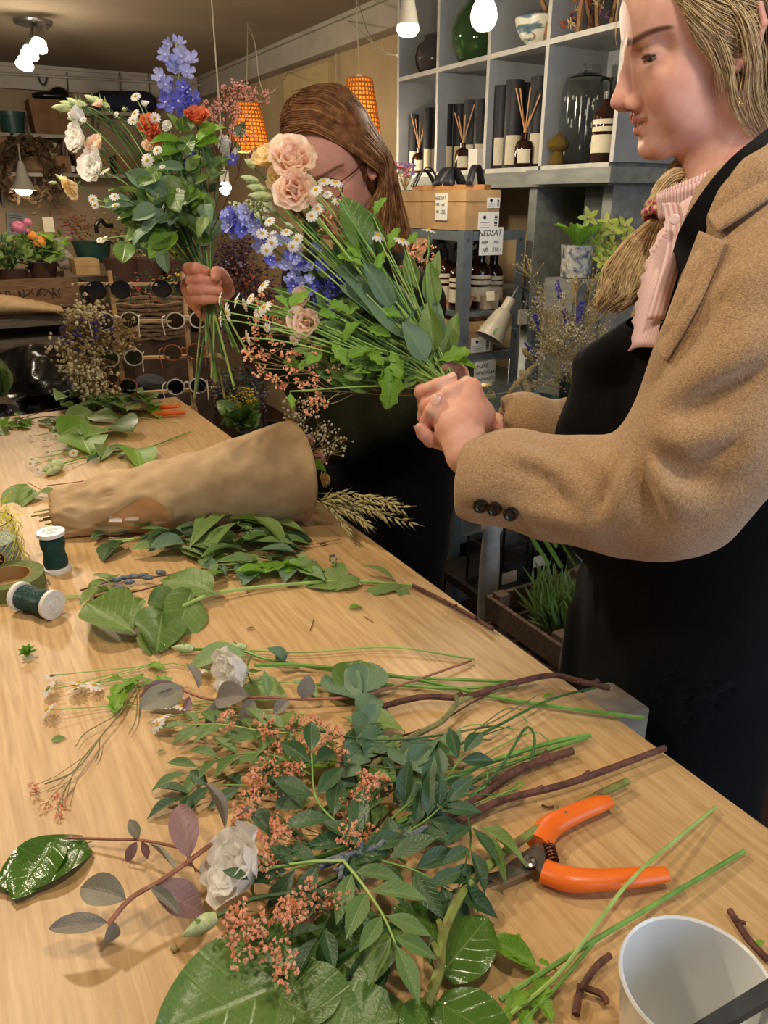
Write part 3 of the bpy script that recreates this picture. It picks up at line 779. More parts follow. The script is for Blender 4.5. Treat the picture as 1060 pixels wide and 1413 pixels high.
# the bib stands away from the chest at the far top corner
F.chain([pa(905,440,.84),pa(850,475,.90),pa(826,492,.94)],[.02,.022,.018],.03)
F.chain([pa(826,500,.94),pa(818,600,.97),pa(822,720,1.0)],[.022,.035,.045],.05)
for G in(F,):
    for i in range(6):
        a=-1.1+i*.42;dr=fdir*math.cos(a)+ldir*math.sin(a)
        G.chain([sk+dr*(.14+.03*(i%2))+(0,0,-.60),sk+dr*.18+(0,0,-1.3)],[.012,.03],.04)
F.chain([pa(860,470,.83),pa(842,560,.85),pa(835,660,.87)],[.006,.010,.006],.02,'s')
F.f=np.maximum(F.f,-base.f)
F.plane(pa(858,446,.89),-np.array(ray(862,452).cross(D(905,425,.84)-D(818,480,.94)).normalized())*1.0 if(ray(862,452).cross(D(905,425,.84)-D(818,480,.94))).z<0 else np.array(ray(862,452).cross(D(905,425,.84)-D(818,480,.94)).normalized()))
F.plane(tor-fdir*.13,-fdir)
# bib sides are cut back above the waist
sl,X,Y,Z=F.region((0,0,tor[2]-.25),(2,2,2))
sd=(X-tor[0])*ldir[0]+(Y-tor[1])*ldir[1];fd=(X-tor[0])*fdir[0]+(Y-tor[1])*fdir[1]
F.f[sl]=np.maximum(F.f[sl],sd-.125+0*Z);F.f[sl]=np.maximum(F.f[sl],-fd+.02+0*Z)
P,Q=F.surface(3)
apron=link('apron',np_mesh('apron',[(P,Q,0)],[m_black],near.location),near)
# strap: a flat band lying on the coat from the bib corner to the back of the neck
def band(path,width,nrm,m,name,parent,th=.003):
    mb=MB();A=[];B=[]
    for i,p in enumerate(path):
        t=(path[min(i+1,len(path)-1)]-path[max(i-1,0)]).normalized();n=Vector(nrm[i]if isinstance(nrm,list)else nrm).normalized();s_=t.cross(n).normalized()
        A.append([p-s_*width/2,p+s_*width/2]);B.append([p+s_*width/2+n*th,p-s_*width/2+n*th])
    mb.grid([a+b for a,b in zip(A,B)],closed=True);return mb.build(name,m,parent)
st=bez([on_coat(u,v,.021,d)for u,v,d in((903,440,.80),(922,392,.79),(945,340,.78),(972,292,.78),(1003,250,.78),(1040,212,.79),(1075,182,.81))],8)
for _ in range(6):st=[st[0]]+[(st[i-1]+st[i]*2+st[i+1])/4 for i in range(1,len(st)-1)]+[st[-1]]
band(st,.023,-FWD*.9-RIGHT*.45,m_black,'apron_strap',near,.004)

# ------------------------------------------------------------------ striped shirt: standing collar, ruffled front and placket
def stripes(name,a,b,k,axis=0,rough=.8):
    if name in MATS:return MATS[name]
    m=bpy.data.materials.new(name);m.use_nodes=True;MATS[name]=m;N=m.node_tree.nodes;L=m.node_tree.links;bs=N['Principled BSDF']
    uv=N.new('ShaderNodeUVMap');sx=N.new('ShaderNodeSeparateXYZ');L.new(uv.outputs[0],sx.inputs[0])
    w_=N.new('ShaderNodeMath');w_.operation='MULTIPLY';w_.inputs[1].default_value=k;L.new(sx.outputs[axis],w_.inputs[0])
    f_=N.new('ShaderNodeMath');f_.operation='SINE';L.new(w_.outputs[0],f_.inputs[0])
    r=N.new('ShaderNodeValToRGB');r.color_ramp.elements[0].color=lin(a);r.color_ramp.elements[1].color=lin(b);r.color_ramp.elements[0].position=.35;r.color_ramp.elements[1].position=.65
    q=N.new('ShaderNodeMath');q.operation='MULTIPLY_ADD';q.inputs[1].default_value=.5;q.inputs[2].default_value=.5;L.new(f_.outputs[0],q.inputs[0]);L.new(q.outputs[0],r.inputs[0])
    L.new(r.outputs[0],bs.inputs['Base Color']);bs.inputs['Roughness'].default_value=rough;return m
m_shirt=stripes('striped_shirt','#d3a3a8','#e8d3d0',2*math.pi*190,0)
def sheet(rows,mats,name,parent,th=.002,usc=1.0):
    """a cloth patch with uv in metres"""
    mb=MB();r,c=len(rows),len(rows[0]);mb.grid(rows);uv=[]
    for i in range(r):
        for j in range(c):uv.append((j/(c-1)*usc,i/(r-1)*usc))
    mb.uv=uv;o=mb.build(name,mats,parent,sharp=180)
    so=o.modifiers.new('thick','SOLIDIFY');so.thickness=th;so.offset=0;return o
# shirt front: from the collar down to the bib, following the open coat
L_edge=bez([D(924,300,.830),D(900,345,.842),D(886,390,.855),D(877,435,.862),D(870,485,.865)],6)
R_edge=bez([D(990,260,.79),D(960,330,.80),D(930,390,.80),D(915,430,.81),D(905,480,.82)],6)
rows=[]
for i,(a,b)in enumerate(zip(L_edge,R_edge)):
    rows.append([a.lerp(b,j/16)+(-FWD*.012-RIGHT*.01)*math.sin(math.pi*j/16)+RIGHT*(-.0022*math.sin(i*2.4)*max(0,1-j/6))for j in range(17)])
shirt=sheet(rows,m_shirt,'shirt',near,.003,.16)
# gathered ruffle beside the placket
m_ruffle=stripes('striped_ruffle','#cc9aa2','#e6d0ce',2*math.pi*150,1)
a_=bez([D(922,312,.815),D(898,350,.836),D(885,395,.850),D(875,440,.857)],14);b_=bez([D(930,316,.80),D(920,360,.81),D(908,405,.82),D(896,448,.83)],14)
rows=[[a.lerp(b,j/8)-FWD*(.006+.0035*math.sin(i*1.15)*(1-j/8))for j in range(9)]for i,(a,b)in enumerate(zip(a_,b_))]
sheet(rows,m_ruffle,'ruffle',shirt,.0016,.16)
# placket and button
pl=bez([D(912,280,.80),D(922,295,.80),D(926,345,.80),D(912,400,.81),D(899,445,.822)],6)
rows=[[p-RIGHT*.009-FWD*.012,p-FWD*.0145,p+RIGHT*.009-FWD*.012]for p in pl[4:]]
sheet(rows,m_shirt,'placket',shirt,.002,.018)
MB().lathe([(.0001,0),(.0052,0),(.0052,.0018),(.004,.0022),(.0001,.0014)],D(931,303,.772),frame(-FWD-RIGHT*.3),16).build('button',M('pearl_button','#e2cbd0',rough=.25),shirt)
# stand collar: a loose ring round the neck
ring0=[];ring1=[]
cc=D(974,276,.845);fx=Vector((-.80,.60,0));lx=Vector((-.60,-.80,0))
for j in range(33):
    a=math.radians(-168+336*j/32)
    p=cc+fx*(.046*math.cos(a))+lx*(.044*math.sin(a))+V(0,0,-.020*math.cos(a))
    ring0.append(p);ring1.append(p+V(0,0,.026)+fx*(.006*math.cos(a))+lx*.005*math.sin(a))
rows=[[p.lerp(q,t)for p,q in zip(ring0,ring1)]for t in(0,.25,.5,.75,1)]
sheet(rows,stripes('striped_collar','#cf9fa6','#e6cfcd',2*math.pi*230,0),'collar',shirt,.0028,.32)

# trousers
m_trs=M('blue_grey_denim','#2c2e38','#3a3c48',120,.85,bump=.1,bscale=300);F=Field((.55,.30,.03),(1.30,1.05,1.0),.012)
F.ell(pel,(.115,.175,.16),0,R=RB)
for s in(-1,1):
    hip=pel+ldir*s*.09;F.chain([hip,hip+fdir*.02+(0,0,-.42),hip-fdir*.01+(0,0,-.82)],[.10,.085,.075],.03)
P,Q=F.surface(1);link('trousers',np_mesh('trousers',[(P,Q,0)],[m_trs],near.location),near)
# ------------------------------------------------------------------ her hair
m_hair=M('blonde_hair','#8a7250','#b9a077',90,.5,spec=.35,bump=.2,bscale=600)
m_hair_l=M('blonde_hair_light','#ae9570','#d3bd92',90,.5,spec=.35)
rs=random.Random(5)
E_C=np.array((-.014,0,.030));E_R=np.array((.0985,.0785,.0955))
def on_skull(d,lift):d=np.array(d,float);d/=np.linalg.norm(d);return E_C+d*(E_R+lift)
F=Field((-.13,-.105,-.12),(.09,.105,.145),.0025)
F.ell(E_C,E_R+.003,0);F.ell((-.05,0,-.035),(.062,.066,.062),.03)
sl,X,Y,Z=F.region((-1,-1,-1),(1,1,1))
F.f=np.maximum(F.f,X-(.022+.42*(Z-.0))+0*Y).astype(np.float32)
F.f=np.maximum(F.f,(-.012-Z)+0*X+0*Y-np.maximum(0,(-.022-X))*4).astype(np.float32)
P,Q=F.surface(1);hair=link('hair',np_mesh('hair',[((P*HS)@HR.T+HO,Q,0)],[m_hair],near.location),near)
def combed(n,side,z0,z1,m,r,lift,jit,name,end=(-.092,0,-.045)):
    paths=[];rad=[]
    for i in range(n):
        t=rs.random();z=z0+(z1-z0)*t
        s_=np.array((.024+.40*z+rs.uniform(-.004,.010),side*.07*math.sqrt(max(.02,1-((z-.03)/.1)**2)),z))-E_C
        e_=np.array((end[0]+rs.uniform(-.01,.01),end[1]+side*rs.uniform(.0,.055),end[2]+.07*t+rs.uniform(-.03,.02)))-E_C
        a,b=s_/E_R,e_/E_R;a/=np.linalg.norm(a);b/=np.linalg.norm(b);w_=math.acos(max(-1,min(1,a@b)));pts=[];ph=rs.uniform(0,6);lf=lift+rs.uniform(0,jit)
        for k in range(15):
            q=k/14;d=(math.sin((1-q)*w_)*a+math.sin(q*w_)*b)/math.sin(w_)
            d=d+np.array((0,0,-.22))*math.sin(math.pi*q)*(.4+.6*(1-t))
            d/=np.linalg.norm(d);p=E_C+d*(E_R+.002+lf*math.sin(math.pi*min(1,q*1.6+.1))**.5+.0012*math.sin(q*14+ph));pts.append(hw(p))
        paths.append(pts);rad.append(r*rs.uniform(.6,1.3))
    return strands(paths,rad).build(name,m,hair,sharp=180)
combed(1300,1,.005,.122,m_hair,.0005,.002,.007,'hair_strands');combed(650,1,.005,.12,m_hair_l,.0004,.004,.008,'light_strands');combed(200,-1,.005,.12,m_hair,.0008,.002,.006,'hair_strands')
def lock(ctrl,n,spread,m,r,name,wave=.002,par=None,end_spread=1.0):
    base=bez([Vector(c)for c in ctrl],8);paths=[];rad=[]
    for i in range(n):
        o=Vector((rs.gauss(0,1),rs.gauss(0,1),rs.gauss(0,1)))*spread;ph=rs.uniform(0,6.28);k0=rs.randint(0,3);k1=len(base)-rs.randint(0,len(base)//4)
        pts=[]
        for j in range(k0,k1):
            q=j/(len(base)-1);pts.append(base[j]+o*(.45+q*end_spread)+Vector((math.sin(q*9+ph),math.cos(q*8+ph),0))*wave*q)
        paths.append(pts);rad.append(r*rs.uniform(.6,1.3))
    return strands(paths,rad).build(name,m,par or hair,sharp=180)
# loose lock in front of the ear, and wisps behind it
lock([hw(p)for p in((.040,.058,.075),(.036,.070,.040),(.020,.080,.010),(.008,.083,-.025),(.002,.080,-.060),(-.012,.078,-.090),(-.040,.070,-.115))],80,.0036,m_hair_l,.0004,'loose_lock',.003)
lock([hw(p)for p in((.030,.064,.060),(.010,.082,.035),(-.006,.090,.010),(-.014,.090,-.025),(-.016,.084,-.060),(-.030,.080,-.095),(-.055,.07,-.120))],90,.0050,m_hair_l,.0004,'loose_lock',.003)
lock([hw(p)for p in((-.020,.080,.05),(-.040,.082,.010),(-.045,.080,-.035),(-.042,.078,-.075),(-.055,.07,-.115))],220,.009,m_hair,.0006,'loose_lock',.003)
lock([hw(p)for p in((.056,.046,.082),(.050,.062,.050),(.034,.074,.018),(.018,.080,-.020),(.012,.077,-.058))],26,.0026,m_hair_l,.0004,'loose_lock',.002)
lock([hw(p)for p in((.088,.0,.075),(.096,.006,.050),(.1005,.010,.030),(.0995,.010,.012))],3,.0010,m_hair_l,.0004,'loose_lock',.001)
# braid over the far shoulder: three plaited tresses, a scrunchie and the loose tail
bc=bez([D(1010,200,.965),D(965,225,.945),D(935,248,.925),D(918,275,.915),D(908,292,.912)],12)
for t_ in range(3):
    path=[]
    for i,p in enumerate(bc):
        q=i/(len(bc)-1);a=q*7.0+t_*2.094;tg=(bc[min(i+1,len(bc)-1)]-bc[max(i-1,0)]).normalized();sd=tg.cross(FWD).normalized();fr=sd.cross(tg)
        path.append(p+sd*(.0115*math.sin(a))-fr*(.006*math.sin(2*a)))
    tress=MB().tube(path,[.0098*(1-.35*(i/len(path)))for i in range(len(path))],12);tr_o=tress.build('braid_tress',m_hair,hair,sharp=180)
    ps=[]
    for j in range(26):
        a0=rs.uniform(0,6.28);rr=rs.uniform(.0094,.0104);pp=[];xx=None
        for i,p in enumerate(path):
            R=frame(path[min(i+1,len(path)-1)]-path[max(i-1,0)],xx);xx=R.col[0];a=a0+i*.035;sc_=rr*(1-.35*(i/len(path)))
            pp.append(p+R@Vector((math.cos(a)*sc_,math.sin(a)*sc_,0)))
        ps.append(pp)
    strands(ps,[.0010]*len(ps)).build('braid_strands',m_hair_l,hair,sharp=180)
m_scr=M('scrunchie_cloth','#b03e62','#cdb487',160,.8,lo=.46,hi=.54,bump=.2,bscale=400)
tg=(bc[-1]-bc[-4]).normalized()
for i in range(3):
    R=frame(tg+rvec(.12));c=bc[-1]+tg*(.0085*(i-1));pts=[c+R@Vector((.0125*math.cos(a),.0125*math.sin(a),.0012*math.sin(3*a)))for a in np.linspace(0,2*math.pi,25)]
    MB().tube(pts,[.0048+.0008*math.sin(j*2.3)for j in range(25)],8,cap=False).build('scrunchie',m_scr,near)
def tail(n,m,r,sp,name):
    paths=[];rad=[]
    for i in range(n):
        t=rs.random();u=rs.gauss(0,1)
        L_=[D(903,300,.912),D(862,335,.90),D(836,374,.895),D(826,408,.895),D(812,430,.90)];R_=[D(916,303,.912),D(910,338,.905),D(898,380,.90),D(882,410,.895),D(856,430,.895)]
        dz=rs.uniform(-.012,.012);pp=bez([a.lerp(b,t)+FWD*dz*(k/4)+rvec(.0015)*k for k,(a,b)in enumerate(zip(L_,R_))],6);pp=pp[:rs.randint(17,25)]
        ph=rs.uniform(0,6);pp=[p+RIGHT*.0016*math.sin(k*.55+ph)for k,p in enumerate(pp)]
        paths.append(pp);rad.append(r*rs.uniform(.6,1.3))
    return strands(paths,rad).build(name,m,hair,sharp=180)
tail(420,m_hair,.0010,1,'hair_tail');tail(420,m_hair_l,.0008,1,'hair_tail')
# earring: small stud with a fine double chain
m_gold=M('gold','#d9ae5a',rough=.25,metal=1.0)
er=hw((-.007,.083,-.034))
eo=MB().ball(er,.0018,8,6).build('earring',m_gold,near)
ch=bez([er,er+V(0,0,-.016)+RIGHT*-.0005,er+V(0,0,-.030),er+V(0,0,-.033)+RIGHT*.003,er+V(0,0,-.028)+RIGHT*.006,er+V(0,0,-.012)+RIGHT*.008],5)
MB().tube(ch,.0005,5).build('chain',m_gold,eo)
for i in(8,18,22):MB().ball(ch[i],.0011,6,5).build('bead',m_gold,eo)
# ================================================================== the woman behind the bouquets
FO=np.array(D(457,230,1.45));FR=euler_frame(math.radians(216),.47,.10);FS=1.0
def fw_(p):return Vector(FO+FR@(np.array(p,float)*FS))
far=thing('person','person in dark olive and black clothes holding the upright bouquet, face behind flowers','person',(.98,1.42,0))
Fh=head_field(.0024,neck_to=(-.095,0,-.19));P1,Q1=Fh.surface(1);C1=face_tint(P1,'#cf9c8c','#b56a62','#7a5138')
P1w=(P1*FS)@FR.T+FO
# fist round the stems of the upright bouquet
def G(cx,cy,d):return D(240+cx*100/1060,340+cy*100/1060,d)
c0=np.array(G(460,600,1.36));F=Field(c0-.085,c0+.085,.0018)
fist=lambda pl,rs,k=.004:F.chain([np.array(G(*p))for p in pl],rs,k)
fist([(620,620,1.405),(330,600,1.405),(350,760,1.405)],[.030,.026,.022],.012)
fist([(700,420,1.40),(260,345,1.385),(222,330,1.345),(330,325,1.332),(470,362,1.334)],[.012,.011,.0115,.0112,.0082],.002)
fist([(700,520,1.40),(250,500,1.378),(248,500,1.347),(400,492,1.330),(640,535,1.335)],[.012,.009,.0092,.0092,.0082],.0015)
fist([(700,620,1.40),(255,632,1.378),(258,636,1.347),(420,640,1.330),(660,655,1.335)],[.012,.009,.0090,.0090,.0080],.0015)
fist([(680,720,1.40),(300,762,1.38),(318,775,1.350),(440,782,1.334),(600,780,1.338)],[.012,.009,.0084,.0084,.0074],.0015)
fist([(770,560,1.38),(735,470,1.350),(672,395,1.330),(628,378,1.322),(615,455,1.320)],[.013,.0110,.0105,.0102,.0086],.002)
fist([(360,820,1.385),(470,960,1.40),(640,700,1.42)],[.018,.014,.03],.014)
P2,Q2=F.surface(1);C2=np.tile(np.array(lin('#cd9482')[:3]),(len(P2),1))
for p,r,c,w_ in(((230,320,1.333),.014,'#b87468',.6),((420,370,1.325),.010,'#c77d70',.5),((620,420,1.318),.012,'#bb7468',.6),((400,600,1.32),.02,'#c9897a',.3)):
    g=(w_*np.exp(-(((P2-np.array(G(*p)))**2).sum(1))/r**2))[:,None];C2=C2*(1-g)+np.array(lin(c)[:3])*g
# body under the clothes
fa=math.radians(205);ff=np.array((math.cos(fa),math.sin(fa),0));fl=np.array((-ff[1],ff[0],0));RFB=np.stack([ff,fl,(0,0,1)],1)
fn=np.array(D(502,345,1.62));fp=np.array((fn[0]+.03,fn[1]+.02,.93))
F=Field((.45,.85,.02),(1.6,2.2,1.6),.014)
F.cap(np.array(fw_((-.03,0,-.06))),fn+(0,0,-.02),.045,.05,.02);F.ell(fn+(0,0,-.22),(.09,.14,.19),.03,R=RFB);F.ell((fn+fp)/2,(.085,.13,.22),.05,R=RFB);F.ell(fp,(.10,.16,.15),.05,R=RFB)
for s in(-1,1):
    hip=fp+fl*s*.09;kn=hip+(0,0,-.42);an=kn+(0,0,-.42)
    F.chain([hip,kn,an],[.08,.05,.04],.03);F.cap(an+(0,0,-.03),an+ff*.15+(0,0,-.045),.035,.03,.02)
wrF=np.array(G(700,680,1.43));elF=np.array(D(440,540,1.60));shF=fn+fl*-.14+(0,0,-.07)
elN=np.array(D(470,606,1.60));shN=fn+fl*.125+(0,0,-.10);wrN=np.array(D(600,540,1.46))
F.chain([fn+(0,0,-.1),shF,elF,wrF],[.03,.035,.03,.022],.02);F.chain([fn+(0,0,-.1),shN,elN,wrN],[.03,.035,.03,.022],.02)
P3,Q3=F.surface(1)
me=np_mesh('body',[(P1w,Q1,0),(P2,Q2,0),(P3,Q3,0)],[skin_mat('skin_far')],far.location,np.concatenate([C1,C2,np.tile(SKIN,(len(P3),1))]))
link('body',me,far)
eyes(far,fw_,(1,.0,-.5),FR,FS)
# olive jacket, black apron and trousers
m_olive=M('olive_jersey','#1d1f14','#25281a',200,.85,bump=.12,bscale=300,spec=.15)
F=Field((.40,.80,.60),(1.65,2.25,1.56),.011)
F.ell(fn+(0,0,-.24),(.11,.155,.21),0,R=RFB);F.ell((fn+fp)/2+(0,0,.02),(.12,.17,.24),.06,R=RFB)
F.chain([fn+(0,0,.01),fn+(0,0,-.08)],[.055,.09],.03)
F.chain([fn+(0,0,-.1),shF,elF,np.array(D(350,450,1.50)),np.array(D(322,425,1.435))],[.05,.065,.055,.040,.034],.03)
F.chain([fn+(0,0,-.1),shN,elN,np.array(D(540,575,1.52)),wrN],[.05,.062,.052,.046,.04],.03)
F.noise(.004,25,8)
P,Q=F.surface(1);link('jacket',np_mesh('jacket',[(P,Q,0)],[m_olive],far.location),far)
F=Field((.40,.80,.02),(1.65,2.25,1.36),.012)
F.ell(fn+ff*.03+(0,0,-.26),(.115,.14,.20),0,R=RFB);F.ell((fn+fp)/2+ff*.01,(.135,.18,.23),.06,R=RFB);F.ell(fp,(.145,.20,.20),.06,R=RFB)
for s in(-1,1):
    hip=fp+fl*s*.09;F.chain([hip,hip+(0,0,-.42),hip+(0,0,-.80)],[.125,.095,.075],.05)
F.noise(.004,22,5);F.plane(fn+(0,0,-.13),(0,0,1))
P,Q=F.surface(1);link('apron',np_mesh('apron',[(P,Q,0)],[m_black],far.location),far)
# hair: parted, falling straight to the shoulder on the near side
m_auburn=M('auburn_hair','#5a3822','#8a5f3c',70,.6,spec=.2);m_auburn_l=M('auburn_hair_light','#8d6340','#bb8f60',70,.6,spec=.25)
F=Field((-.14,-.11,-.13),(.10,.11,.15),.003)
F.ell(E_C,E_R+.006,0);F.ell((-.05,0,-.04),(.068,.078,.075),.03)
sl,X,Y,Z=F.region((-1,-1,-1),(1,1,1))
F.f=np.maximum(F.f,X-(.020+.48*(Z-.0))+0*Y).astype(np.float32);F.f=np.maximum(F.f,(-.035-Z)+0*X+0*Y-np.maximum(0,(-.01-X))*5).astype(np.float32)
P,Q=F.surface(1);fhair=link('hair',np_mesh('hair',[((P*FS)@FR.T+FO,Q,0)],[m_auburn],far.location),far)
def fall(n,m,r,name,side,ends):
    paths=[];rad=[]
    for i in range(n):
        t=rs.random();x0=.075-.14*t
        top=np.array((x0,-.034+side*.006+rs.uniform(-.012,.012),.112-.35*abs(x0)**1.1+.004))
        lift=rs.uniform(.004,.013)
        a=on_skull(np.array((x0*.95,side*.045-.004,.092))-E_C,lift);b=on_skull(np.array((.015-.09*t,side*.079,.015))-E_C,lift+.004)
        c=np.array((-.012-.07*t,side*(.082+rs.uniform(0,.008)),-.045))
        hw_=[Vector(fw_(on_skull(top-E_C,lift))),Vector(fw_(a)),Vector(fw_(b)),Vector(fw_(c))]
        e=ends[0].lerp(ends[1],min(1,max(0,t+rs.gauss(0,.1))))+rvec(.008);mid=hw_[-1].lerp(e,.5)+V(0,0,-.012)+rvec(.006)
        pp=bez(hw_+[mid,e],5);paths.append(pp);rad.append(r*rs.uniform(.6,1.4))
    strands(paths,rad).build(name,m,fhair,sharp=180)
fall(1000,m_auburn,.0009,'hair_strands',1,(D(478,338,1.42),D(566,345,1.52)));fall(330,m_auburn_l,.0007,'light_strands',1,(D(480,340,1.415),D(568,345,1.515)))
fall(300,m_auburn,.0012,'hair_strands',-1,(D(400,290,1.55),D(430,310,1.60)))
# glasses: thin gold-brown rims
m_rim=M('glasses_rim','#6d4130',rough=.25,metal=.8)
gl=thing('eyeglasses','thin brown-rimmed eyeglasses worn by the person in dark clothes','glasses',fw_((.085,0,0)))
for s in(-1,1):
    pts=[fw_((.088-.010*abs(math.cos(a))*(1 if s*math.cos(a)>0 else .2),s*(.033+.025*math.cos(a)*1),-.006+.020*math.sin(a)))for a in np.linspace(0,2*math.pi,29)]
    MB().tube(pts,.0011,6,cap=False).build('rim',m_rim,gl)
    MB().tube(bez([fw_((.078,s*.058,.002)),fw_((.05,s*.072,.004)),fw_((.0,s*.079,.004)),fw_((-.02,s*.078,-.006))],5),.0013,6).build('temple',m_rim,gl)
    MB().tube([fw_((.0895,s*.009,.001)),fw_((.0925,0,.004))],.001,6).build('bridge',m_rim,gl)
MB().ball(fw_((-.006,.084,-.032)),.0022,8,6).build('earring',m_gold,far)
# ================================================================== plant kit
TOC=-FWD
g_salal=leaf_mat('leaf_deep_green','#5f7f38','#9cb26a',.34,6,.2,'#45662a',spec=.6)
g_wet=leaf_mat('leaf_wet_green','#4a7028','#829c52',.14,6,.15,'#37591f',spec=.9)
g_mid=leaf_mat('leaf_mid_green','#7d9850','#b3c488',.44,7,.28,'#5f8038')
g_bright=leaf_mat('leaf_bright_green','#7fae35','#b5cf72',.42,7,.35,'#5d8f2a')
g_lance=leaf_mat('leaf_pistache','#68874a','#aabd84',.40,9,.2,'#4c6c38')
g_dark=leaf_mat('leaf_dark_green','#3d5c36','#738f66',.34,8,.12,'#2c4a2a')
g_blue=leaf_mat('leaf_blue_green','#6c8a6a','#9db398',.5,6,.22,'#527056',vstr=.35)
g_euc=leaf_mat('leaf_eucalyptus','#8b8a78','#a58a84',.5,6,.2,'#7d6a6c',vstr=.5)
g_eucp=leaf_mat('leaf_eucalyptus_mauve','#8f6f70','#b39a92',.45,6,.2,'#6b5560',vstr=.5)
g_pale=leaf_mat('leaf_pale_green','#8fae74','#c6d8ac',.5,8,.3,'#6f9a58')
m_stem=M('stem_green','#5f8a3c','#7ba650',40,.45);m_stem_d=M('stem_dark_green','#33542c','#4a7038',40,.45)
m_stem_p=M('stem_pale_green','#8cab58','#a5c06e',40,.45);m_twig=M('twig_brown','#4a2c20','#70483a',60,.7,bump=.4,bscale=200)
m_twig_r=M('twig_red','#8a5a44','#a5705a',60,.6);m_twig_g=M('twig_grey_green','#6b6a45','#8d8a58',60,.7,bump=.3,bscale=200)
m_lichen=M('lichen_grey','#57606a','#8a939a',250,.9,bump=.6,bscale=300)
m_white=M('petal_white','#f8f6f1','#fdfcf9',30,.6,translucent=.5,sss=0)
m_cream=M('petal_cream','#f5e0a8','#fbefcb',25,.6,translucent=.55);m_peach=M('petal_peach','#fadac0','#feeede',25,.6,translucent=.55)
m_coral=M('petal_coral','#d9663f','#ea8a5e',25,.55,translucent=.3);m_yel=M('disc_yellow','#d9a019','#e8bd34',300,.8,bump=.5,bscale=900)
m_calyx=M('calyx_green','#8fae48','#a9c65c',40,.5,translucent=.2);m_bud=M('bud_green_white','#b3c986','#d2dcb0',8,.5,translucent=.2)
m_blue=M('delphinium_blue','#7a84d0','#c6c9ee',45,.5,translucent=.3);m_blue_d=M('delphinium_deep','#3c42b0','#7c80d6',45,.5,translucent=.25);m_eye=M('delphinium_eye','#e9e6ee','#bdbde0',60,.6)
m_orange=M('limonium_orange','#ee9b6c','#ffcba4',120,.8,translucent=.2);m_rosy=M('limonium_rose','#e09a88','#f4c2ae',120,.8,translucent=.2)
m_dry=M('dried_stem','#8d7a48','#a8965c',60,.8);m_oat=M('oat_husk','#9a9160','#b9ad7c',60,.7)

def leaf_mesh(name,m,W=.5,peak=.45,sharp=1.0,fold=.10,curl=.15,wave=.02,cord=0.0,rows=10,cols=4,seed=0,stalk=.06,lobes=0,side=0.0):
    """blade along +y from the origin, face up +z, unit length"""
    r_=random.Random(seed);mb=MB();uv=[];P=[]
    ph=r_.uniform(0,6);fd=fold*r_.uniform(.6,1.4);cu=curl*r_.uniform(.4,1.5);sd=side+r_.uniform(-.06,.06)
    e=math.log(.5)/math.log(peak)
    for i in range(rows+1):
        t=i/rows;w_=W/2*max(0.0,math.sin(math.pi*min(1,t**e)))**sharp
        if lobes:w_*=1-.42*abs(math.sin(lobes*math.pi*t))**.7*(1 if .1<t<.93 else .2)
        if i in(0,rows):w_=.004
        row=[]
        for j in range(2*cols+1):
            a=(j-cols)/cols;y=stalk+t*(1-stalk)-cord*abs(a)*W*(1-t)**3*(1 if i else 0)
            x=a*w_+sd*t*t;z=fd*abs(a)*w_*2-cu*t*t+.25*cu*t+wave*math.sin(7*t+ph+2.2*a)*abs(a)
            row.append(Vector((x,y,z)));uv.append((.5+a*w_/max(W,1e-4),t))
        P.append(row)
    mb.grid(P)
    if stalk>0:
        b=len(mb.v);mb.tube([(0,0,.25*cu*0),(0,stalk*1.2,0)],.008,4,cap=False);uv+=[(.5,0)]*(len(mb.v)-b)
    mb.uv=uv;return mb.mesh(name,m,sharp=180)
KIT={}
def kit(key,n,**kw):
    KIT[key]=[leaf_mesh('leaf',seed=i*7+1,**kw)for i in range(n)]
kit('salal',4,m=g_salal,W=.78,peak=.42,sharp=.75,fold=.10,curl=.12,wave=.03,cord=.12,rows=14,cols=6)
kit('wet',2,m=g_wet,W=.72,peak=.45,sharp=.70,fold=.04,curl=.05,wave=.035,cord=.12,rows=14,cols=6)
kit('mid',4,m=g_mid,W=.50,peak=.42,sharp=.9,fold=.22,curl=.22,wave=.03)
kit('bright',3,m=g_bright,W=.56,peak=.45,sharp=.85,fold=.18,curl=.15,wave=.03)
kit('lance',4,m=g_lance,W=.34,peak=.48,sharp=1.0,fold=.25,curl=.18,wave=.01)
kit('dark',4,m=g_dark,W=.38,peak=.48,sharp=1.0,fold=.25,curl=.25,wave=.01)
kit('blue',4,m=g_blue,W=.62,peak=.42,sharp=.8,fold=.25,curl=.20,wave=.03)
kit('euc',4,m=g_euc,W=.62,peak=.5,sharp=.7,fold=.20,curl=.20,wave=.02)
kit('mauve',4,m=g_eucp,W=.62,peak=.5,sharp=.7,fold=.20,curl=.25,wave=.02)
kit('pale',3,m=g_pale,W=.45,peak=.45,sharp=.9,fold=.25,curl=.25,wave=.03)
kit('lobed',4,m=g_bright,W=.62,peak=.6,sharp=.7,fold=.2,curl=.3,wave=.04,rows=22,lobes=3.5)
kit('narrow',3,m=g_mid,W=.20,peak=.45,sharp=1.0,fold=.2,curl=.25,wave=.01)
def lf(parent,kind,base,tip,normal=None,name='leaf',wide=1.0):
    base=Vector(base);tip=Vector(tip);y=tip-base;L_=y.length;y.normalize()
    z=Vector(normal)if normal is not None else V(0,0,1)+rvec(.5);z=(z-y*z.dot(y))
    if z.length<1e-4:z=y.orthogonal()
    z.normalize();x=y.cross(z);R=Matrix((x,y,z)).transposed()
    return inst(name,random.choice(KIT[kind]),parent,base,R,(L_*wide,L_,L_))

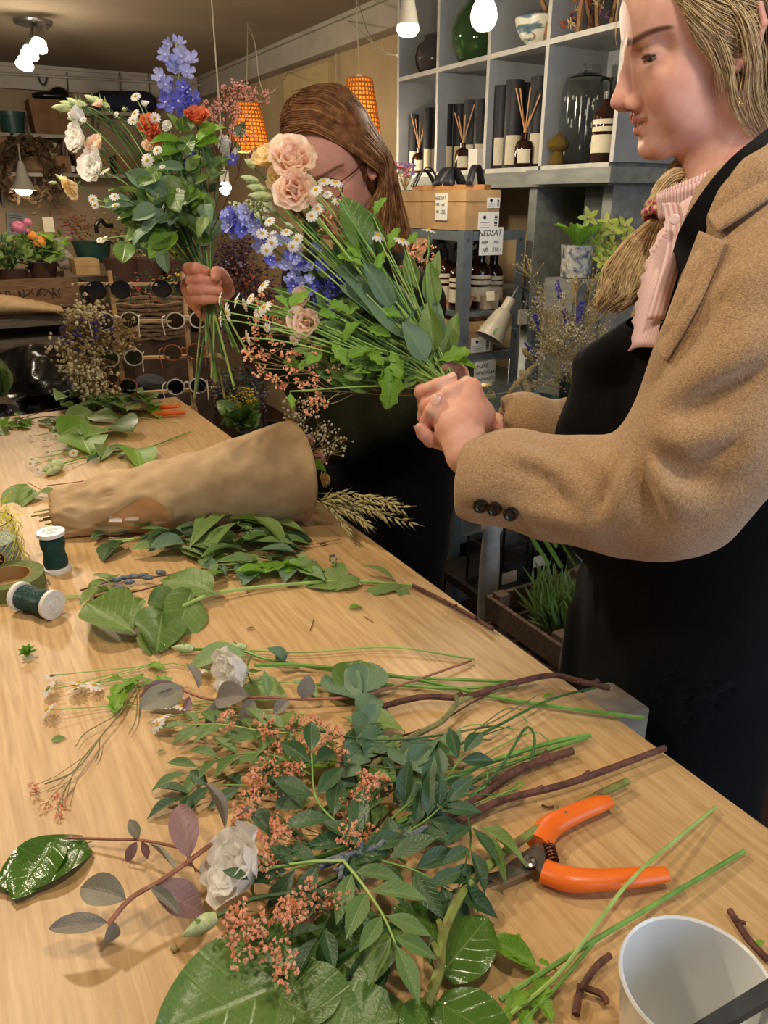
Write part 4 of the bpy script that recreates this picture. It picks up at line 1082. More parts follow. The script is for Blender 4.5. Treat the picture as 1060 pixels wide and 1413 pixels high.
# ---- flower heads: face along +z, unit radius
def petal_mesh(name,m,w=.9,cup=.5,ruffle=.08,curl_out=.2,n=7,c=6,seed=0):
    r_=random.Random(seed);P=[];ph=r_.uniform(0,6)
    for i in range(n+1):
        t=i/n;wd=w*(.25+.75*math.sin(math.pi*min(1,t*.62+.05)))*(1 if t<.85 else 1-.25*(t-.85)/.15)
        row=[]
        for j in range(c+1):
            a=2*j/c-1;y=t*(1-.12*abs(a)**2.5);x=a*wd/2
            z=cup*(t*t*.75+.45*(a*wd/2)**2*2)-curl_out*max(0,t-.72)*2.2+ruffle*math.sin(5*a+ph)*t*t
            row.append(Vector((x,y,z)))
        P.append(row)
    return MB().grid(P).mesh(name,m,sharp=180)
PETAL={}
for key,m in(('white',m_white),('cream',m_cream),('peach',m_peach),('coral',m_coral)):
    PETAL[key]=[petal_mesh('petal',m,1.08,.66,.085,.32,c=8,seed=i)for i in range(5)]
def rose(parent,c,axis,r,key,petals=14,openness=.8,name='flower',tight=False):
    """layered bloom: an own core with each petal a sub-part"""
    axis=Vector(axis).normalized();R0=frame(axis);c=Vector(c)
    core=MB();core.lathe([(.0001,-.30*r),(.10*r,-.28*r),(.24*r,-.08*r),(.20*r,.18*r),(.08*r,.30*r),(.0001,.32*r)],c,R0,10)
    fl=core.build(name,{'white':m_bud,'cream':m_cream,'peach':m_peach,'coral':m_coral}[key],parent)
    for i in range(petals):
        q=i/petals;a=i*2.4+rnd(-.2,.2);layer=q
        el=lerp(1.15,.25 if not tight else .8,layer**.8)*(1 if openness>.5 else 1.15);s_=r*lerp(.72,1.10,layer)*rnd(.92,1.08)
        y=Vector((math.cos(a)*math.cos(el),math.sin(a)*math.cos(el),math.sin(el)));z=Vector((-math.cos(a)*math.sin(el),-math.sin(a)*math.sin(el),math.cos(el)));x=y.cross(z)
        R=R0@Matrix((x,y,z)).transposed()
        inst('petal',random.choice(PETAL[key]),fl,c+R0@Vector((math.cos(a)*.05*r,math.sin(a)*.05*r,-.22*r)),R,s_)
    for i in range(5):
        a=i*1.257;d_=R0@Vector((math.cos(a)*.75,math.sin(a)*.75,-.15));lf(fl,'narrow',c-axis*.26*r,c-axis*.26*r+d_*r*.8,axis,'sepal')
    return fl
def bud_mesh():
    mb=MB();P=[]
    for i in range(11):
        t=i/10;rr=.19*math.sin(math.pi*min(1,(t*.93+.07)**.75))**.8 if i<10 else .004
        P.append([Vector((math.cos(a+t*1.6)*rr*(1+.09*math.sin(3*a)),math.sin(a+t*1.6)*rr*(1+.09*math.sin(3*a)),t))for a in[2*math.pi*j/14 for j in range(14)]])
    mb.grid(P,closed=True);return mb.mesh('bud',m_bud,sharp=180)
BUD=bud_mesh()
def bud(parent,base,tip,name='bud',w=1.0):
    base=Vector(base);tip=Vector(tip);d_=tip-base;o=inst(name,BUD,parent,base,frame(d_),(d_.length*w,d_.length*w,d_.length))
    for i in range(3):
        a=i*2.1;s_=frame(d_)@Vector((math.cos(a),math.sin(a),0));mb=lf(o,'narrow',base,base+d_*.7+s_*d_.length*.24,s_*-1,'sepal')
        mb.matrix_basis=o.matrix_basis.inverted()@mb.matrix_basis
    return o
def daisy_meshes():
    pet=MB();n=12
    for i in range(n):
        a=2*math.pi*i/n;ca,sa=math.cos(a),math.sin(a);w_=.17;P=[]
        for t,ww in((.22,.10),(.55,w_),(.85,w_*.95),(1.0,w_*.45)):
            P.append([Vector((ca*t-sa*b*ww,sa*t+ca*b*ww,.05-.20*t*t+.03*abs(b)+.02*(i%2)))for b in(-1,0,1)])
        pet.grid(P)
    disc=MB().lathe([(.28,-.04),(.30,.03),(.25,.14),(.15,.21),(.0001,.24)],n=12)
    cal=MB().lathe([(.0001,-.16),(.16,-.12),(.28,-.02)],n=8)
    return pet.mesh('petal_ring',m_white,sharp=180),disc.mesh('disc',m_yel,sharp=180),cal.mesh('calyx',m_stem,sharp=180)
D_P,D_D,D_C=daisy_meshes()
def daisy(parent,c,axis,r,name='daisy'):
    R=frame(axis)@ROTZ(rnd(0,6));o=inst(name,D_P,parent,c,R,r)
    for nm,me in(('disc',D_D),('calyx',D_C)):link(nm,me,o)
    return o
def floret_mesh(m):
    mb=MB()
    for i in range(5):
        a=2*math.pi*i/5;P=[];R=ROTZ(a)
        for t in(0.05,.35,.7,.92,1.0):
            ww={0.05:.08,.35:.24,.7:.38,.92:.30,1.0:.10}[t]
            P.append([R@Vector((b*ww,t*(1-.18*(i%2)),.62*t*t-.25*t**4+.22*b*b*t))for b in(-1,-.5,0,.5,1)])
        mb.grid(P,mi=0)
    mb.ball((0,0,.12),(.17,.17,.16),7,5,mi=1)
    return mb.mesh('floret',[m,m_eye],sharp=180)
FLORET=[floret_mesh(m_blue),floret_mesh(m_blue_d)]
def floret(parent,c,axis,r,deep=False):
    return inst('floret',FLORET[1 if deep else 0],parent,c,frame(axis)@ROTZ(rnd(0,6)),r)
def stem(parent,pts,r,m=None,name='stem',n=6,r2=None):
    P=bez(pts,5)if len(pts)>2 else[Vector(p)for p in pts];k=len(P)
    return MB().tube(P,[lerp(r,r if r2 is None else r2,i/(k-1))for i in range(k)],n).build(name,m or m_stem,parent)
def spray(parent,pts,r,cl,size,m,name='blossoms',m_st=None,density=9,spread=.02):
    """branching sprig: thin stalks in one mesh, crumbly blossoms in another (too small to tell apart)"""
    st=MB();bl=MB()
    P=bez(pts,6);st.tube(P,[lerp(r,r*.4,i/(len(P)-1))for i in range(len(P))],5)
    for c in cl:
        c=Vector(c);k=min(range(len(P)),key=lambda i:(P[i]-c).length+.35*i*0);k=max(0,k-4)
        st.tube([P[k],P[k].lerp(c,.55)+rvec(.004),c],[r*.5,r*.4,r*.3],4)
        for i in range(density):
            q=c+Vector((rnd(-1,1),rnd(-1,1),rnd(-1,1)))*spread
            if i%2==0:st.tube([c.lerp(P[k],.12),q],[r*.3,r*.22],3,cap=False)
            for _ in range(3):
                z=rvec(1).normalized();R=frame(z);s_=size*rnd(.7,1.3);o=q+rvec(size*.8)
                bl.add([o+R@Vector(v)*s_ for v in((0,0,-.5),(.5,0,.3),(-.25,.43,.35),(-.25,-.43,.3),(.1,.1,.75))],[(0,1,2),(0,2,3),(0,3,1),(1,4,2),(2,4,3),(3,4,1)])
    s_o=st.build('stalks',m_st or m_stem_d,parent);b_o=bl.build(name,m,parent,smooth=False);b_o['kind']='stuff'
    return s_o
def pinnate(parent,pts,kind,ln,pairs=5,m=None,nrm=None,r=.0012,spread=1.0,name='sprig_stalk'):
    """feathered leaf: stalk with paired leaflets (sub-parts) and one at the end"""
    P=bez(pts,8);st=stem(parent,pts,r,m or m_stem,name,r2=r*.5);n=nrm if nrm is not None else V(0,0,1)
    for i in range(pairs):
        k=int(lerp(len(P)*.18,len(P)-3,i/max(1,pairs-1)));t=(P[k+1]-P[k-1]).normalized();s_=t.cross(Vector(n)).normalized()
        for sg in(-1,1):
            d_=(t*.75+s_*sg*.8*spread+Vector(n).normalized()*rnd(-.15,.25)).normalized();l_=ln*rnd(.85,1.1)*(1-.25*i/pairs)
            lf(st,kind,P[k]+rvec(.0005),P[k]+d_*l_,Vector(n)+rvec(.35),'leaflet')
    lf(st,kind,P[-1],P[-1]+(P[-1]-P[-3]).normalized()*ln*.9,Vector(n)+rvec(.3),'leaflet')
    return st
# ================================================================== bouquet held upright by the woman behind
b1=thing('bouquet','upright mixed bouquet with tall blue delphinium held in a fist on the left','bouquet',D(290,400,1.37))
CG=D(288,395,1.372) # where the stems pass through the fist
TOC=-FWD
def from_grip(p,r=.0016,m=None,sag=.02,below=0.0):
    p=Vector(p);g=CG+RIGHT*rnd(-.008,.008)+FWD*rnd(-.006,.006)
    return stem(b1,[g,g.lerp(p,.5)+UP*sag*.3+rvec(.004),p],r,m or m_stem,r2=r*.7)
# stems below the fist
for i in range(17):
    u=rnd(278,300);g=CG+RIGHT*rnd(-.011,.011)+FWD*rnd(-.008,.008);e=D(rnd(268,352)if i%3 else rnd(284,300),rnd(470,560),1.36+rnd(-.02,.02))
    stem(b1,[g+UP*.03,g,g.lerp(e,.5)+rvec(.004),e],rnd(.0016,.0026),random.choice([m_stem,m_stem_d,m_stem_p,m_twig_g]))
# tall delphinium
dp=[D(262,170,1.36),D(252,130,1.36),D(245,90,1.355),D(243,58,1.35)]
from_grip(dp[0],.0024);stem(b1,dp,.002,m_stem,r2=.001)
for u,v in((233,62),(246,60),(229,76),(250,78),(237,88),(262,84),(258,100),(241,98),(248,92),(222,106),(228,117),(253,121),(234,128),(260,128),(246,140),(230,142),(262,145),(250,133),(258,155),(240,150),(266,140)):
    dd=1.345+rnd(-.02,.02);floret(b1,D(u,v,dd),TOC+RIGHT*rnd(-.7,.7)+UP*rnd(-.4,.4),rnd(.0135,.0175)*(.8 if v<70 else 1),v>118)
for u,v in((243,60),(252,66)):bud(b1,D(243,66,1.35),D(u,v-2,1.35),'flower_bud')
for u,v in((322,222),(268,222),(262,228)):floret(b1,D(u,v,1.345),TOC+rvec(.4),.013,True)
# lisianthus buds fanned out to the left
for(u0,v0,u1,v1)in((128,156,82,140),(120,152,92,135),(140,158,100,138),(132,165,108,142),(150,150,116,131),(148,152,130,133),(125,150,70,148),(158,160,140,140),(118,168,92,163),(112,188,92,184),(175,150,168,152)):
    a_,b_=D(u0,v0,1.33+rnd(-.02,.02)),None;b_=D(u1,v1,1.33+rnd(-.02,.02));L_=(b_-a_).length;d_=(b_-a_).normalized();base=b_-d_*min(L_,.034)
    bud(b1,base,b_,w=1.0);mid=D(u0+62,v0+55,1.35);stem(b1,[CG+rvec(.006),mid,a_,base],.0014,m_stem_d,r2=.001)
# open blooms
def bloom(u,v,r,key,ax,dd=1.325,n=14,**k):
    c=D(u,v,dd);a_=(TOC*ax[2]+RIGHT*ax[0]+UP*ax[1]).normalized();from_grip(c-a_*r*.3,.0018,m_stem_d);return rose(b1,c,a_,r,key,n,**k)
bloom(110,193,.028,'white',(-.5,-.1,.7));bloom(132,232,.032,'white',(-.4,-.1,.8));bloom(112,163,.024,'white',(-.6,.6,.2),tight=True)
bloom(133,203,.022,'peach',(-.3,.3,.7));bloom(102,257,.024,'cream',(-.6,-.6,.4));bloom(206,178,.023,'coral',(0,.2,.9));bloom(214,190,.018,'coral',(.1,-.1,.9));bloom(272,165,.028,'coral',(.1,.5,.8));bloom(205,203,.013,'peach',(.0,.1,.9))
bloom(309,206,.024,'white',(.5,.1,.7),1.38);bloom(137,145,.013,'peach',(-.3,.6,.5),n=10);bloom(232,176,.012,'white',(0,.2,1),n=10);bloom(200,145,.010,'white',(0,.9,.2),n=8)
bud(b1,D(88,250,1.325),D(76,240,1.32));bud(b1,D(78,252,1.325),D(66,252,1.32))
# daisies
for u,v,r in((187,133,.0095),(186,157,.0095),(183,166,.009),(214,163,.010),(203,221,.0115),(217,207,.0095),(144,236,.0105),(158,271,.009),(159,284,.009),(128,275,.008),(131,283,.0075),(143,330,.0085),(137,331,.006),(224,230,.006),(160,158,.006),(115,165,.006),(185,163,.008),(251,264,.006),(246,262,.004)):
    c=D(u,v,1.31+rnd(-.015,.015));ax_=TOC*rnd(.4,1)+RIGHT*rnd(-.5,.3)+UP*rnd(-.2,.6);daisy(b1,c,ax_,r)
    q=D(lerp(u,270,.45),lerp(v,330,.45),1.335);stem(b1,[q,c.lerp(q,.5)+UP*.006,c-ax_.normalized()*r*.1],.0009,m_stem_p)
# rose-coloured statice on the right
for pts,cl in(([D(292,300,1.36),D(312,240,1.37),D(330,150,1.38)],[(u,v)for u,v in((310,126),(324,124),(330,120),(338,132),(325,146),(340,128),(352,132),(365,134))]),
                ([D(290,300,1.36),D(300,240,1.36),D(296,170,1.36)],[(u,v)for u,v in((287,150),(300,140),(294,158),(312,150),(325,158),(302,168),(285,155),(318,140))]),
                ([D(292,320,1.37),D(320,260,1.38),D(345,200,1.39)],[(u,v)for u,v in((335,170),(345,190),(330,185),(348,212),(320,178))])):
    spray(b1,pts,.0012,[D(u,v,1.375+rnd(-.015,.015))for u,v in cl],.0042,m_rosy,'blossoms',m_twig,10,.011)
# big leaves
for a_,b_,k,n in(((262,200),(208,188),'bright',(0,.7,.7)),((256,205),(222,208),'bright',(.1,.3,.9)),((265,202),(306,170),'bright',(-.4,.5,.8)),((268,198),(300,192),'bright',(-.2,.5,.8)),((248,185),(250,160),'mid',(.1,.2,1)),((250,180),(232,158),'mid',(0,.2,1)),
                     ((225,300),(188,262),'salal',(-.2,.4,.9)),((230,310),(190,305),'salal',(-.1,.2,1)),((240,320),(195,340),'salal',(0,.1,1)),((245,318),(206,355),'bright',(0,.1,1)),((225,290),(160,300),'salal',(-.2,.7,.5)),((235,300),(170,330),'mid',(-.2,.4,.8)),((210,270),(150,258),'mid',(-.1,.9,.3)),
                     ((215,262),(185,245),'pale',(0,.5,.8)),((230,250),(196,235),'mid',(0,.4,.8))):
    lf(b1,k,D(*a_,1.335),D(*b_,1.30),RIGHT*n[0]+UP*n[1]+TOC*n[2])
# blue-green foliage in the middle and right
rr=random.Random(11)
for i in range(64):
    u,v=rr.gauss(235,26),rr.gauss(285,26);d_=1.32+rr.uniform(-.03,.06);a_=D(u,v,d_);an=rr.uniform(2.2,5.2)
    b_=a_+RIGHT*math.cos(an)*.048+UP*(math.sin(an)*.042)+TOC*rr.uniform(-.005,.02)
    if abs(u-311)>16 or abs(v-260)>18:lf(b1,rr.choice(['blue','blue','mid','dark','salal']),a_,b_,TOC+UP*rr.uniform(-.2,.8)+RIGHT*rr.uniform(-.4,.4))
for i in range(70):
    u,v=rr.gauss(268,24),rr.gauss(250,32);a_=D(u,v,1.35+rr.uniform(-.03,.05));an=rr.uniform(.2,2.9);b_=a_+RIGHT*math.cos(an)*.042+UP*(math.sin(an)*.042)+TOC*rr.uniform(-.01,.015)
    if abs(u-308)>20 or abs(v-262)>24:lf(b1,rr.choice(['mid','dark','lance','salal','mid']),a_,b_,TOC+UP*rr.uniform(-.2,.8)+RIGHT*rr.uniform(-.5,.5))
for i in range(16):
    u,v=rr.uniform(292,345),rr.uniform(190,330);a_=D(u,v,1.38+rr.uniform(-.02,.05));an=rr.uniform(.2,2.9);b_=a_+RIGHT*math.cos(an)*.035+UP*(math.sin(an)*.035)
    if abs(u-311)>24 or abs(v-265)>30:lf(b1,rr.choice(['mid','dark','salal','blue']),a_,b_,TOC+UP*rr.uniform(-.2,.8))
for i in range(22):
    u,v=rr.uniform(200,290),rr.uniform(225,300);from_grip(D(u,v,1.35+rr.uniform(-.02,.03)),.0013,rr.choice([m_stem,m_stem_d,m_twig]))
for i in range(14):
    u,v=rr.uniform(190,285),rr.uniform(215,290);a_=D(u,v,1.315);an=rr.uniform(0,6.28);lf(b1,'lobed',a_,a_+RIGHT*math.cos(an)*.022+UP*math.sin(an)*.022,TOC+rvec(.4))
# ================================================================== bouquet held out by the woman in the coat
b2=thing('bouquet','lisianthus and chamomile bouquet held out sideways in two hands','bouquet',D(640,560,.95))
CG2=D(628,545,.948);AXI=(D(470,380,.98)-D(640,560,.948)).normalized()
def g2(p,r=.0016,m=None,bend=.02,name='stem'):
    p=Vector(p);g=CG2+rvec(.007);return stem(b2,[g,g.lerp(p,.45)+UP*bend*.4+rvec(.004),p],r,m or random.choice([m_stem,m_stem_d,m_stem_p]),name,r2=r*.7)
for i in range(15): # stems run on below the hands, towards the lower right
    g=CG2+rvec(.008);e=D(rnd(740,808),rnd(728,786),1.03+rnd(-.02,.02));stem(b2,[g-AXI*-.02,g,g.lerp(e,.5)+rvec(.004),e],rnd(.0020,.0034),random.choice([m_stem,m_stem_d,m_stem]))
# peach lisianthus at the top
def bl(u,v,r,key,ax,dd,n=15,**k):
    c=D(u,v,dd);a_=(TOC*ax[2]+RIGHT*ax[0]+UP*ax[1]).normalized();g2(c-a_*r*.3,.0022);return rose(b2,c,a_,r,key,n,**k)
bl(404,224,.034,'peach',(.1,.2,.95),.955,18);bl(404,262,.030,'peach',(.2,-.3,.9),.95,16);bl(376,220,.028,'cream',(-.4,.5,.6),.97);bl(385,245,.018,'cream',(-.3,-.2,.8),.96,10)
bl(424,445,.024,'peach',(-.2,-.2,.8),.945,12);bl(418,415,.018,'peach',(-.3,.3,.8),.95,10);bl(520,352,.014,'coral',(.2,.2,.8),.965,9);bl(373,288,.010,'white',(-.5,.2,.7),.97,8)
for a_,b_ in(((392,208),(396,196)),((352,232),(340,222)),((356,250),(337,245)),((368,262),(346,258)),((424,235),(428,222)),((376,272),(350,270)),((380,292),(366,282)),((405,315),(395,308)),((425,292),(412,282))):
    p,q=D(*a_,.965),D(*b_,.96);bud(b2,p,q+(q-p)*.3,w=1.1);g2(p,.0014)
# blue delphinium spike lying along the left edge
dp=[D(470,425,.985),D(430,395,.98),D(385,350,.975),D(340,310,.97),D(318,302,.97)];g2(dp[0],.0024);stem(b2,dp,.002,m_stem,r2=.001)
for i in range(64):
    t=(i/63)**.9;k=t*4;j=min(3,int(k));p=dp[j].lerp(dp[j+1],k-j);s_=rnd(-1,1);q=p+(UP*.7+RIGHT*.7)*s_*.020*(1.15-.5*t)+TOC*rnd(.0,.024)
    floret(b2,q,TOC+UP*rnd(-.5,.6)+RIGHT*rnd(-.8,.4),rnd(.0070,.0112),i%4==0 or t<.25)
for u,v in((462,388),(455,402),(470,398),(445,365),(435,345)):floret(b2,D(u,v,.97),TOC+rvec(.5),.010,True)
for u,v in((362,322),(395,320),(375,335),(410,330),(368,345),(404,340)):daisy(b2,D(u,v,.945),TOC+rvec(.5),.008)
# chamomile
for u,v,r,ax in((303,412,.0085,(-1,.2,.2)),(326,414,.010,(-.9,.3,.2)),(337,421,.009,(-.8,-.3,.3)),(313,431,.012,(-.9,-.2,.4)),(341,466,.0095,(-.9,-.3,.3)),(363,394,.0105,(-.6,.5,.6)),(365,424,.0105,(-.5,.5,.7)),(358,430,.009,(-.3,.3,.8)),(304,440,.010,(-1,0,.2)),(345,412,.008,(-.6,.3,.6)),
                    (521,325,.0105,(.3,.5,.8)),(555,332,.011,(.3,.7,.6)),(592,318,.010,(.2,.9,.4)),(463,252,.0100,(.2,.6,.7)),(447,250,.009,(-.1,.5,.8)),(436,262,.009,(-.2,.4,.8)),(466,278,.0085,(.3,.5,.7)),(438,288,.0085,(-.2,.2,.9)),(430,298,.008,(-.2,.1,.9)),(372,305,.008,(-.3,.4,.8)),(376,325,.0075,(-.4,.2,.9)),(405,470,.0075,(-.5,-.5,.6)),(368,452,.006,(-.5,-.3,.7)),(452,268,.006,(0,.3,.9))):
    c=D(u,v,.94+rnd(-.015,.015));a_=(TOC*ax[2]+RIGHT*ax[0]+UP*ax[1]).normalized();daisy(b2,c,a_,r)
    q=D(lerp(u,590,.5),lerp(v,505,.5)-(8 if v<400 else-4),.945);stem(b2,[CG2+rvec(.006),q,c.lerp(q,.4)+UP*.004,c-a_*r*.1],.0011,random.choice([m_stem_p,m_stem]),r2=.0008)
# long bare stems seen on top
for u,v in((466,275),(430,330),(470,345),(440,300),(495,330),(505,405),(480,300),(450,420),(420,395),(520,470),(560,385),(470,500),(440,520)):
    g2(D(u,v,.935+rnd(-.01,.02)),rnd(.0012,.0022))
# peach-brown statice hanging low on the left
for pts,cl in(([CG2,D(520,520,.97),D(420,470,.985),D(350,440,.985)],((356,412),(372,428),(352,448),(364,462),(380,480),(395,445),(400,490),(372,440))),
                ([CG2,D(530,540,.965),D(440,515,.975),D(350,500,.98)],((344,470),(346,492),(356,508),(376,522),(402,506),(420,480),(436,488),(392,530),(362,488),(430,500))),
                ([CG2,D(540,545,.965),D(470,540,.97),D(410,540,.975)],((428,560),(415,530),(440,545),(456,512),(462,495),(432,520),(446,560))),
                ([CG2,D(560,450,.99),D(555,380,.995)],((562,360),(575,350),(590,350),(580,340),(565,352))),([CG2,D(500,440,.99),D(470,320,1.0)],((448,310),(470,318),(462,300),(490,322)))):
    spray(b2,pts,.0011,[D(u,v,.972+rnd(-.02,.015))for u,v in cl],.0034,m_orange,'blossoms',m_dry,9,.009)
for u,v in((345,288),(350,300),(333,296),(360,295)):
    spray(b2,[D(400,340,1.0),D(370,310,.99),D(u,v,.985)],.001,[D(u+rnd(-8,8),v+rnd(-8,8),.98)for _ in range(3)],.0040,m_bud,'blossoms',m_stem,8,.008)
# large blue-green leaves low on the right and others between
BL=[((560,500),(604,412),.955,'blue',1.0),((590,500),(575,425),.945,'blue',.9),((575,475),(480,352),.94,'blue',.8),((560,450),(470,395),.935,'blue',.8),((505,345),(476,268),.93,'salal',.75),((600,490),(590,415),.928,'mid',.9),((545,430),(500,360),.930,'blue',.6),((590,500),(555,445),.92,'blue',1.0),
      ((520,360),(505,290),.95,'salal',.8),((570,480),(520,440),.94,'mid',1),((600,520),(620,460),.945,'mid',.9),((575,400),(560,345),.945,'mid',.8),((600,430),(590,360),.95,'mid',.8),((505,520),(430,490),.97,'salal',1.0),((520,530),(455,500),.96,'salal',1.0),((540,520),(480,470),.955,'mid',1.0),((480,470),(440,440),.95,'mid',1.),((560,520),(500,505),.95,'blue',1),((585,530),(530,515),.95,'mid',1),((612,500),(628,430),.96,'mid',.8),((596,395),(606,345),.955,'mid',.7)]
for a_,b_,d_,k,w_ in BL:lf(b2,k,D(*a_,d_+.01),D(*b_,d_-.005),TOC+UP*rnd(.1,.6)+RIGHT*rnd(-.4,.5),wide=w_)
for a_,b_ in(((510,410),(478,432)),((505,440),(470,462)),((490,430),(455,418)),((560,440),(525,425)),((525,430),(500,415)),((470,440),(440,430)),((545,490),(535,560)),((545,500),(525,530)),((538,480),(555,520)),((535,350),(548,312)),((600,500),(650,480)),((612,495),(660,500)),((610,500),(640,488)),((505,370),(470,345)),((500,360),(478,328)),((530,345),(520,370)),((515,300),(530,270)),((560,340),(575,320)),((400,430),(385,405)),((455,470),(480,500)),((500,480),(530,500)),((430,400),(400,420)),((400,540),(404,560)),((520,480),(480,490)),((500,450),(540,460))):
    q=D(*a_,.938);lf(b2,'lobed',q,D(*b_,.93),TOC+UP*.5+rvec(.4));g2(q,.0011,m_stem_p)
rr=random.Random(21)
for i in range(150):
    t=rr.uniform(.12,1.0);sp_=88*t**.8;u=lerp(610,455,t)+rr.gauss(0,sp_*.40);v=lerp(525,385,t)+rr.gauss(0,sp_*.44)
    if u>612:continue
    a_=D(u,v,.985+rr.uniform(-.02,.035));an=rr.uniform(1.6,4.0);b_=a_+RIGHT*math.cos(an)*.03+UP*math.sin(an)*.03+TOC*rr.uniform(-.01,.015)
    lf(b2,rr.choice(['mid','dark','blue','salal','lance']),a_,b_,TOC+UP*rr.uniform(-.2,.9)+RIGHT*rr.uniform(-.5,.5))
for i in range(26):
    t=rr.uniform(.3,1.0);u=lerp(610,440,t)+rr.gauss(0,50*t);v=lerp(525,390,t)+rr.gauss(0,55*t);g2(D(u,v,.965+rr.uniform(-.02,.03)),rr.uniform(.001,.0018))

for i in range(90):
    t=rr.uniform(.1,.95);u=lerp(600,430,t)+rr.gauss(0,26*t);v=lerp(528,480,t)+rr.gauss(-6,24*t);a_=D(u,v,.955+rr.uniform(-.012,.02));an=rr.uniform(1.9,4.2)
    lf(b2,rr.choice(['mid','bright','mid','salal','lobed']),a_,a_+RIGHT*math.cos(an)*.028+UP*math.sin(an)*.022+TOC*rr.uniform(-.006,.01),TOC+UP*rr.uniform(.0,.9)+RIGHT*rr.uniform(-.5,.5),wide=rr.uniform(.7,1.1))
# ================================================================== tools and wares on the table
m_orange_p=M('orange_plastic','#e2661c','#ea7226',20,.32,bump=.03,bscale=300);m_steel=M('blade_steel','#8d8a84','#a8a49c',60,.28,metal=.9);m_spring=M('spring_brown','#5a3426',rough=.35,metal=.7)
def hull(name,parent,pts,rs,m,flat=.75,n=14):
    """smooth bar with an oval section"""
    P=bez(pts,7);k=len(P);R_=[];q=len(rs)-1
    for i in range(k):
        x=i/(k-1)*q;j=min(q-1,int(x));R_.append(lerp(rs[j],rs[j+1],x-j))
    mb=MB();vs=[]
    for i in range(k):
        t=P[min(i+1,k-1)]-P[max(i-1,0)];t.normalize();up=V(0,0,1);s_=t.cross(up).normalized()
        vs.append([P[i]+s_*math.cos(a)*R_[i]+up*math.sin(a)*R_[i]*flat for a in[2*math.pi*j/n for j in range(n)]])
    mb.grid(vs,closed=True);mb.add(vs[0],[tuple(range(n))[::-1]]);mb.add(vs[-1],[tuple(range(n))]);return mb.build(name,m,parent,sharp=60)
def pruner(label,at,sc=1.0):
    """at(u, v, z): maps the near pruner's outline to the table"""
    o=thing('pruning_shears',label,'shears',at(742,1195,0),'orange pruning shears')
    hull('handle',o,[at(742,1165,.010),at(760,1140,.012),at(795,1122,.013),at(825,1110,.013),at(842,1105,.012)],[.0135*sc,.0125*sc,.0105*sc,.0098*sc,.0070*sc],m_orange_p)
    hull('handle',o,[at(750,1202,.010),at(785,1213,.012),at(830,1214,.013),at(880,1210,.013),at(920,1206,.012)],[.0125*sc,.0125*sc,.0105*sc,.0098*sc,.0075*sc],m_orange_p)
    def plate(pl,z,th,name,m=m_steel):
        ps=[at(u,v,z)for u,v in pl];c=ps[0];mb=MB();n=len(ps);mb.add(ps+[p+V(0,0,th)for p in ps],[tuple(range(n))[::-1],tuple(range(n,2*n))]+[(i,(i+1)%n,n+(i+1)%n,n+i)for i in range(n)])
        b=mb.build(name,m,o)
        return b
    plate([(752,1172),(742,1166),(722,1180),(700,1196),(688,1206),(672,1210),(664,1206),(672,1216),(694,1221),(726,1208),(752,1198)],.0095,.004,'blade')
    plate([(756,1198),(722,1206),(694,1218),(668,1228),(664,1222),(690,1209),(716,1196),(738,1190)],.0055,.004,'counter_blade')
    plate([(726,1184),(742,1178),(752,1192),(760,1204),(744,1206)],.0135,.003,'pivot_plate')
    c=at(731,1190,.0165);MB().lathe([(.0065*sc,0),(.0065*sc,.002),(.0042*sc,.003),(.0040*sc,.001),(.0001,.001)],c,I3,18).build('pivot_bolt',m_steel,o)
    a_,b_=at(757,1166,.012),at(764,1192,.012);ax=(b_-a_).normalized();R=frame(ax);L_=(b_-a_).length
    MB().tube([a_+ax*L_*i/60+R@Vector((math.cos(i*.6)*.0052*sc,math.sin(i*.6)*.0052*sc,0))for i in range(61)],.0013*sc,6).build('spring',m_spring,o)
    return o
pruner('orange-handled pruning shears lying open near the white mug',lambda u,v,z:T(u,v,z))
# second pair at the far end of the table: same tool seen closed, handles to the right
o=thing('pruning_shears','orange-handled pruning shears lying closed at the far end of the table','shears',T(225,568),'orange pruning shears')
hull('handle',o,[T(208,571,.010),T(232,570,.012),T(256,569,.012)],[.009,.010,.007],m_orange_p);hull('handle',o,[T(206,563,.010),T(228,562,.012),T(249,560,.012)],[.009,.009,.006],m_orange_p)
hull('blade',o,[T(208,568,.008),T(180,567,.007),T(150,566,.006)],[.006,.008,.002],M('blade_dark','#4a3a30',rough=.4,metal=.6),.3)
# mug
m_china=M('white_china','#dfe0de',rough=.22,coat=.3,bump=.01,bscale=30)
mc=T(962,1352,.108);mc.z=TABLE_Z;mg=thing('coffee_mug','white china mug standing at the near right corner of the table','mug',mc)
MB().lathe([(.030,0),(.034,.001),(.037,.006),(.0425,.05),(.0485,.104),(.0495,.1065),(.0485,.1085),(.0468,.107),(.0455,.10),(.040,.05),(.034,.010),(.020,.007),(.0001,.0065)],mc,I3,56).build('body',m_china,mg)
hd=RIGHT*.9-V(FW_H.x,FW_H.y,0)*.5;hd.normalize()
MB().tube(bez([mc+hd*.044+V(0,0,.088),mc+hd*.072+V(0,0,.085),mc+hd*.078+V(0,0,.055),mc+hd*.062+V(0,0,.026),mc+hd*.038+V(0,0,.022)],6),[.006]*25,10,flat=.6).build('handle',m_china,mg)
sp=thing('knife','dark steel knife handle leaning in the white mug','knife',mc+V(0,0,.008))
kd=(T(1085,1362,.116)-mc);kd.z=0;kd.normalize();a_=mc+kd*.050+V(0,0,.118);b_=mc-kd*.022+V(0,0,.0125)
R=frame(a_-b_,V(0,0,1));MB().obox((a_+b_)/2+(a_-b_).normalized()*.02,R,(.0022,.0075,(a_-b_).length/2+.019),bev=.001).build('handle',M('knife_grey','#3f4144','#4b4d50',40,.35,metal=.4),sp)
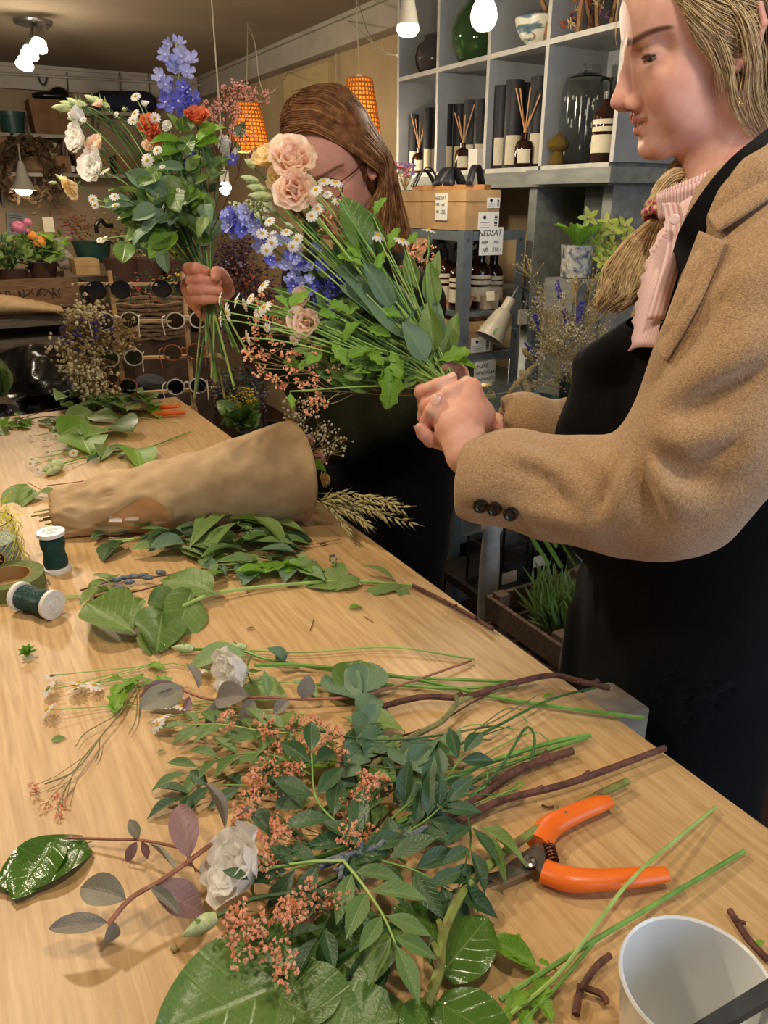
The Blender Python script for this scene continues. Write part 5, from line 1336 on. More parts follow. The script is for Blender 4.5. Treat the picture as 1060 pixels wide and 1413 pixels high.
# wire spools
m_wire=M('green_wire','#10352f','#1b4a40',120,.35,stretch=(1,1,30),bump=.5,bscale=60);m_reel=M('reel_white','#e2ddd2',rough=.35)
def spool(label,c,axis,s=1.0):
    o=thing('wire_spool',label,'spool',c,'reels of green florist wire');R=frame(axis);c=Vector(c)
    h=.068*s;r=.0215*s
    MB().lathe([(.006,0),(r,0),(r,.006*s),(r*.92,.007*s),(.006,.007*s)],c,R,28).build('flange',m_reel,o)
    MB().lathe([(.006,h-.007*s),(r*.92,h-.007*s),(r,h-.006*s),(r,h),(r*.6,h),(r*.55,h-.002),(.007,h-.002),(.006,h-.001)],c,R,28).build('flange',m_reel,o)
    prof=[(.004,.008*s)]+[((.0175+.0006*(i%2)+.0012*math.sin(i*.25))*s,(.008+.052*i/40)*s)for i in range(41)]+[(.004,.060*s)]
    MB().lathe(prof,c,R,28).build('wire_winding',m_wire,o)
    MB().lathe([(.0035,h-.004),(.0062,h-.004),(.0062,h+.0006),(.0035,h+.0006)],c,R,16,closed=True).build('hub',m_reel,o)
    return o
spool('reel of dark green wire standing upright on the table',T(79,786),(0,0,1),1.05)
c1=T(26,822,.0225);c2=T(63,832,.0225);spool('reel of dark green wire lying on its side by the tape',c1,c2-c1,1.05)
MB().tube(bez([T(66,840,.004),T(82,836,.003),T(84,828,.002),T(70,826,.002),T(60,838,.002)],6),.0005,5).build('loose_wire',m_steel,bpy.data.objects['wire_spool.001'])
# floral tape roll
tc=T(14,812);tp=thing('tape_roll','roll of moss green florist tape lying flat behind the wire reel','tape',tc)
MB().lathe([(.036,0),(.055,0),(.055,.025),(.036,.025)],tc,I3,48,closed=True).build('tape',M('tape_green','#5f6a3c','#6f7a48',90,.8,stretch=(1,1,12)),tp)
MB().lathe([(.033,.0005),(.036,.0005),(.036,.0245),(.033,.0245)],tc,I3,48,closed=True).build('core',M('card_core','#9a7a4c',rough=.85),tp)
# jar in yellow netting
jc=T(-6,783);jr=thing('netted_jar','glass jar in yellow mesh net with a round black and gold badge','jar',jc)
MB().lathe([(.0001,.002),(.040,.002),(.043,.008),(.043,.070),(.040,.080),(.0415,.086),(.039,.086),(.038,.079),(.0405,.069),(.0405,.010),(.0001,.006)],jc,I3,36).build('jar',M('clear_glass','#f2f5f2',rough=.03,trans=1.0,ior=1.45),jr)
MB().lathe([(.0001,.0062),(.0403,.010),(.0403,.052),(.0001,.053)],jc,I3,30).build('contents',M('jar_contents','#cdd6cf','#9fb6b4',60,.5),jr)
m_net=M('yellow_net','#c9c02f','#ded84f',80,.5);net=MB()
for k in range(26):
    for sg in(-1,1):
        pts=[]
        for i in range(15):
            z=.001+.093*i/14;a=2*math.pi*k/26+sg*i*.14;rr_=.0475+.004*math.sin(k*1.7+i*.4)+(.006 if i<2 else 0)-(.006*max(0,i-11))
            pts.append(jc+V(math.cos(a)*rr_,math.sin(a)*rr_,z))
        net.tube(pts,.00055,3,cap=False)
for i in range(90):
    p=jc+V(rnd(-.045,.045),rnd(-.045,.045),rnd(.086,.104));net.tube([p,p+rvec(.02)],.0006,3,cap=False)
nt_=net.build('net',m_net,jr);nt_['kind']='stuff'
bd=jc+(V(-ray(4,765).x,-ray(4,765).y,0).normalized()*.0485)+V(0,0,.036)+RIGHT*.006;Rb=frame(V(-ray(4,765).x,-ray(4,765).y,.05))
MB().lathe([(.0001,0),(.013,0),(.013,.0012),(.0001,.0012)],bd,Rb,24).build('badge',M('badge_gold','#c79a44',rough=.4,metal=.6),jr);MB().lathe([(.0001,.0013),(.0108,.0013),(.0108,.0020),(.0001,.0020)],bd,Rb,24).build('badge_face',M('badge_black','#120f0d',rough=.3),jr)
for a in range(5):MB().obox(bd+Rb@Vector((.005*math.cos(a*1.256+.3),.005*math.sin(a*1.256+.3),.0024)),Rb@ROTZ(a*1.256+.3),(.0034,.0011,.0004)).build('badge_emblem',MATS['badge_gold'],jr)

# ------------------------------------------------------------------ bouquet rolled in kraft paper
m_kraft=M('kraft_paper','#b6956a','#c5a67c',30,.6,bump=.10,bscale=40,translucent=.1,stretch=(1,1,1))
wb=thing('wrapped_bouquet','dried flower bouquet rolled in a cone of brown kraft paper','bouquet',T(250,720))
# centre line of the cone lies a little above the table, narrow end to the left
Lc,Rc=T(78,712,.034),T(408,652,.092);axw=(Rc-Lc).normalized();R=frame(axw,V(0,0,1));Lw=(Rc-Lc).length
def cone(t,a,lift=0.0):
    r=lerp(.036,.098,t**.9)+lift
    q=r*(1+.03*math.sin(3*a+9*t))+.004*noise.noise(Vector((a*1.6,t*9,3)))+.030*abs(noise.noise(Vector((a*2.2+t*3,t*6,7))))*max(.12,.75-t)+.022*abs(noise.noise(Vector((a*4-t*8,t*14,2))))*max(.06,.6-t)
    p=Lc+axw*(Lw*t)+R@Vector((math.cos(a)*q,math.sin(a)*q*.92,0))
    p.z=max(p.z,TABLE_Z+.002+.0015*abs(math.sin(a*3)))
    return p
rows=[]
for i in range(61):
    row=[]
    for j in range(73):
        a=2*math.pi*j/72*1.06-2.2;t=i/60;t2=t*(1+.08*math.sin(a+.4));row.append(cone(t2,a,.003*j/72))
    rows.append(row)
pw=MB().grid(rows).build('paper_wrap',m_kraft,wb,sharp=180);so=pw.modifiers.new('t','SOLIDIFY');so.thickness=.0006
# paper corner folded over, and clear tape
fl=[(127,722),(200,680),(232,703),(236,728),(180,735)]
def on_cone(u,v,lift):
    """where the view ray meets the paper, lifted a little"""
    best=None;r=ray(u,v)
    for k in range(260):
        d=.9+k*.003;p=CAM+r*d;q=p-Lc;t=q.dot(axw)/Lw
        if-.05<t<1.15:
            rad=(q-axw*q.dot(axw));a=math.atan2(R.col[1].dot(rad),R.col[0].dot(rad));s_=(cone(min(max(t,0),1.1),a)-Lc-axw*(Lw*t)).length
            if rad.length<s_+lift:return p
    return T(u,v,lift)
P=[]
for i in range(8):
    s_=i/7;a0=(lerp(130,238,s_),lerp(724,731,s_));b0=(lerp(140,236,s_),(lerp(722,682,s_/.65)if s_<.65 else lerp(682,704,(s_-.65)/.35)));P.append([on_cone(lerp(a0[0],b0[0],q),lerp(a0[1],b0[1],q),.004+.004*q)for q in(0,.33,.66,1)])
MB().grid(P).build('paper_corner',M('kraft_paper_inner','#b58250','#c29160',40,.6),wb,sharp=180)
m_tape=M('clear_tape','#f2f2ee',rough=.05,alpha=.35)
for u,v in((160,715),(183,713)):
    q=on_cone(u,v,.007);MB().obox(q,frame(-FWD+UP*.6,RIGHT),(.012,.008,.0004)).build('tape',m_tape,wb)
# what shows at the mouth: gypsophila, dusty rose, yellow everlasting, oats
mouth_c=Lc+axw*Lw
for k,(u,v)in enumerate(((408,560),(425,565),(420,590),(440,600),(455,598),(470,605),(452,615),(400,575),(432,548),(462,625),(412,580),(445,585))):
    c=D(u,v,(mouth_c-CAM).dot(FWD)-.03+.05*(k%3)/3);st=MB();bl_=MB();b0=mouth_c-axw*.05+rvec(.03);st.tube(bez([b0,b0.lerp(c,.6)+rvec(.01),c],5),.0007,4)
    for i in range(11):
        q=c+rvec(.020);st.tube([c-axw*.01,q],.0004,3,cap=False);bl_.ball(q,rnd(.0018,.0030),6,4)
    st.build('gypsophila_stalks',m_dry,wb);bo=bl_.build('gypsophila_blossoms',M('gyp_cream','#cfc3a8','#e0d8c4',80,.8),wb);bo['kind']='stuff'
M('petal_dusty','#a87868','#c39684',30,.7);PETAL['dusty']=[petal_mesh('petal',MATS['petal_dusty'],.95,.8,.06,.1,seed=i)for i in range(2)]
def dry_rose(par,c,ax_,r):
    R0=frame(ax_);f_=MB().lathe([(.0001,-.3*r),(.25*r,-.1*r),(.2*r,.2*r),(.0001,.3*r)],c,R0,10).build('dried_rose',MATS['petal_dusty'],par)
    for i in range(12):
        a=i*2.4;el=lerp(1.3,.75,i/12);y=Vector((math.cos(a)*math.cos(el),math.sin(a)*math.cos(el),math.sin(el)));z=Vector((-math.cos(a)*math.sin(el),-math.sin(a)*math.sin(el),math.cos(el)))
        inst('petal',PETAL['dusty'][i%2],f_,Vector(c)-R0@Vector((0,0,.25*r)),R0@Matrix((y.cross(z),y,z)).transposed(),r*lerp(.7,1.05,i/12))
dm=(mouth_c-CAM).dot(FWD)
dry_rose(wb,D(432,632,dm-.02),axw+TOC*.3,.030);dry_rose(wb,D(418,612,dm),axw+UP*.3,.026)
lf(wb,'bright',D(424,640,dm-.04),D(450,648,dm-.06),UP+TOC);lf(wb,'pale',D(428,650,dm-.03),D(440,640,dm-.06),UP+TOC)
evc=D(443,662,dm-.05);ev=MB()
for i in range(40):
    a=i*2.4;el=lerp(1.4,.2,i/40);d_=frame(axw+TOC*.4)@Vector((math.cos(a)*math.cos(el),math.sin(a)*math.cos(el),math.sin(el)));ev.tube([evc,evc+d_*.018],[.0025,.0008],4)
ev.build('everlasting_flower',M('everlasting','#c79a4c','#dcc07c',90,.8),wb)
husk=MB().lathe([(.0001,0),(.10,.25),(.13,.5),(.07,.8),(.0001,1.0)],n=6);husk.tube([(0,0,.9),(.03,0,1.5)],.012,3);HUSK=husk.mesh('oat_spikelet',m_oat,sharp=180)
for k in range(11):
    e=D(lerp(470,566,(k*.37)%1),lerp(690,728,((k*.61)%1))+(8 if k%2 else-4),dm-.10-.02*(k%3));b0=D(430,690+rnd(-12,14),dm-.06);q=bez([b0,b0.lerp(e,.5)+UP*.008,e],7);st_=MB().tube(q,.0006,4).build('oat_stalk',m_dry,wb)
    for i in range(4,len(q)):
        for s_ in(-1,1):
            d_=((q[i]-q[i-1]).normalized()+UP*(.35*s_-.25)+rvec(.25)).normalized();inst('oat_spikelet',HUSK,st_,q[i]+d_*.004,frame(d_),rnd(.014,.021))
for k in range(13): # stalks at the narrow end
    b0=Lc+R@Vector((rnd(-.02,.02),rnd(-.02,.02),.01));b0.z=max(b0.z,TABLE_Z+.006);e=b0-axw*rnd(.02,.05);e.z=max(e.z,TABLE_Z+.004);stem(wb,[b0,e],.0018,random.choice([m_dry,m_stem_p,m_oat]))
# ================================================================== cut stems, leaves and flowers strewn on the table
def cut(name,label,cat,u,v,group=None):return thing(name,label,cat,T(u,v),group)
def tl(o,kind,a,b,za=.006,zb=.012,n=None,wide=1.0):return lf(o,kind,T(*a,za),T(*b,zb),(V(0,0,1)+rvec(.25))if n is None else n,wide=wide)
def ts(o,pts,r,m=None,name='stem',r2=None):return stem(o,[T(u,v,z)for u,v,z in pts],r,m,name,r2=r2)
def twig(o,pts,r,m,r2=None,knots=3):
    s_=ts(o,pts,r,m,'stem',r2=r2);P=bez([T(u,v,z)for u,v,z in pts],5)
    for i in range(knots):
        k=rr.randint(2,len(P)-3);d_=(P[k+1]-P[k]).normalized()+V(rr.uniform(-1,1),rr.uniform(-1,1),.6)*.9;MB().tube([P[k],P[k]+d_.normalized()*r*2.6],[r*.9,r*.5],6).build('knot',m,s_)
    return s_
rr=random.Random(31)
# --- bottom: salal branches with big round leaves
o=cut('leafy_branch','broad glossy deep green leaves overlapping at the bottom edge of the picture','foliage',380,1390)
for a,b,k,w_ in(((455,1330),(215,1440),'salal',1.05),((395,1420),(470,1325),'salal',1.2),((370,1370),(500,1440),'salal',1.15),((420,1440),(575,1400),'salal',1.15),((530,1260),(430,1375),'salal',.9),((540,1300),(470,1400),'dark',1.9),((430,1335),(350,1305),'salal',.9)):
    tl(o,k,a,b,.006+.004*rr.random(),.018)
ts(o,[(455,1330,.012),(520,1290,.014),(560,1265,.014)],.0022,m_stem_d)
o=cut('leafy_branch','mottled green branch with three wet round leaves, cut end beside the shears','foliage',640,1250)
twig(o,[(588,1388,.020),(606,1340,.022),(612,1290,.024),(640,1230,.026),(680,1190,.022),(740,1145,.016),(810,1105,.012),(866,1078,.010)],.0046,M('twig_mottled','#7c8a3e','#6a4a34',45,.6,lo=.45,hi=.7,bump=.2,bscale=150),.0042,7)
for a,b,w_,k in(((596,1378),(720,1450),1.0,'wet'),((606,1350),(672,1262),1.05,'wet'),((600,1382),(560,1440),1.1,'wet'),((612,1290),(545,1245),.9,'wet')):tl(o,k,a,b,.016,.020,wide=w_)
o=cut('fallen_leaf','single wet dark green leaf with water drops at the left edge','leaf',60,1195)
tl(o,'wet',(128,1160),(-8,1222),.004,.010,V(0,0,1),1.0);tl(o,'wet',(80,1158),(20,1240),.006,.009,V(.0,.0,1),.9)
# --- pistache sprigs
o=cut('pistache_sprig','sprig of paired light green leaflets hanging over the round leaves','foliage',500,1240)
pinnate(o,[T(474,1188,.040),T(500,1220,.045),T(528,1262,.048),T(545,1300,.046)],'lance',.052,4,m_stem_p,V(0,0,1),.0016);ts(o,[(474,1188,.040),(420,1190,.034),(330,1205,.03)],.0014,m_stem_p)
o=cut('pistache_sprig','feathery sprig of pale green leaflets pointing left beside the white rose','foliage',300,1010)
pinnate(o,[T(420,1012,.020),T(370,1010,.022),T(310,1000,.022),T(262,1000,.018)],'lance',.050,6,m_stem_p,V(0,0,1),.0014)
pinnate(o,[T(430,1070,.016),T(370,1040,.018),T(310,1045,.018),T(262,1065,.014)],'lance',.048,5,m_stem,V(0,0,1),.0014)
pinnate(o,[T(420,1100,.010),T(350,1085,.012),T(290,1085,.012),T(255,1100,.010)],'dark',.046,4,m_stem,V(0,0,1),.0014)
o=cut('pistache_sprig','dark green leaflet sprig standing up in front of the brown twig','foliage',600,1110)
pinnate(o,[T(540,1130,.02),T(575,1100,.035),T(610,1080,.045),T(640,1040,.05)],'dark',.046,4,m_stem,V(-.2,-.5,.9),.0014);pinnate(o,[T(560,1150,.02),T(590,1130,.03),T(612,1110,.04)],'dark',.046,3,m_stem,V(.1,-.5,.9),.0012)
o=cut('pistache_sprig','drooping sprig of narrow dark leaflets touching the shears blades','foliage',655,1200)
pinnate(o,[T(645,1120,.035),T(650,1160,.038),T(640,1200,.034),T(628,1240,.022)],'dark',.040,4,m_stem_d,V(.3,-.2,.9),.0012,.8);tl(o,'mid',(660,1140),(730,1190),.030,.024,wide=.5);tl(o,'mid',(670,1150),(700,1215),.030,.022,wide=.45)
o=cut('pistache_sprig','sprig of dark leaflets lying across the middle of the orange blossoms','foliage',450,1090)
pinnate(o,[T(520,1180,.03),T(470,1140,.036),T(436,1100,.042),T(430,1040,.05)],'dark',.056,4,m_stem,V(.1,-.4,.9),.0016);pinnate(o,[T(560,1190,.03),T(520,1170,.034),T(440,1190,.034),T(400,1200,.03)],'dark',.048,4,m_stem,V(0,-.3,.9),.0014)
o=cut('pistache_sprig','sprig of long dark leaflets just above the round leaves at bottom','foliage',530,1200)
pinnate(o,[T(470,1160,.030),T(520,1185,.034),T(570,1200,.034),T(620,1225,.028)],'dark',.052,4,m_stem,V(0,-.2,.9),.0014)
o=cut('pistache_sprig','small sprig of dark leaflets beside the orange blossoms low on the left','foliage',440,1270)
pinnate(o,[T(475,1215,.030),T(462,1250,.032),T(440,1290,.028)],'dark',.042,3,m_stem_d,V(0,0,1),.0012)
# --- loose green leaves filling the heap
o=cut('loose_leaves','heap of loose mid green leaves under the orange blossoms','leaves',520,1090)
for i in range(52):
    u,v=rr.gauss(515,55),rr.gauss(1085,50)
    if not(400<u<640 and 1000<v<1200):continue
    an=rr.uniform(0,6.28);l=rr.uniform(30,55);tl(o,rr.choice(['mid','mid','blue','lance','dark','salal']),(u,v),(u+math.cos(an)*l,v+math.sin(an)*l*.6),.004+.014*rr.random(),.008+.02*rr.random())
o=cut('loose_leaves','scattered green leaves around the upper white rose stems','leaves',400,950)
for a,b,k in(((330,945),(400,960),'mid'),((470,990),(560,1000),'mid'),((420,990),(360,1000),'mid'),((480,960),(500,905),'salal'),((520,960),(495,985),'blue'),((440,965),(405,935),'pale'),((450,930),(500,960),'blue'),((600,1020),(560,1060),'blue'),((560,1060),(620,1050),'mid'),((500,1030),(560,1040),'mid'),((470,1050),(400,1050),'bright'),((500,1000),(480,1050),'dark')):tl(o,k,a,b,.008,.020)
# --- orange statice
OR=[('tangle of orange statice in the middle of the heap',[(640,1060,.01),(540,1060,.02),(440,1050,.028),(370,1070,.03)],((362,1065),(350,1075),(372,1045),(395,1065),(385,1082),(400,1075),(352,1085),(410,1050),(395,1035))),
      ('orange statice sprig reaching up beside the white rose',[(690,1000,.01),(560,1020,.02),(470,1015,.03),(430,1000,.035)],((405,992),(415,1005),(440,1000),(450,1012),(465,1020),(470,1040),(445,1035),(425,1020),(312,998),(375,1015),(362,1010))),
      ('orange statice sprig above the dark leaflets on the right',[(720,1040,.01),(620,1070,.02),(540,1080,.035),(500,1085,.04)],((505,1072),(512,1085),(495,1090),(525,1080),(500,1100),(515,1065),(480,1125),(490,1140),(475,1150),(500,1150),(485,1160))),
      ('orange statice sprig across the lower white flower',[(620,1120,.012),(520,1150,.025),(420,1170,.035),(370,1190,.035)],((370,1160),(380,1172),(362,1182),(385,1150),(355,1195),(372,1205),(390,1135),(350,1110),(385,1190),(400,1150),(340,1130))),
      ('rusty orange statice sprig hanging over the broad leaf',[(560,1150,.012),(480,1220,.022),(400,1250,.03),(340,1285,.03)],((325,1270),(320,1285),(345,1280),(335,1255),(400,1240),(415,1225),(390,1255),(385,1275),(338,1315),(393,1340),(370,1300),(420,1250),(440,1240),(465,1245),(405,1265),(390,1320),(360,1290),(430,1265)))]
for lb,pts,cl in OR:
    o=cut('statice_sprig',lb,'flower',*pts[2][:2],group='orange statice sprigs')
    spray(o,[T(*p)for p in pts],.0013,[T(u+rr.uniform(-6,6),v+rr.uniform(-6,6),.022+rr.uniform(0,.03))for u,v in cl],.0036,m_orange,'blossoms',m_stem_d,12,.0095)
o=cut('statice_sprig','nearly bare statice sprig with a few orange tips on the left','flower',150,1010,'orange statice sprigs')
spray(o,[T(190,945,.006),T(165,985,.008),T(140,1015,.008),T(105,1060,.008),T(92,1100,.008)],.0012,[T(u,v,.006)for u,v in((45,1085),(48,1098),(62,1112),(78,1122),(86,1108),(75,1104))],.0034,m_orange,'blossoms',m_twig_g,3,.004)
ts(o,[(140,1015,.008),(105,1062,.008),(62,1082,.007)],.0009,m_twig_g);ts(o,[(165,985,.008),(120,1010,.006),(104,1030,.005)],.0007,m_twig_g);ts(o,[(138,1018,.008),(136,1040,.005),(132,1050,.004)],.0007,m_twig_g);ts(o,[(190,950,.006),(188,990,.006),(178,1012,.005)],.0008,m_twig_g)
# --- white lisianthus blooms
o=cut('lisianthus_stem','white lisianthus bloom lying on its side in the upper row of stems','flower',335,925,'white lisianthus')
rose(o,T(330,926,.030),(T(300,930,.035)-T(380,915,.022)),.042,'white',16);ts(o,[(352,918,.026),(420,918,.012),(560,935,.008),(700,965,.006),(890,991,.010)],.0028,m_stem)
tl(o,'blue',(395,915),(372,890),.010,.030,V(.3,-.5,.8));tl(o,'blue',(380,915),(400,898),.010,.022)
o=cut('lisianthus_stem','white lisianthus bloom half hidden by orange statice lower down','flower',345,1200,'white lisianthus')
rose(o,T(338,1200,.030),(T(312,1190,.05)-T(370,1205,.02)),.042,'white',15);ts(o,[(355,1200,.025),(450,1180,.02),(560,1130,.014),(690,1060,.010),(815,1015,.008)],.0026,m_stem);tl(o,'dark',(345,1215),(308,1195),.05,.055)
o=cut('lisianthus_stem','closed pale green lisianthus bud pointing left above the broad leaf','flower',280,1275)
bud(o,T(300,1265,.026),T(250,1292,.020),w=1.2);ts(o,[(300,1264,.026),(350,1240,.026),(430,1225,.024),(520,1180,.02)],.0022,m_stem_d)
o=cut('lisianthus_stem','pale lobed leaf with two small buds at the top of the stem row','flower',290,905)
bud(o,T(268,896,.010),T(236,893,.012),w=1.1);bud(o,T(340,893,.012),T(312,891,.012),w=1.0);tl(o,'pale',(345,905),(255,908),.008,.014,wide=1.1);ts(o,[(345,897,.008),(420,900,.008),(540,893,.008),(655,910,.005)],.0016,m_stem_p);ts(o,[(268,896,.010),(330,897,.008),(380,912,.008),(520,932,.007),(714,941,.006)],.0024,m_stem)
# --- chamomile on the left
o=cut('chamomile_stem','chamomile stems with white daisies lying on the left half of the table','flower',180,950)
for u,v,ax,s0 in((66,980,(-.6,0,.6),(215,970)),(66,950,(-.8,.3,.4),(190,935)),(104,950,(-.3,.5,.8),(200,920)),(108,943,(.2,.5,.7),(210,915)),(130,946,(.3,.2,.8),(215,945)),(72,932,(-.3,.7,.5),(240,915)),(222,990,(-.3,.3,.8),(330,975)),(218,1000,(-.5,-.2,.7),(330,985)),(250,975,(.2,.3,.8),(330,965)),(228,975,(0,.4,.8),(320,960)),(275,925,(0,.3,.8),(350,930))):
    c=T(u,v,.012);a_=RIGHT*ax[0]+V(FW_H.x,FW_H.y,0)*ax[1]+V(0,0,ax[2]);daisy(o,c,a_,.0125*rr.uniform(.8,1.05));stem(o,[c,T(lerp(u,s0[0],.5),lerp(v,s0[1],.5),.006),T(*s0,.006)],.0009,m_stem_p)
for a,b in(((190,935),(155,955)),((175,940),(150,935)),((170,950),(158,978)),((200,930),(172,945)),((230,925),(205,910)),((165,960),(160,975)),((215,930),(235,945))):tl(o,'lobed',a,b,.006,.012)
tl(o,'mid',(215,945),(185,935),.006,.012);ts(o,[(215,970,.006),(300,975,.006),(420,985,.006)],.001,m_stem_p);ts(o,[(240,915,.006),(330,935,.006),(440,945,.006)],.001,m_stem_p)
# --- eucalyptus
o=cut('eucalyptus_branch','red-stemmed eucalyptus branch with mauve leaves at lower left','foliage',230,1210)
ts(o,[(150,1275,.028),(180,1240,.034),(222,1215,.036),(265,1185,.036),(310,1150,.032),(355,1112,.022)],.0022,m_twig_r,'stem');ts(o,[(258,1172,.034),(200,1160,.022),(150,1158,.014),(92,1156,.008)],.0014,m_twig_r)
for a,b,k,n,w_ in(((178,1242,.034),(108,1218,.040),'euc',V(-.2,-.4,.9),.9),((152,1272,.028),(66,1282,.030),'euc',V(.1,-.3,.9),.6),((155,1268,.028),(152,1305,.006),'euc',V(.2,-.8,.5),.9),((205,1222,.036),(285,1255,.012),'mauve',V(0,-.2,1),.95),((205,1222,.036),(250,1260,.030),'euc',V(.3,-.8,.4),.4),((262,1190,.036),(248,1100,.062),'mauve',V(-.2,-.9,.3),.7),((258,1195,.034),(280,1195,.008),'mauve',V(.2,-.3,.9),1),((245,1205,.036),(208,1160,.040),'euc',V(.6,-.5,.4),.35),((312,1148,.034),(285,1075,.066),'euc',V(.7,-.7,.2),.35),((318,1145,.032),(340,1185,.016),'mauve',V(0,-.6,.7),.7),((192,1160,.020),(178,1130,.034),'euc',V(0,-.7,.6),.8),((190,1160,.020),(172,1190,.006),'mauve',V(0,-.4,.9),.8),((195,1160,.020),(205,1185,.008),'mauve',V(.2,-.4,.9),.7),((350,1115,.024),(330,1125,.03),'euc',V(0,-.4,.8),1),((345,1118,.024),(378,1150,.01),'blue',V(0,-.3,.9),.9),((285,1170,.034),(340,1160,.02),'euc',V(0,-.8,.5),.4)):
    lf(o,k,T(*a),T(*b),n,wide=w_)
o=cut('eucalyptus_branch','eucalyptus twig with grey-pink leaves below the upper white rose','foliage',300,960)
ts(o,[(235,945,.014),(290,965,.018),(360,962,.02),(430,965,.016),(520,955,.012),(650,912,.006)],.0018,m_twig_r,'stem')
for a,b,k,n,w_ in(((258,948,.016),(195,978,.018),'euc',V(0,-.4,.9),.95),((250,945,.016),(192,960,.02),'mauve',V(0,-.3,.9),.6),((275,952,.018),(262,912,.045),'euc',V(.4,-.8,.3),.6),((262,960,.016),(255,985,.01),'mauve',V(.2,-.7,.6),.6),((295,965,.018),(335,958,.04),'euc',V(0,-.6,.7),1.1),((300,966,.018),(286,1002,.012),'euc',V(.4,-.6,.6),.6),((350,962,.02),(335,1000,.012),'euc',V(.1,-.5,.8),.7),((370,962,.02),(365,925,.05),'pale',V(0,-.8,.4),.9),((415,965,.018),(430,935,.045),'euc',V(.1,-.8,.4),1.3),((400,965,.018),(378,985,.012),'euc',V(0,-.4,.9),.9)):lf(o,k,T(*a),T(*b),n,wide=w_)
o=cut('eucalyptus_branch','round grey-green eucalyptus leaves among the stems right of centre','foliage',520,1020)
for a,b in(((512,990),(498,1018)),((530,1010),(505,1035)),((500,1000),(520,970)),((505,960),(512,905)),((545,1030),(590,1065)),((560,1060),(600,1030)),((540,1110),(590,1085)),((415,1090),(385,1115)),((500,1030),(480,1055)),((470,1060),(500,1065))):tl(o,'blue',a,b,.014,.026,V(rr.uniform(-.3,.3),-.5,.8),wide=1.2)
# --- brown and green twigs running to the right
for lb,pts,r,m,r2 in(('knotty red-brown twig sticking out past the table edge',[(510,980,.010),(580,962,.012),(640,962,.012),(700,945,.012),(760,932,.012),(800,940,.012),(842,950,.012)],.0042,m_twig,.0042),
                          ('long dark brown twig ending beside the orange shears',[(560,1160,.012),(640,1130,.014),(690,1105,.014),(770,1085,.013),(830,1065,.013),(918,1032,.012)],.0042,m_twig,.0036),
                          ('short grey-brown twig crossing under the long twig',[(600,1140,.008),(660,1100,.010),(720,1060,.010),(790,1036,.009)],.0052,m_twig,.0046),
                          ('yellow-green forked twig in the middle of the stems',[(510,1060,.010),(560,1022,.012),(610,995,.012),(640,965,.012),(715,945,.009)],.0040,m_twig_g,.0030),
                          ('thin purple twig lying below the green stems',[(540,1020,.006),(600,1000,.008),(660,965,.008),(720,940,.008)],.0014,m_twig,.0012),
                          ('slim wiry dark green stem lying across the thick stems',[(510,1100,.016),(590,1050,.018),(680,1005,.018),(760,965,.014),(840,945,.010)],.0018,m_stem_d,.0016),
                          ('bright green stem with pale cut end near the table edge',[(600,1085,.012),(680,1050,.012),(760,1025,.010),(815,1014,.008)],.0030,m_stem,.0028),
                          ('green stem parallel to the white lisianthus stem',[(420,945,.008),(540,945,.008),(640,950,.007),(735,937,.006)],.0026,m_stem,.0024)):
    o=cut('cut_stem',lb,'stem',*pts[len(pts)//2][:2]);twig(o,pts,r,m,r2,3 if m in(m_twig,m_twig_g)else 0)
o=cut('lichen_twig','grey lichen-covered twig among the orange blossoms','twig',520,1175)
twig(o,[(440,1195,.03),(480,1180,.034),(520,1172,.034),(545,1160,.03),(600,1140,.02)],.0040,m_lichen,.003,6);twig(o,[(480,1180,.034),(470,1205,.036),(478,1215,.034)],.003,m_lichen,.002,2)
o=cut('cut_stem','tangle of thin bare stalks below the brown twigs','stem',600,1040)
for i in range(16):
    u,v=rr.uniform(540,660),rr.uniform(1010,1150);ts(o,[(u,v,.01),(u+rr.uniform(30,80),v-rr.uniform(10,40),.016),(u+rr.uniform(60,150),v-rr.uniform(20,60),.010)],.0008,rr.choice([m_stem_d,m_twig_g,m_stem]))
o=cut('cut_stem','bent stalk forming a narrow arch right of the tangle','stem',720,1040)
ts(o,[(640,1110,.012),(690,1060,.02),(725,1005,.03),(738,1020,.022),(730,1060,.010)],.0016,m_stem_d);tl(o,'narrow',(728,1000),(722,985),.03,.036)
# --- right: two long thin stems with lobed leaves
o=cut('chamomile_stem','two long thin green stems with lobed leaves beside the white mug','stem',800,1320)
ts(o,[(1028,1174,.006),(900,1250,.012),(800,1310,.014),(690,1380,.010)],.0022,m_stem);ts(o,[(988,1113,.006),(880,1205,.020),(820,1280,.020),(770,1345,.014),(705,1400,.010)],.0017,m_stem_p);ts(o,[(820,1300,.014),(770,1360,.012),(720,1413,.010)],.0016,m_stem)
for a,b in(((750,1345),(690,1300)),((745,1340),(680,1290)),((760,1345),(735,1375)),((735,1365),(700,1385)),((740,1370),(760,1400)),((730,1390),(720,1420)),((770,1340),(745,1325)),((712,1392),(680,1410))):tl(o,'lobed',a,b,.008,.016)
tl(o,'bright',(745,1338),(672,1292),.006,.020,V(.3,-.6,.8),.8)
o=cut('cut_stem','crooked dark twig with bark knot left of the mug','stem',800,1360);twig(o,[(795,1400,.006),(800,1370,.008),(805,1360,.012),(822,1335,.012),(842,1318,.012)],.0034,m_twig,.003,2);ts(o,[(805,1362,.010),(830,1372,.008),(838,1385,.006)],.0026,m_twig)
o=cut('cut_stem','short dark twig piece behind the mug on the right','stem',1025,1285);twig(o,[(1007,1256,.006),(1022,1280,.006),(1036,1300,.006),(1060,1325,.006)],.0030,m_twig,.003,2);tl(o,'bright',(1040,1305),(1056,1298),.004,.01)
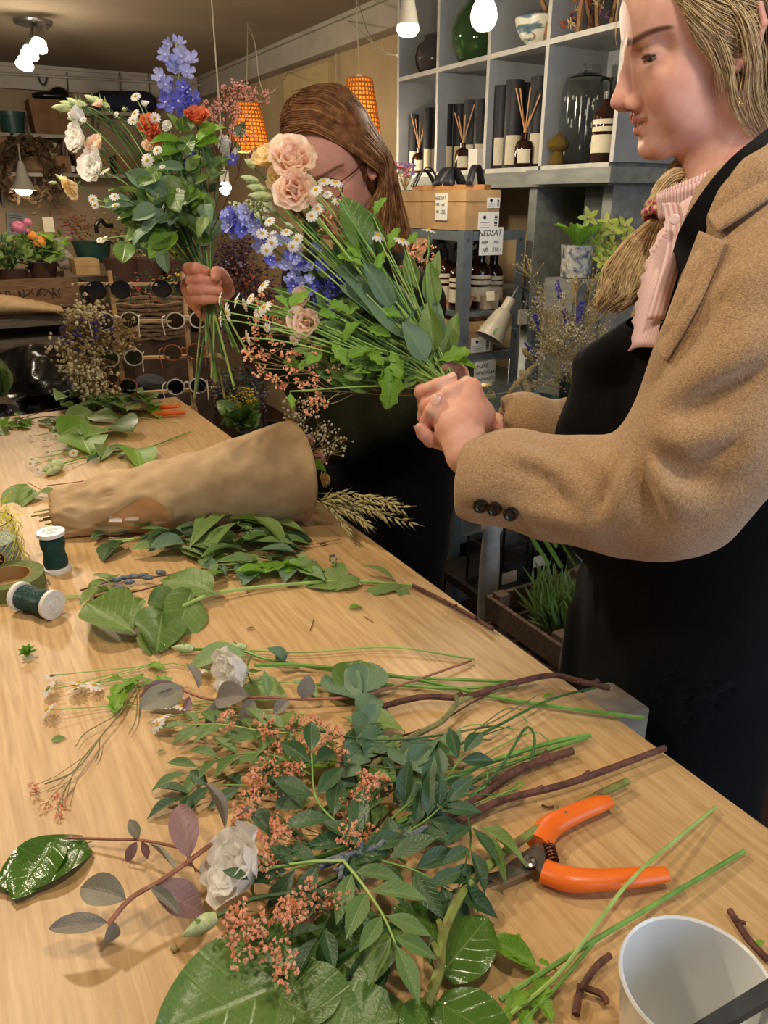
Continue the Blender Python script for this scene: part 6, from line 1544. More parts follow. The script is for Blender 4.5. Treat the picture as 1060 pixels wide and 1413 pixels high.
# --- middle: oval leaf branch and piles in front of the wrapped bouquet
o=cut('leafy_branch','branch with large oval leaves left of centre and a long brown cut end','foliage',300,820)
ts(o,[(165,870,.012),(210,855,.018),(255,835,.022),(300,818,.014),(380,808,.008),(480,802,.006),(570,808,.006)],.0030,m_stem_p,'stem');twig(o,[(570,808,.006),(610,828,.007),(650,850,.008),(680,868,.010)],.0036,m_twig,.0036,4)
for a,b,k,n,w_ in(((188,875,.02),(112,825,.03),'mid',V(0,-.5,.9),1.15),((225,840,.024),(215,890,.02),'salal',V(.1,-.6,.8),1.0),((245,825,.026),(205,835,.03),'salal',V(0,-.7,.7),1.4),((265,812,.024),(240,885,.014),'mid',V(.3,-.6,.7),1.0),((300,820,.02),(222,785,.036),'mid',V(0,-.5,.9),1.1),((195,870,.016),(215,905,.004),'mid',V(.1,-.3,.9),1.0),((150,845,.016),(205,868,.008),'dark',V(0,-.2,.9),.8),((180,845,.02),(240,855,.01),'dark',V(0,-.3,.9),.9),((200,825,.014),(170,850,.012),'mid',V(0,-.4,.9),1),((485,803,.006),(412,795,.014),'mid',V(0,-.3,.9),1.3),((500,800,.008),(455,808,.012),'mid',V(0,-.3,.9),1),((545,800,.006),(502,770,.03),'narrow',V(.3,-.5,.8),1.3),((560,808,.006),(488,815,.008),'narrow',V(0,-.3,.9),1.4),((540,800,.006),(568,828,.004),'narrow',V(0,-.2,.9),1.4),((480,802,.006),(455,775,.01),'mid',V(0,-.4,.9),.6)):lf(o,k,T(*a),T(*b),n,wide=w_)
spray(o,[T(485,803,.006),T(465,785,.012),T(458,772,.016)],.001,[T(458,770,.016),T(462,776,.014)],.003,m_lichen,'blossoms',m_stem,5,.006)
o=cut('loose_leaves','pile of narrow dark green leaves in front of the kraft paper','leaves',310,745)
for i in range(46):
    u,v=rr.uniform(225,385),rr.gauss(742,14);an=rr.choice([rr.uniform(2.6,3.7),rr.uniform(-.7,.5),rr.uniform(.2,1.2)]);l=rr.uniform(35,70);tl(o,rr.choice(['lance','dark','mid','lance','narrow','blue']),(u,v),(u+math.cos(an)*l,v+math.sin(an)*l*.35),.006+.03*rr.random()*(1-abs(u-310)/120),.01+.035*rr.random())
for a,b in(((300,700),(262,715)),((320,705),(275,722)),((310,712),(258,735)),((330,720),(280,745)),((340,710),(300,698)),((350,712),(395,735))):tl(o,'narrow',a,b,.04,.05,wide=1.5)
tl(o,'bright',(305,705),(350,712),.035,.045);tl(o,'mid',(330,715),(385,725),.03,.03);tl(o,'mid',(345,730),(400,745),.02,.02)
ts(o,[(330,715,.03),(340,690,.05),(360,672,.06)],.001,m_twig);ts(o,[(310,725,.03),(325,700,.05),(335,680,.065)],.0012,m_twig)
o=cut('loose_leaves','row of pale oval leaves and cut stems below the dark leaf pile','leaves',340,785)
for i in range(30):
    u,v=rr.uniform(270,415),rr.gauss(782,9);an=rr.uniform(0,6.28);l=rr.uniform(30,55);tl(o,rr.choice(['mid','pale','bright','mid','blue']),(u,v),(u+math.cos(an)*l,v+math.sin(an)*l*.3),.006+.016*rr.random(),.008+.022*rr.random())
for i in range(9):u,v=rr.uniform(250,330),rr.uniform(770,790);ts(o,[(u,v,.012),(u+50,v-4,.014),(u+rr.uniform(80,130),v+rr.uniform(-10,6),.010)],.0014,rr.choice([m_stem_p,m_twig,m_stem]))
ts(o,[(365,765,.008),(400,757,.006),(470,744,.006)],.001,m_twig_r);tl(o,'dark',(410,752),(385,758),.01,.014)
o=cut('budded_twig','twig with grey velvety buds and small leaves left of the leaf piles','twig',190,800)
twig(o,[(110,815,.006),(160,800,.010),(205,797,.012),(240,792,.012),(280,785,.010)],.0016,m_twig,.0014,0);twig(o,[(130,825,.006),(180,818,.010),(230,805,.012)],.0016,m_twig,.0012,0)
for u,v in((160,800),(172,797),(185,795),(198,794),(178,803),(165,812),(205,797),(222,790),(150,820)):
    c=T(u,v,.014);MB().ball(c,(.010,.0045,.0045),8,6,R=frame(V(0,0,1),RIGHT+rvec(.3))).build('bud',m_lichen,o)
for a,b in(((150,812),(110,830)),((145,800),(120,810)),((160,800),(128,792)),((180,812),(150,835)),((150,808),(165,790)),((165,820),(140,812))):tl(o,'mid',a,b,.006,.014)
for i in range(4):ts(o,[(80,822+i*3,.004),(120,820,.006),(165,812,.006)],.0007,m_stem_p)
o=cut('leafy_branch','few dark leaves on thin stems beside the upright wire reel','foliage',165,740)
for a,b in(((150,735),(125,738)),((150,738),(185,725)),((165,745),(135,762)),((190,748),(212,735)),((175,748),(150,755))):tl(o,'dark',a,b,.01,.02,wide=1.7)
for i in range(4):ts(o,[(150,742+3*i,.008),(190,742,.012),(248,730-6*i,.012)],.0009,m_stem_p)
o=cut('leafy_branch','pair of green leaves on a thin twig behind the netted jar','foliage',40,685)
for a,b in(((40,668),(2,700)),((52,678),(82,684)),((50,676),(32,697)),((45,674),(20,690))):tl(o,'mid',a,b,.012,.006,wide=1.0)
ts(o,[(38,665,.012),(55,675,.012),(84,684,.006)],.0009,m_twig_r)
# --- far end of the table
o=cut('leafy_branch','broad round leaves and sprigs at the far end of the table','foliage',110,585)
for a,b,k,w_ in(((125,582),(80,592),'bright',1.3),((130,570),(88,572),'mid',1.4),((150,588),(184,590),'salal',1.1),((120,575),(160,572),'mid',1),((135,560),(158,538),'narrow',1.5),((140,590),(120,600),'bright',1),((110,600),(118,615),'bright',1.2)):tl(o,k,a,b,.010,.030,V(0,-.5,.8),wide=w_)
for i in range(26):u,v=rr.uniform(0,90),rr.uniform(575,592);an=rr.uniform(0,6.28);tl(o,rr.choice(['mid','lance','lobed']),(u,v),(u+math.cos(an)*22,v+math.sin(an)*7),.004,.012)
ts(o,[(120,580,.01),(60,575,.01),(10,590,.006)],.0016,m_twig);ts(o,[(160,574,.008),(210,578,.008),(245,584,.006)],.0012,m_stem_p);ts(o,[(95,560,.01),(60,568,.02),(20,580,.01)],.0012,m_twig)
o=cut('fern_cuttings','feathery green clippings piled below the sunglasses stand','foliage',150,555)
for i in range(46):u,v=rr.uniform(92,205),rr.uniform(540,566);an=rr.uniform(-.4,3.5);tl(o,rr.choice(['lance','narrow','lobed','pale','mid']),(u,v),(u+math.cos(an)*20,v-abs(math.sin(an))*12),.006,.02+.03*rr.random())
o=cut('lisianthus_stem','yellow-green lisianthus bud with stem and leaves at the far left','flower',75,645)
bud(o,T(86,640,.014),T(58,650,.012),w=1.5);bud(o,T(82,645,.012),T(62,655,.008),w=1.3);ts(o,[(86,640,.014),(130,628,.008),(190,622,.006),(262,596,.006)],.0020,m_stem)
for a,b,k in(((150,622),(180,612),'salal'),((140,628),(122,636),'dark'),((160,628),(182,624),'salal'),((185,618),(195,640),'bright'),((150,615),(142,630),'mid')):tl(o,k,a,b,.008,.014,wide=1.0)
o=cut('chamomile_stem','chamomile daisies lying at the far end of the table','flower',80,615)
for u,v in((42,602),(62,608),(77,602),(97,616),(101,625),(48,632),(42,640),(52,648),(66,624),(44,634)):c=T(u,v,.012);daisy(o,c,V(rr.uniform(-.4,.2),rr.uniform(-.8,0),.8),.012);stem(o,[c,T(u+25,v-4,.006),T(u+55,v-10,.006)],.0009,m_stem_p)
o=cut('cut_stem','single thin brown stalk lying before the wrapped bouquet','stem',120,665);ts(o,[(65,670,.004),(120,663,.005),(180,648,.005)],.0012,m_twig_r)
# --- small loose bits
bits=[('green round leaf scrap near the right table edge',757,961,'bright',16),('small dark leaf below the oval leaf branch',345,867,'dark',12),('small dark leaf in front of the oval leaves',238,872,'dark',14),('green leaflet left of the pistache sprig',80,1020,'mid',22),('tiny green leaf scrap beside the pistache sprig',222,1037,'mid',12),('yellow-green leaf scrap right of centre',490,838,'bright',20),('pale green scrap near the far stems',195,632,'bright',14),('dark scrap beside the oat ears',446,751,'dark',10)]
for lb,u,v,k,l in bits:
    o=cut('leaf_scrap',lb,'leaf',u,v);tl(o,k,(u-l/2,v+2),(u+l/2,v-3),.002,.004)
o=cut('flower_scrap','small yellow-green flower head alone on the left','flower',38,900)
for i in range(16):a=i*2.4;el=lerp(1.3,.1,i/16);d_=V(math.cos(a)*math.cos(el),math.sin(a)*math.cos(el),math.sin(el));lf(o,'bright',T(38,902,.006),T(38,902,.006)+d_*.014,V(0,0,1),'petal')
o=cut('chip','curl of bark by the shears','scrap',757,1112);ts(o,[(748,1111,.002),(757,1114,.004),(766,1112,.002)],.0012,m_twig)
o=cut('chip','short red twig scrap in the middle of the table','scrap',508,855);ts(o,[(502,850,.002),(515,858,.002)],.0008,m_twig_r)
o=cut('chip','slim brown scrap left of the red twig scrap','scrap',430,862);ts(o,[(428,870,.002),(433,855,.002)],.0007,m_twig)
o=cut('chip','dried bract lying on the left of the broad leaf','scrap',240,1308);MB().ball(T(240,1308,.003),(.003,.004,.003),8,6).build('bract',m_oat,o)
# ================================================================== grey cubby shelf on the right wall
m_grey=M('grey_paint','#85888a','#929597',12,.55,bump=.04,bscale=30);m_greyd=M('grey_paint_worn','#6c706c','#82857d',9,.6,bump=.08,bscale=40,stretch=(4,1,4));m_edge=M('shelf_edge_worn','#a9a79f','#bdbab0',20,.5)
m_steelg=M('grey_steel_paint','#5f686c','#6b7478',20,.4,metal=.2);m_card=M('cardboard','#a58256','#b69468',14,.8,bump=.05,bscale=120);m_paper=M('paper_white','#e0ddd4',rough=.8);m_ink=M('ink_black','#17171a',rough=.6)
CX0,CX1=1.885,WALL_X
ys=[AX(u,v,CX0).y for u,v in((549,235),(601,232),(668,230),(745,228),(846,200))] # uprights, far to near
zb=AX(745,229,CX0).z;z1=AX(762,53,CX0).z;pitch_=z1-zb;th=.016
cb=thing('cubby_shelf','tall grey cubby shelf with open square bays against the right wall','shelf',(CX0,(ys[0]+ys[-1])/2,0))
for y in ys:
    MB().box((CX0,y-th/2,zb),(CX1,y+th/2,CEIL-.002)).build('upright',m_grey,cb);MB().box((CX0-.0015,y-th/2,zb),(CX0-.0001,y+th/2,CEIL-.002)).build('front_edge',m_edge,cb)
for i in range(3):
    z=zb+pitch_*i
    if z>CEIL-.05:break
    for a,b in zip(ys[:-1],ys[1:]):
        MB().box((CX0,b+th/2,z-th),(CX1,a-th/2,z)).build('shelf_board',m_grey if i else m_greyd,cb);MB().box((CX0-.0015,b+th/2,z-th),(CX0-.0001,a-th/2,z)).build('front_edge',m_edge,cb)
MB().box((CX1-.012,ys[-1],zb),(CX1-.002,ys[0],CEIL-.002)).build('back_panel',m_grey,cb)
# base unit below: deep ledge, posts and dark openings
MB().box((CX0-.035,ys[-1]-.03,zb-th-.05),(CX1,ys[0],zb-th-.001)).build('ledge',m_greyd,cb)
MB().box((CX0-.10,ys[-1]-.10,zb-th-.045),(CX1,ys[-1]+.28,zb-th-.002)).build('ledge',m_greyd,cb)
for y in(ys[3],ys[-1]-.02,ys[1]):MB().box((CX0-.02,y-.02,0),(CX1,y+.02,zb-th-.05)).build('post',m_greyd,cb)
MB().box((CX0+.02,ys[-1]-.01,0),(CX0+.04,ys[-1]+.12,zb-th-.05)).build('panel',M('grey_paint_dark','#3a3f40','#474c4c',9,.6),cb)
for z in(.35,.80,1.17):MB().box((CX0-.01,ys[-1],z-.02),(CX1,ys[0],z)).build('lower_board',m_greyd,cb)

# things in the bays
m_tube=M('black_card_tube','#1c1d21','#24262b',60,.6);m_label=M('cream_label','#c9bfa4','#d4cab0',60,.7);m_amber=M('amber_glass','#3a1a0c',rough=.06,trans=.55,ior=1.45,coat=.4);m_reed=M('reed','#b98a5c','#c99a6c',60,.8);m_blackp=M('black_plastic','#0e0e10',rough=.3)
def tube_box(label,p,r,h,lab=True):
    o=thing('diffuser_tube',label,'box',p,'black diffuser tubes');MB().lathe([(r*.98,0),(r,.003),(r,h-.003),(r*.97,h),(.0001,h)],p,I3,24).build('tube',m_tube,o)
    mb=MB();P=[]
    a0=math.atan2(-p[1],-p[0])+.15
    for z in(.012,h*.38):P.append([Vector(p)+V(math.cos(a0+t)*(r+.0006),math.sin(a0+t)*(r+.0006),z)for t in np.linspace(-.95,.95,9)])
    mb.grid(P).build('label',m_label,o)
    for k in range(3):text('label_print',('EAU','No. 1','SPA')[k],o,Vector(p)+V(math.cos(a0)*(r+.0016),math.sin(a0)*(r+.0016),h*.36-.012-k*.016),V(-math.sin(a0),math.cos(a0),0),V(0,0,1),.010,m_ink)if False else None
    return o
def diffuser(label,p,s=1.0):
    o=thing('reed_diffuser',label,'diffuser',p,'amber reed diffusers');p=Vector(p)
    MB().lathe([(.029*s,0),(.032*s,.004),(.032*s,.062*s),(.026*s,.078*s),(.012*s,.086*s),(.012*s,.104*s),(.014*s,.105*s),(.009*s,.106*s)],p,I3,24).build('bottle',m_amber,o)
    a0=math.atan2(-p.y,-p.x);P=[]
    for z in(.012*s,.055*s):P.append([p+V(math.cos(a0+t)*(.0325*s),math.sin(a0+t)*(.0325*s),z)for t in np.linspace(-.7,.7,7)])
    MB().grid(P).build('label',m_label,o)
    for k in range(5):
        a=k*1.35;b=p+V(0,0,.02);e=p+V(.035*math.cos(a)*s,.05*math.sin(a)*s,.235*s*rnd(.85,1.05));MB().tube([b,p+V(0,0,.10*s)+(e-b)*.08,e],.0024*s,6).build('reed',m_reed,o)
    return o
def bay(u,v,dx):return V(CX0+dx,AX(u,v,CX0+dx).y,zb+.0005)
for lb,u,v,dx,r,h in(('leftmost black diffuser tube in the first bay',570,232,.06,.022,.235),('black diffuser tube beside the reeds in the first bay',589,230,.06,.018,.25),('narrow black tube against the first divider',597,230,.10,.018,.255),
                           ('broad black tube at the left of the second bay',614,228,.06,.032,.25),('black tube behind the reeds in the second bay',632,227,.10,.026,.25),('broad black tube behind the card in the second bay',648,226,.10,.032,.255),('black tube at the right of the second bay',661,226,.11,.026,.255),
                           ('slim black tube at the left of the third bay',688,226,.05,.028,.275),('broad black tube in the middle of the third bay',705,226,.055,.032,.285),('black tube at the right of the third bay',738,222,.08,.032,.285),('black tube at the back of the third bay',724,220,.14,.030,.285)):
    tube_box(lb,bay(u,v,dx),r,h)
diffuser('reed diffuser in the first bay beside the slim tubes',bay(578,232,.05),.95);diffuser('reed diffuser in the second bay before the tubes',bay(638,230,.035),.95);diffuser('reed diffuser in the third bay, nearest and largest',bay(722,227,.03),1.05)
c=bay(652,230,.03);o=thing('white_card','small white card box standing in the second bay','box',c);MB().box((c.x,c.y-.03,c.z),(c.x+.03,c.y+.03,c.z+.075)).build('card',m_paper,o)
# fourth bay: cloche, soap bottle, yellow glass
m_glass=M('cloche_glass','#eef2ef',rough=.02,trans=1.0,ior=1.4);c=bay(800,222,.12)
o=thing('glass_cloche','tall clear glass cloche in the near bay','cloche',c);gz=.30
MB().lathe([(.080,.002),(.0805,.01),(.080,.20),(.078,.235),(.066,.262),(.040,.274),(.012,.278),(.010,.285),(.016,.295),(.012,.306),(.0001,.308),(.0001,.272),(.039,.270),(.064,.259),(.0755,.234),(.0775,.20),(.0778,.01)],c,I3,40).build('bell',m_glass,o)
MB().lathe([(.0001,0),(.085,0),(.085,.006),(.0001,.006)],c,I3,40).build('base',m_glass,o)
m_flowerg=M('etched_glass','#d5d8d2',rough=.5,alpha=.35)
for k in range(26):
    a=math.atan2(-c.y,-c.x)+rnd(-.9,.9);z=rnd(.03,.20);q=c+V(math.cos(a)*.0815,math.sin(a)*.0815,z);MB().ball(q,(.003,.003,rnd(.006,.012)),6,5).build('etched_leaf',m_flowerg,o)
c=bay(769,224,.04);o=thing('mushroom_ornament','amber glass mushroom-shaped ornament in the near bay','ornament',c)
MB().lathe([(.026,0),(.028,.004),(.022,.03),(.018,.042),(.030,.048),(.036,.058),(.034,.072),(.024,.086),(.010,.094),(.004,.100),(.0001,.103)],c,I3,28).build('body',M('yellow_glass','#9a7f3c',rough=.05,trans=.7,ior=1.3),o)
def soap(label,p,s=1.0,group='brown pump bottles'):
    o=thing('pump_bottle',label,'bottle',p,group);p=Vector(p);a0=math.atan2(-p.y,-p.x)
    MB().lathe([(.034*s,0),(.0365*s,.004*s),(.0365*s,.115*s),(.032*s,.132*s),(.016*s,.146*s),(.014*s,.160*s),(.0001,.160*s)],p,I3,22).build('bottle',m_amber,o)
    for z0,z1_,m in((.025,.070,m_label),(.078,.090,m_label),(.096,.108,m_label)):
        MB().grid([[p+V(math.cos(a0+t)*.0371*s,math.sin(a0+t)*.0371*s,z*s)for t in np.linspace(-1.3,1.3,11)]for z in(z0,z1_)]).build('label',m,o)
    MB().lathe([(.0165*s,.158*s),(.0165*s,.176*s),(.006*s,.178*s),(.004*s,.200*s),(.007*s,.202*s),(.007*s,.210*s),(.0001,.211*s)],p,I3,14).build('pump_collar',m_blackp,o)
    d_=V(math.cos(a0-.8),math.sin(a0-.8),0);MB().tube([p+V(0,0,.206*s),p+d_*.028*s+V(0,0,.206*s),p+d_*.034*s+V(0,0,.199*s)],.0042*s,8).build('pump_spout',m_blackp,o)
    return o
soap('brown pump bottle beside the glass cloche in the near bay',bay(832,220,.06),1.15)
# upper bays: amber glass, green demijohn, bowl, dried flowers
zt=z1+.0005
def bay2(u,v,dx):return V(CX0+dx,AX(u,v,CX0+dx).y,zt)
c=bay2(582,100,.14);o=thing('glass_vase','ribbed brown glass vase in the upper left bay','vase',c);prof=[(.035,0),(.055,.012),(.075,.05),(.078,.085),(.066,.125),(.042,.15),(.040,.162),(.044,.17),(.038,.168),(.036,.15),(.060,.12),(.070,.08),(.05,.02),(.0001,.012)]
MB().lathe(prof,c,I3,22).build('body',M('brown_glass','#6b5247',rough=.08,trans=.5,ior=1.3),o)
c=bay2(596,98,.06);o=thing('glass_vase','round clear glass fishbowl vase beside the brown one','vase',c);MB().lathe([(.02,0),(.045,.01),(.062,.05),(.055,.09),(.035,.115),(.032,.13),(.030,.115),(.050,.09),(.057,.05),(.04,.014),(.0001,.008)],c,I3,28).build('body',M('smoke_glass','#8a8584',rough=.03,trans=.85,ior=1.3),o)
c=bay2(657,72,.10);o=thing('demijohn','bulbous green glass demijohn in the second upper bay','bottle',c);MB().lathe([(.04,0),(.065,.012),(.092,.07),(.095,.115),(.080,.16),(.045,.20),(.022,.225),(.020,.27),(.025,.272),(.025,.285),(.016,.285),(.016,.23),(.04,.195),(.075,.155),(.089,.11),(.06,.02),(.0001,.014)],c,I3,32).build('body',M('green_glass','#6f9a63',rough=.03,trans=.85,ior=1.35),o)
c=bay2(742,52,.08);o=thing('ceramic_bowl','white bowl with a blue-grey brushed band','bowl',c);mbb=MB()
mbb.lathe([(.030,0),(.036,.004),(.034,.012),(.056,.03),(.074,.062),(.080,.088),(.078,.091),(.070,.062),(.050,.034),(.0001,.02)],c,I3,36);mbb.build('body',M('bowl_glaze','#d8d5c2','#55707c',9,.35,stretch=(1,1,4),lo=.5,hi=.56),o)
rr=random.Random(77)
c=bay2(800,30,.12);o=thing('dried_flowers','dried flowers and sticks lying in the upper near bay','flowers',c)
for k in range(9):a=c+V(rr.uniform(-.08,.06),rr.uniform(-.12,.12),.01);MB().tube([a,a+V(rr.uniform(-.05,.05),rr.uniform(-.06,.06),rr.uniform(.12,.24))],[.009,.007],6).build('stick',M('dried_stick','#7d5a3c','#9a744e',40,.8),o)
for k in range(40):
    q=c+V(rr.uniform(-.1,.05),rr.uniform(-.14,.14),rr.uniform(.02,.2));m=rr.choice([M('dry_purple','#5c3550','#7c4a6c',60,.8),M('dry_cream','#a8946a','#c0ac80',60,.8),M('dry_red','#a04a30','#c0623c',60,.8)]);b=MB()
    for j in range(7):b.tube([q,q+V(rr.uniform(-1,1),rr.uniform(-1,1),rr.uniform(-1,1))*.016],[.004,.001],4)
    b.build('dried_bloom',m,o)

# ================================================================== steel rack in front of it
SX0,SY0,SZ=1.56,2.175,1.395;SX1,SY1=1.82,3.15
rk=thing('steel_rack','grey slotted-angle steel rack behind the person in dark clothes','rack',(SX0,SY0,0))
for x,y in((SX0,SY0),(SX1,SY0),(SX0,SY1),(SX1,SY1)):
    sx,sy=(1 if x==SX0 else-1),(1 if y==SY0 else-1)
    mb=MB();mb.box((min(x,x+sx*.036),min(y,y+sy*.003),0),(max(x,x+sx*.036),max(y,y+sy*.003),SZ));mb.box((min(x,x+sx*.003),min(y+sy*.003,y+sy*.036),0),(max(x,x+sx*.003),max(y+sy*.003,y+sy*.036),SZ));up_=mb.build('upright',m_steelg,rk)
    for k in range(5):MB().lathe([(.0001,-.002),(.006,-.001),(.006,0)],(x+sx*.018,y-.0005,SZ-.03-k*.33),frame((0,-1,0)),8).build('bolt',m_steel,up_)if y==SY0 else None
SHZ=[SZ-.002,AY(640,560,SY0).z+.10,.62,.16]
zmid=AY(665,488,SY0).z;SHZ=[SZ-.002,zmid,AY(640,740,SY0).z,AY(640,800,SY0).z-.08]
for z in SHZ:
    MB().box((SX0+.003,SY0+.003,z-.03),(SX1-.003,SY0+.0045,z)).build('rail',m_steelg,rk);MB().box((SX0+.003,SY0+.005,z-.03),(SX0+.0045,SY1-.005,z)).build('rail',m_steelg,rk);MB().box((SX0+.005,SY0+.005,z-.004),(SX1-.005,SY1-.005,z-.001)).build('shelf_tray',m_steelg,rk)
text('x','',None,(0,0,0),(1,0,0),(0,0,1),.01,m_ink)if False else None
def carton(label,lo,hi,group='brown shoe cartons'):
    o=thing('carton',label,'box',((lo[0]+hi[0])/2,(lo[1]+hi[1])/2,lo[2]),group);MB().box(lo,hi).build('body',m_card,o)
    z=hi[2];MB().box((lo[0]-.002,lo[1]-.002,z-.035),(hi[0]+.002,hi[1]+.002,z+.001)).build('lid',m_card,o);return o
def sign(name,label,c,right,up,w_,h_,lines,size=.016,n_off=.002,parent=None):
    right=Vector(right).normalized();up=Vector(up).normalized();n=right.cross(up);R=Matrix((right,up,n)).transposed()
    o=thing(name,label,'sign',c)if parent is None else parent
    MB().obox(c,R,(w_/2,h_/2,.0006)).build('card',m_paper,o)
    for i,(t,dx,dy,s_)in enumerate(lines):text('handwriting',t,o,Vector(c)+right*dx+up*dy+n*.0011,right+up*rnd(-.02,.05),up,s_,m_ink,.0002,shear=.22)
    return o
zc=SZ+.0005;bh=.124
ya=AX(655,300,SX0+.02).y
b1_=carton('nearest carton on the steel rack carrying the handwritten price card',(SX0+.012,SY0+.012,zc),(SX0+.15,SY0+.275,zc+bh));b2_=carton('carton behind the priced one on the steel rack, further from the price cards',(SX0+.012,SY0+.285,zc),(SX0+.15,SY0+.555,zc+bh))
yl=AX(610,289,SX0+.012).y
sign('','',V(SX0+.0085,yl,zc+bh*.58),(0,-1,0),(0,0,1),.075,.085,(('NEDSAT',-.004,.028,.017),('FØR',-.022,.008,.012),('NÅ',.012,.006,.012),('785',-.022,-.016,.013),('550,-',.014,-.016,.018)),parent=b1_)
def sticker(o,c,w_,h_):
    MB().box((c[0]-w_/2,c[1]-.0012,c[2]-h_/2),(c[0]+w_/2,c[1],c[2]+h_/2)).build('sticker',m_paper,o)
    MB().lathe([(.0001,0),(.006,0),(.006,.0004),(.0001,.0004)],(c[0]-w_*.2,c[1]-.0012,c[2]+h_*.22),frame((0,-1,0)),12).build('printed_dot',m_ink,o)
    for k in range(7):MB().box((c[0]+w_*.28,c[1]-.0018,c[2]-h_*.38+k*h_*.11),(c[0]+w_*.42,c[1]-.0012,c[2]-h_*.38+k*h_*.11+h_*(.03+.03*(k%3)))).build('barcode_bar',m_ink,o)
    for k in range(3):MB().box((c[0]-w_*.42,c[1]-.0018,c[2]-h_*.36+k*h_*.14),(c[0]+w_*(.05+.05*(k%2)),c[1]-.0012,c[2]-h_*.33+k*h_*.14)).build('printed_line',M('ink_grey','#77777a',rough=.7),o)
sticker(b1_,(SX0+.105,SY0+.010,zc+.028),.085,.055);sticker(b1_,(SX0+.122,SY0+.0095,zc+.085),.052,.032)
sign('price_card','white handwritten sale card reading NEDSAT hung on the steel rack',AY(678,333,SY0-.002),(1,0,0),(0,0,1),.098,.088,(('NEDSAT',-.008,.026,.026),('FØR',-.028,-.003,.015),('NÅ',.020,-.003,.015),('785',-.026,-.028,.017),('/',-.024,-.027,.026),('550,-',.022,-.027,.019)))
sign('price_card','white handwritten card about sandals in a basket on the middle shelf',AY(669,514,SY0-.002),(1,0,0),(0,0,1),.095,.078,(('FLERE',-.012,.024,.019),('SANDALER',0,.0,.018),('I BUTIKKEN!',0,-.024,.015)))
# sandals on the cartons
def sandal(label,heel,toe,m_up,w_=.085):
    o=thing('sandal',label,'shoe',heel,'strappy sandals');heel,toe=Vector(heel),Vector(toe);d_=(toe-heel);L_=d_.length;d_.normalize();s_=V(-d_.y,d_.x,0)
    out=[(0,.0),(.0,.5),(.06,.75),(.25,.8),(.5,.85),(.72,1.0),(.9,.85),(1.0,.3),(1.0,-.3),(.9,-.85),(.7,-1.0),(.5,-.8),(.25,-.75),(.06,-.7),(0,-.5)]
    mb=MB();n=len(out);ps=[heel+d_*(L_*a)+s_*(b*w_/2)for a,b in out];mb.add(ps+[p+V(0,0,.016)for p in ps],[tuple(range(n)),tuple(range(n,2*n))[::-1]]+[(i,n+i,n+(i+1)%n,(i+1)%n)for i in range(n)]);mb.build('footbed',M('cork','#9a6b3e','#b07e4c',120,.8),o)
    mb=MB();mb.add([p-V(0,0,.0)for p in ps]+[p-V(0,0,-.004)for p in ps],[tuple(range(n)),tuple(range(n,2*n))[::-1]]);
    def strap(a0,a1,h_,wd,name='strap'):
        P=[]
        for k in range(11):
            t=k/10;b=(2*t-1);c=heel+d_*(L_*lerp(a0,a1,t))+s_*(-b*w_/2*.98)+V(0,0,.014+h_*math.sin(math.pi*t));P.append([c-d_*wd/2,c+d_*wd/2])
        q=MB().grid(P).build(name,m_up,o,sharp=180);so=q.modifiers.new('t','SOLIDIFY');so.thickness=.004
    strap(.60,.82,.052,.038);strap(.82,.58,.055,.038);strap(.22,.22,.060,.026)
    P=[[heel+d_*(L_*(.02+.22*abs(math.sin(a))))*1+s_*(math.cos(a)*w_*.42)+V(0,0,z)for a in np.linspace(-.2,math.pi+.2,9)]for z in(.014,.055)]
    return o
m_navy=M('navy_leather','#14171f','#1c2029',80,.5);m_tan=M('tan_leather','#8a5a34','#a06c40',60,.5)
zs=zc+bh+.002
sandal('black crossed-strap sandal lying on the nearest carton',V(SX0+.125,SY0+.05,zs),V(SX0+.04,SY0+.245,zs),m_navy);sandal('black sandal with cork footbed on the carton further back',V(SX0+.03,SY0+.26,zs),V(SX0+.125,SY0+.46,zs),m_navy)
c=V(SX0+.09,SY0+.52,zs);o=thing('dried_posy','small posy of pink and lilac dried flowers on the far carton','flowers',c)
for k in range(46):
    a=rr.uniform(0,6.28);r_=rr.uniform(0,.05);q=c+V(math.cos(a)*r_,math.sin(a)*r_,rr.uniform(.05,.10));MB().tube([c+V(0,0,.002),q],.0008,4).build('stalk',m_dry,o);b=MB()
    for j in range(6):b.tube([q,q+V(rr.uniform(-1,1),rr.uniform(-1,1),rr.uniform(-.2,1))*.014],[.0035,.001],4)
    b.build('dried_bloom',rr.choice([M('dry_pink','#c97a7c','#dd9a96',60,.8),M('dry_lilac','#8a78b0','#a592c6',60,.8)]),o)
# inside the rack: pump bottles, packets, carton, lamp
zsh=zmid+.0005
zh=AY(640,426,SY0+.1).z # upper inner shelf with the bottles
MB().box((SX0+.005,SY0+.005,zh-.016),(SX1-.005,SY1-.005,zh-.001)).build('shelf_tray',m_steelg,rk)
pos=[(.06,.10),(.14,.09),(.215,.11),(.06,.20),(.14,.20),(.215,.21),(.06,.31),(.14,.32),(.215,.32),(.06,.42),(.14,.42)]
for k,(dx,dy)in enumerate(pos):soap(('leftmost','middle','rightmost')[k%3]+' brown pump bottle in the '+('front','second','third','rearmost')[k//3]+' row on the steel rack',V(SX0+dx,SY0+dy,zh),1.0+.08*(k%2),'pump bottles crowded on the steel rack')
c=V(SX0+.15,SY0+.045,zh);o=thing('cellophane_bag','clear cellophane bag of soap with a tag before the pump bottles','bag',c)
mb=MB();P=[]
for i in range(9):
    z=.11*i/8;r_=.042-.006*math.sin(i*1.3)-.018*max(0,(i-5)/3);P.append([c+V(math.cos(a)*r_*1.2,math.sin(a)*r_*.7+.0*i,z)for a in np.linspace(0,2*math.pi,14,endpoint=False)])
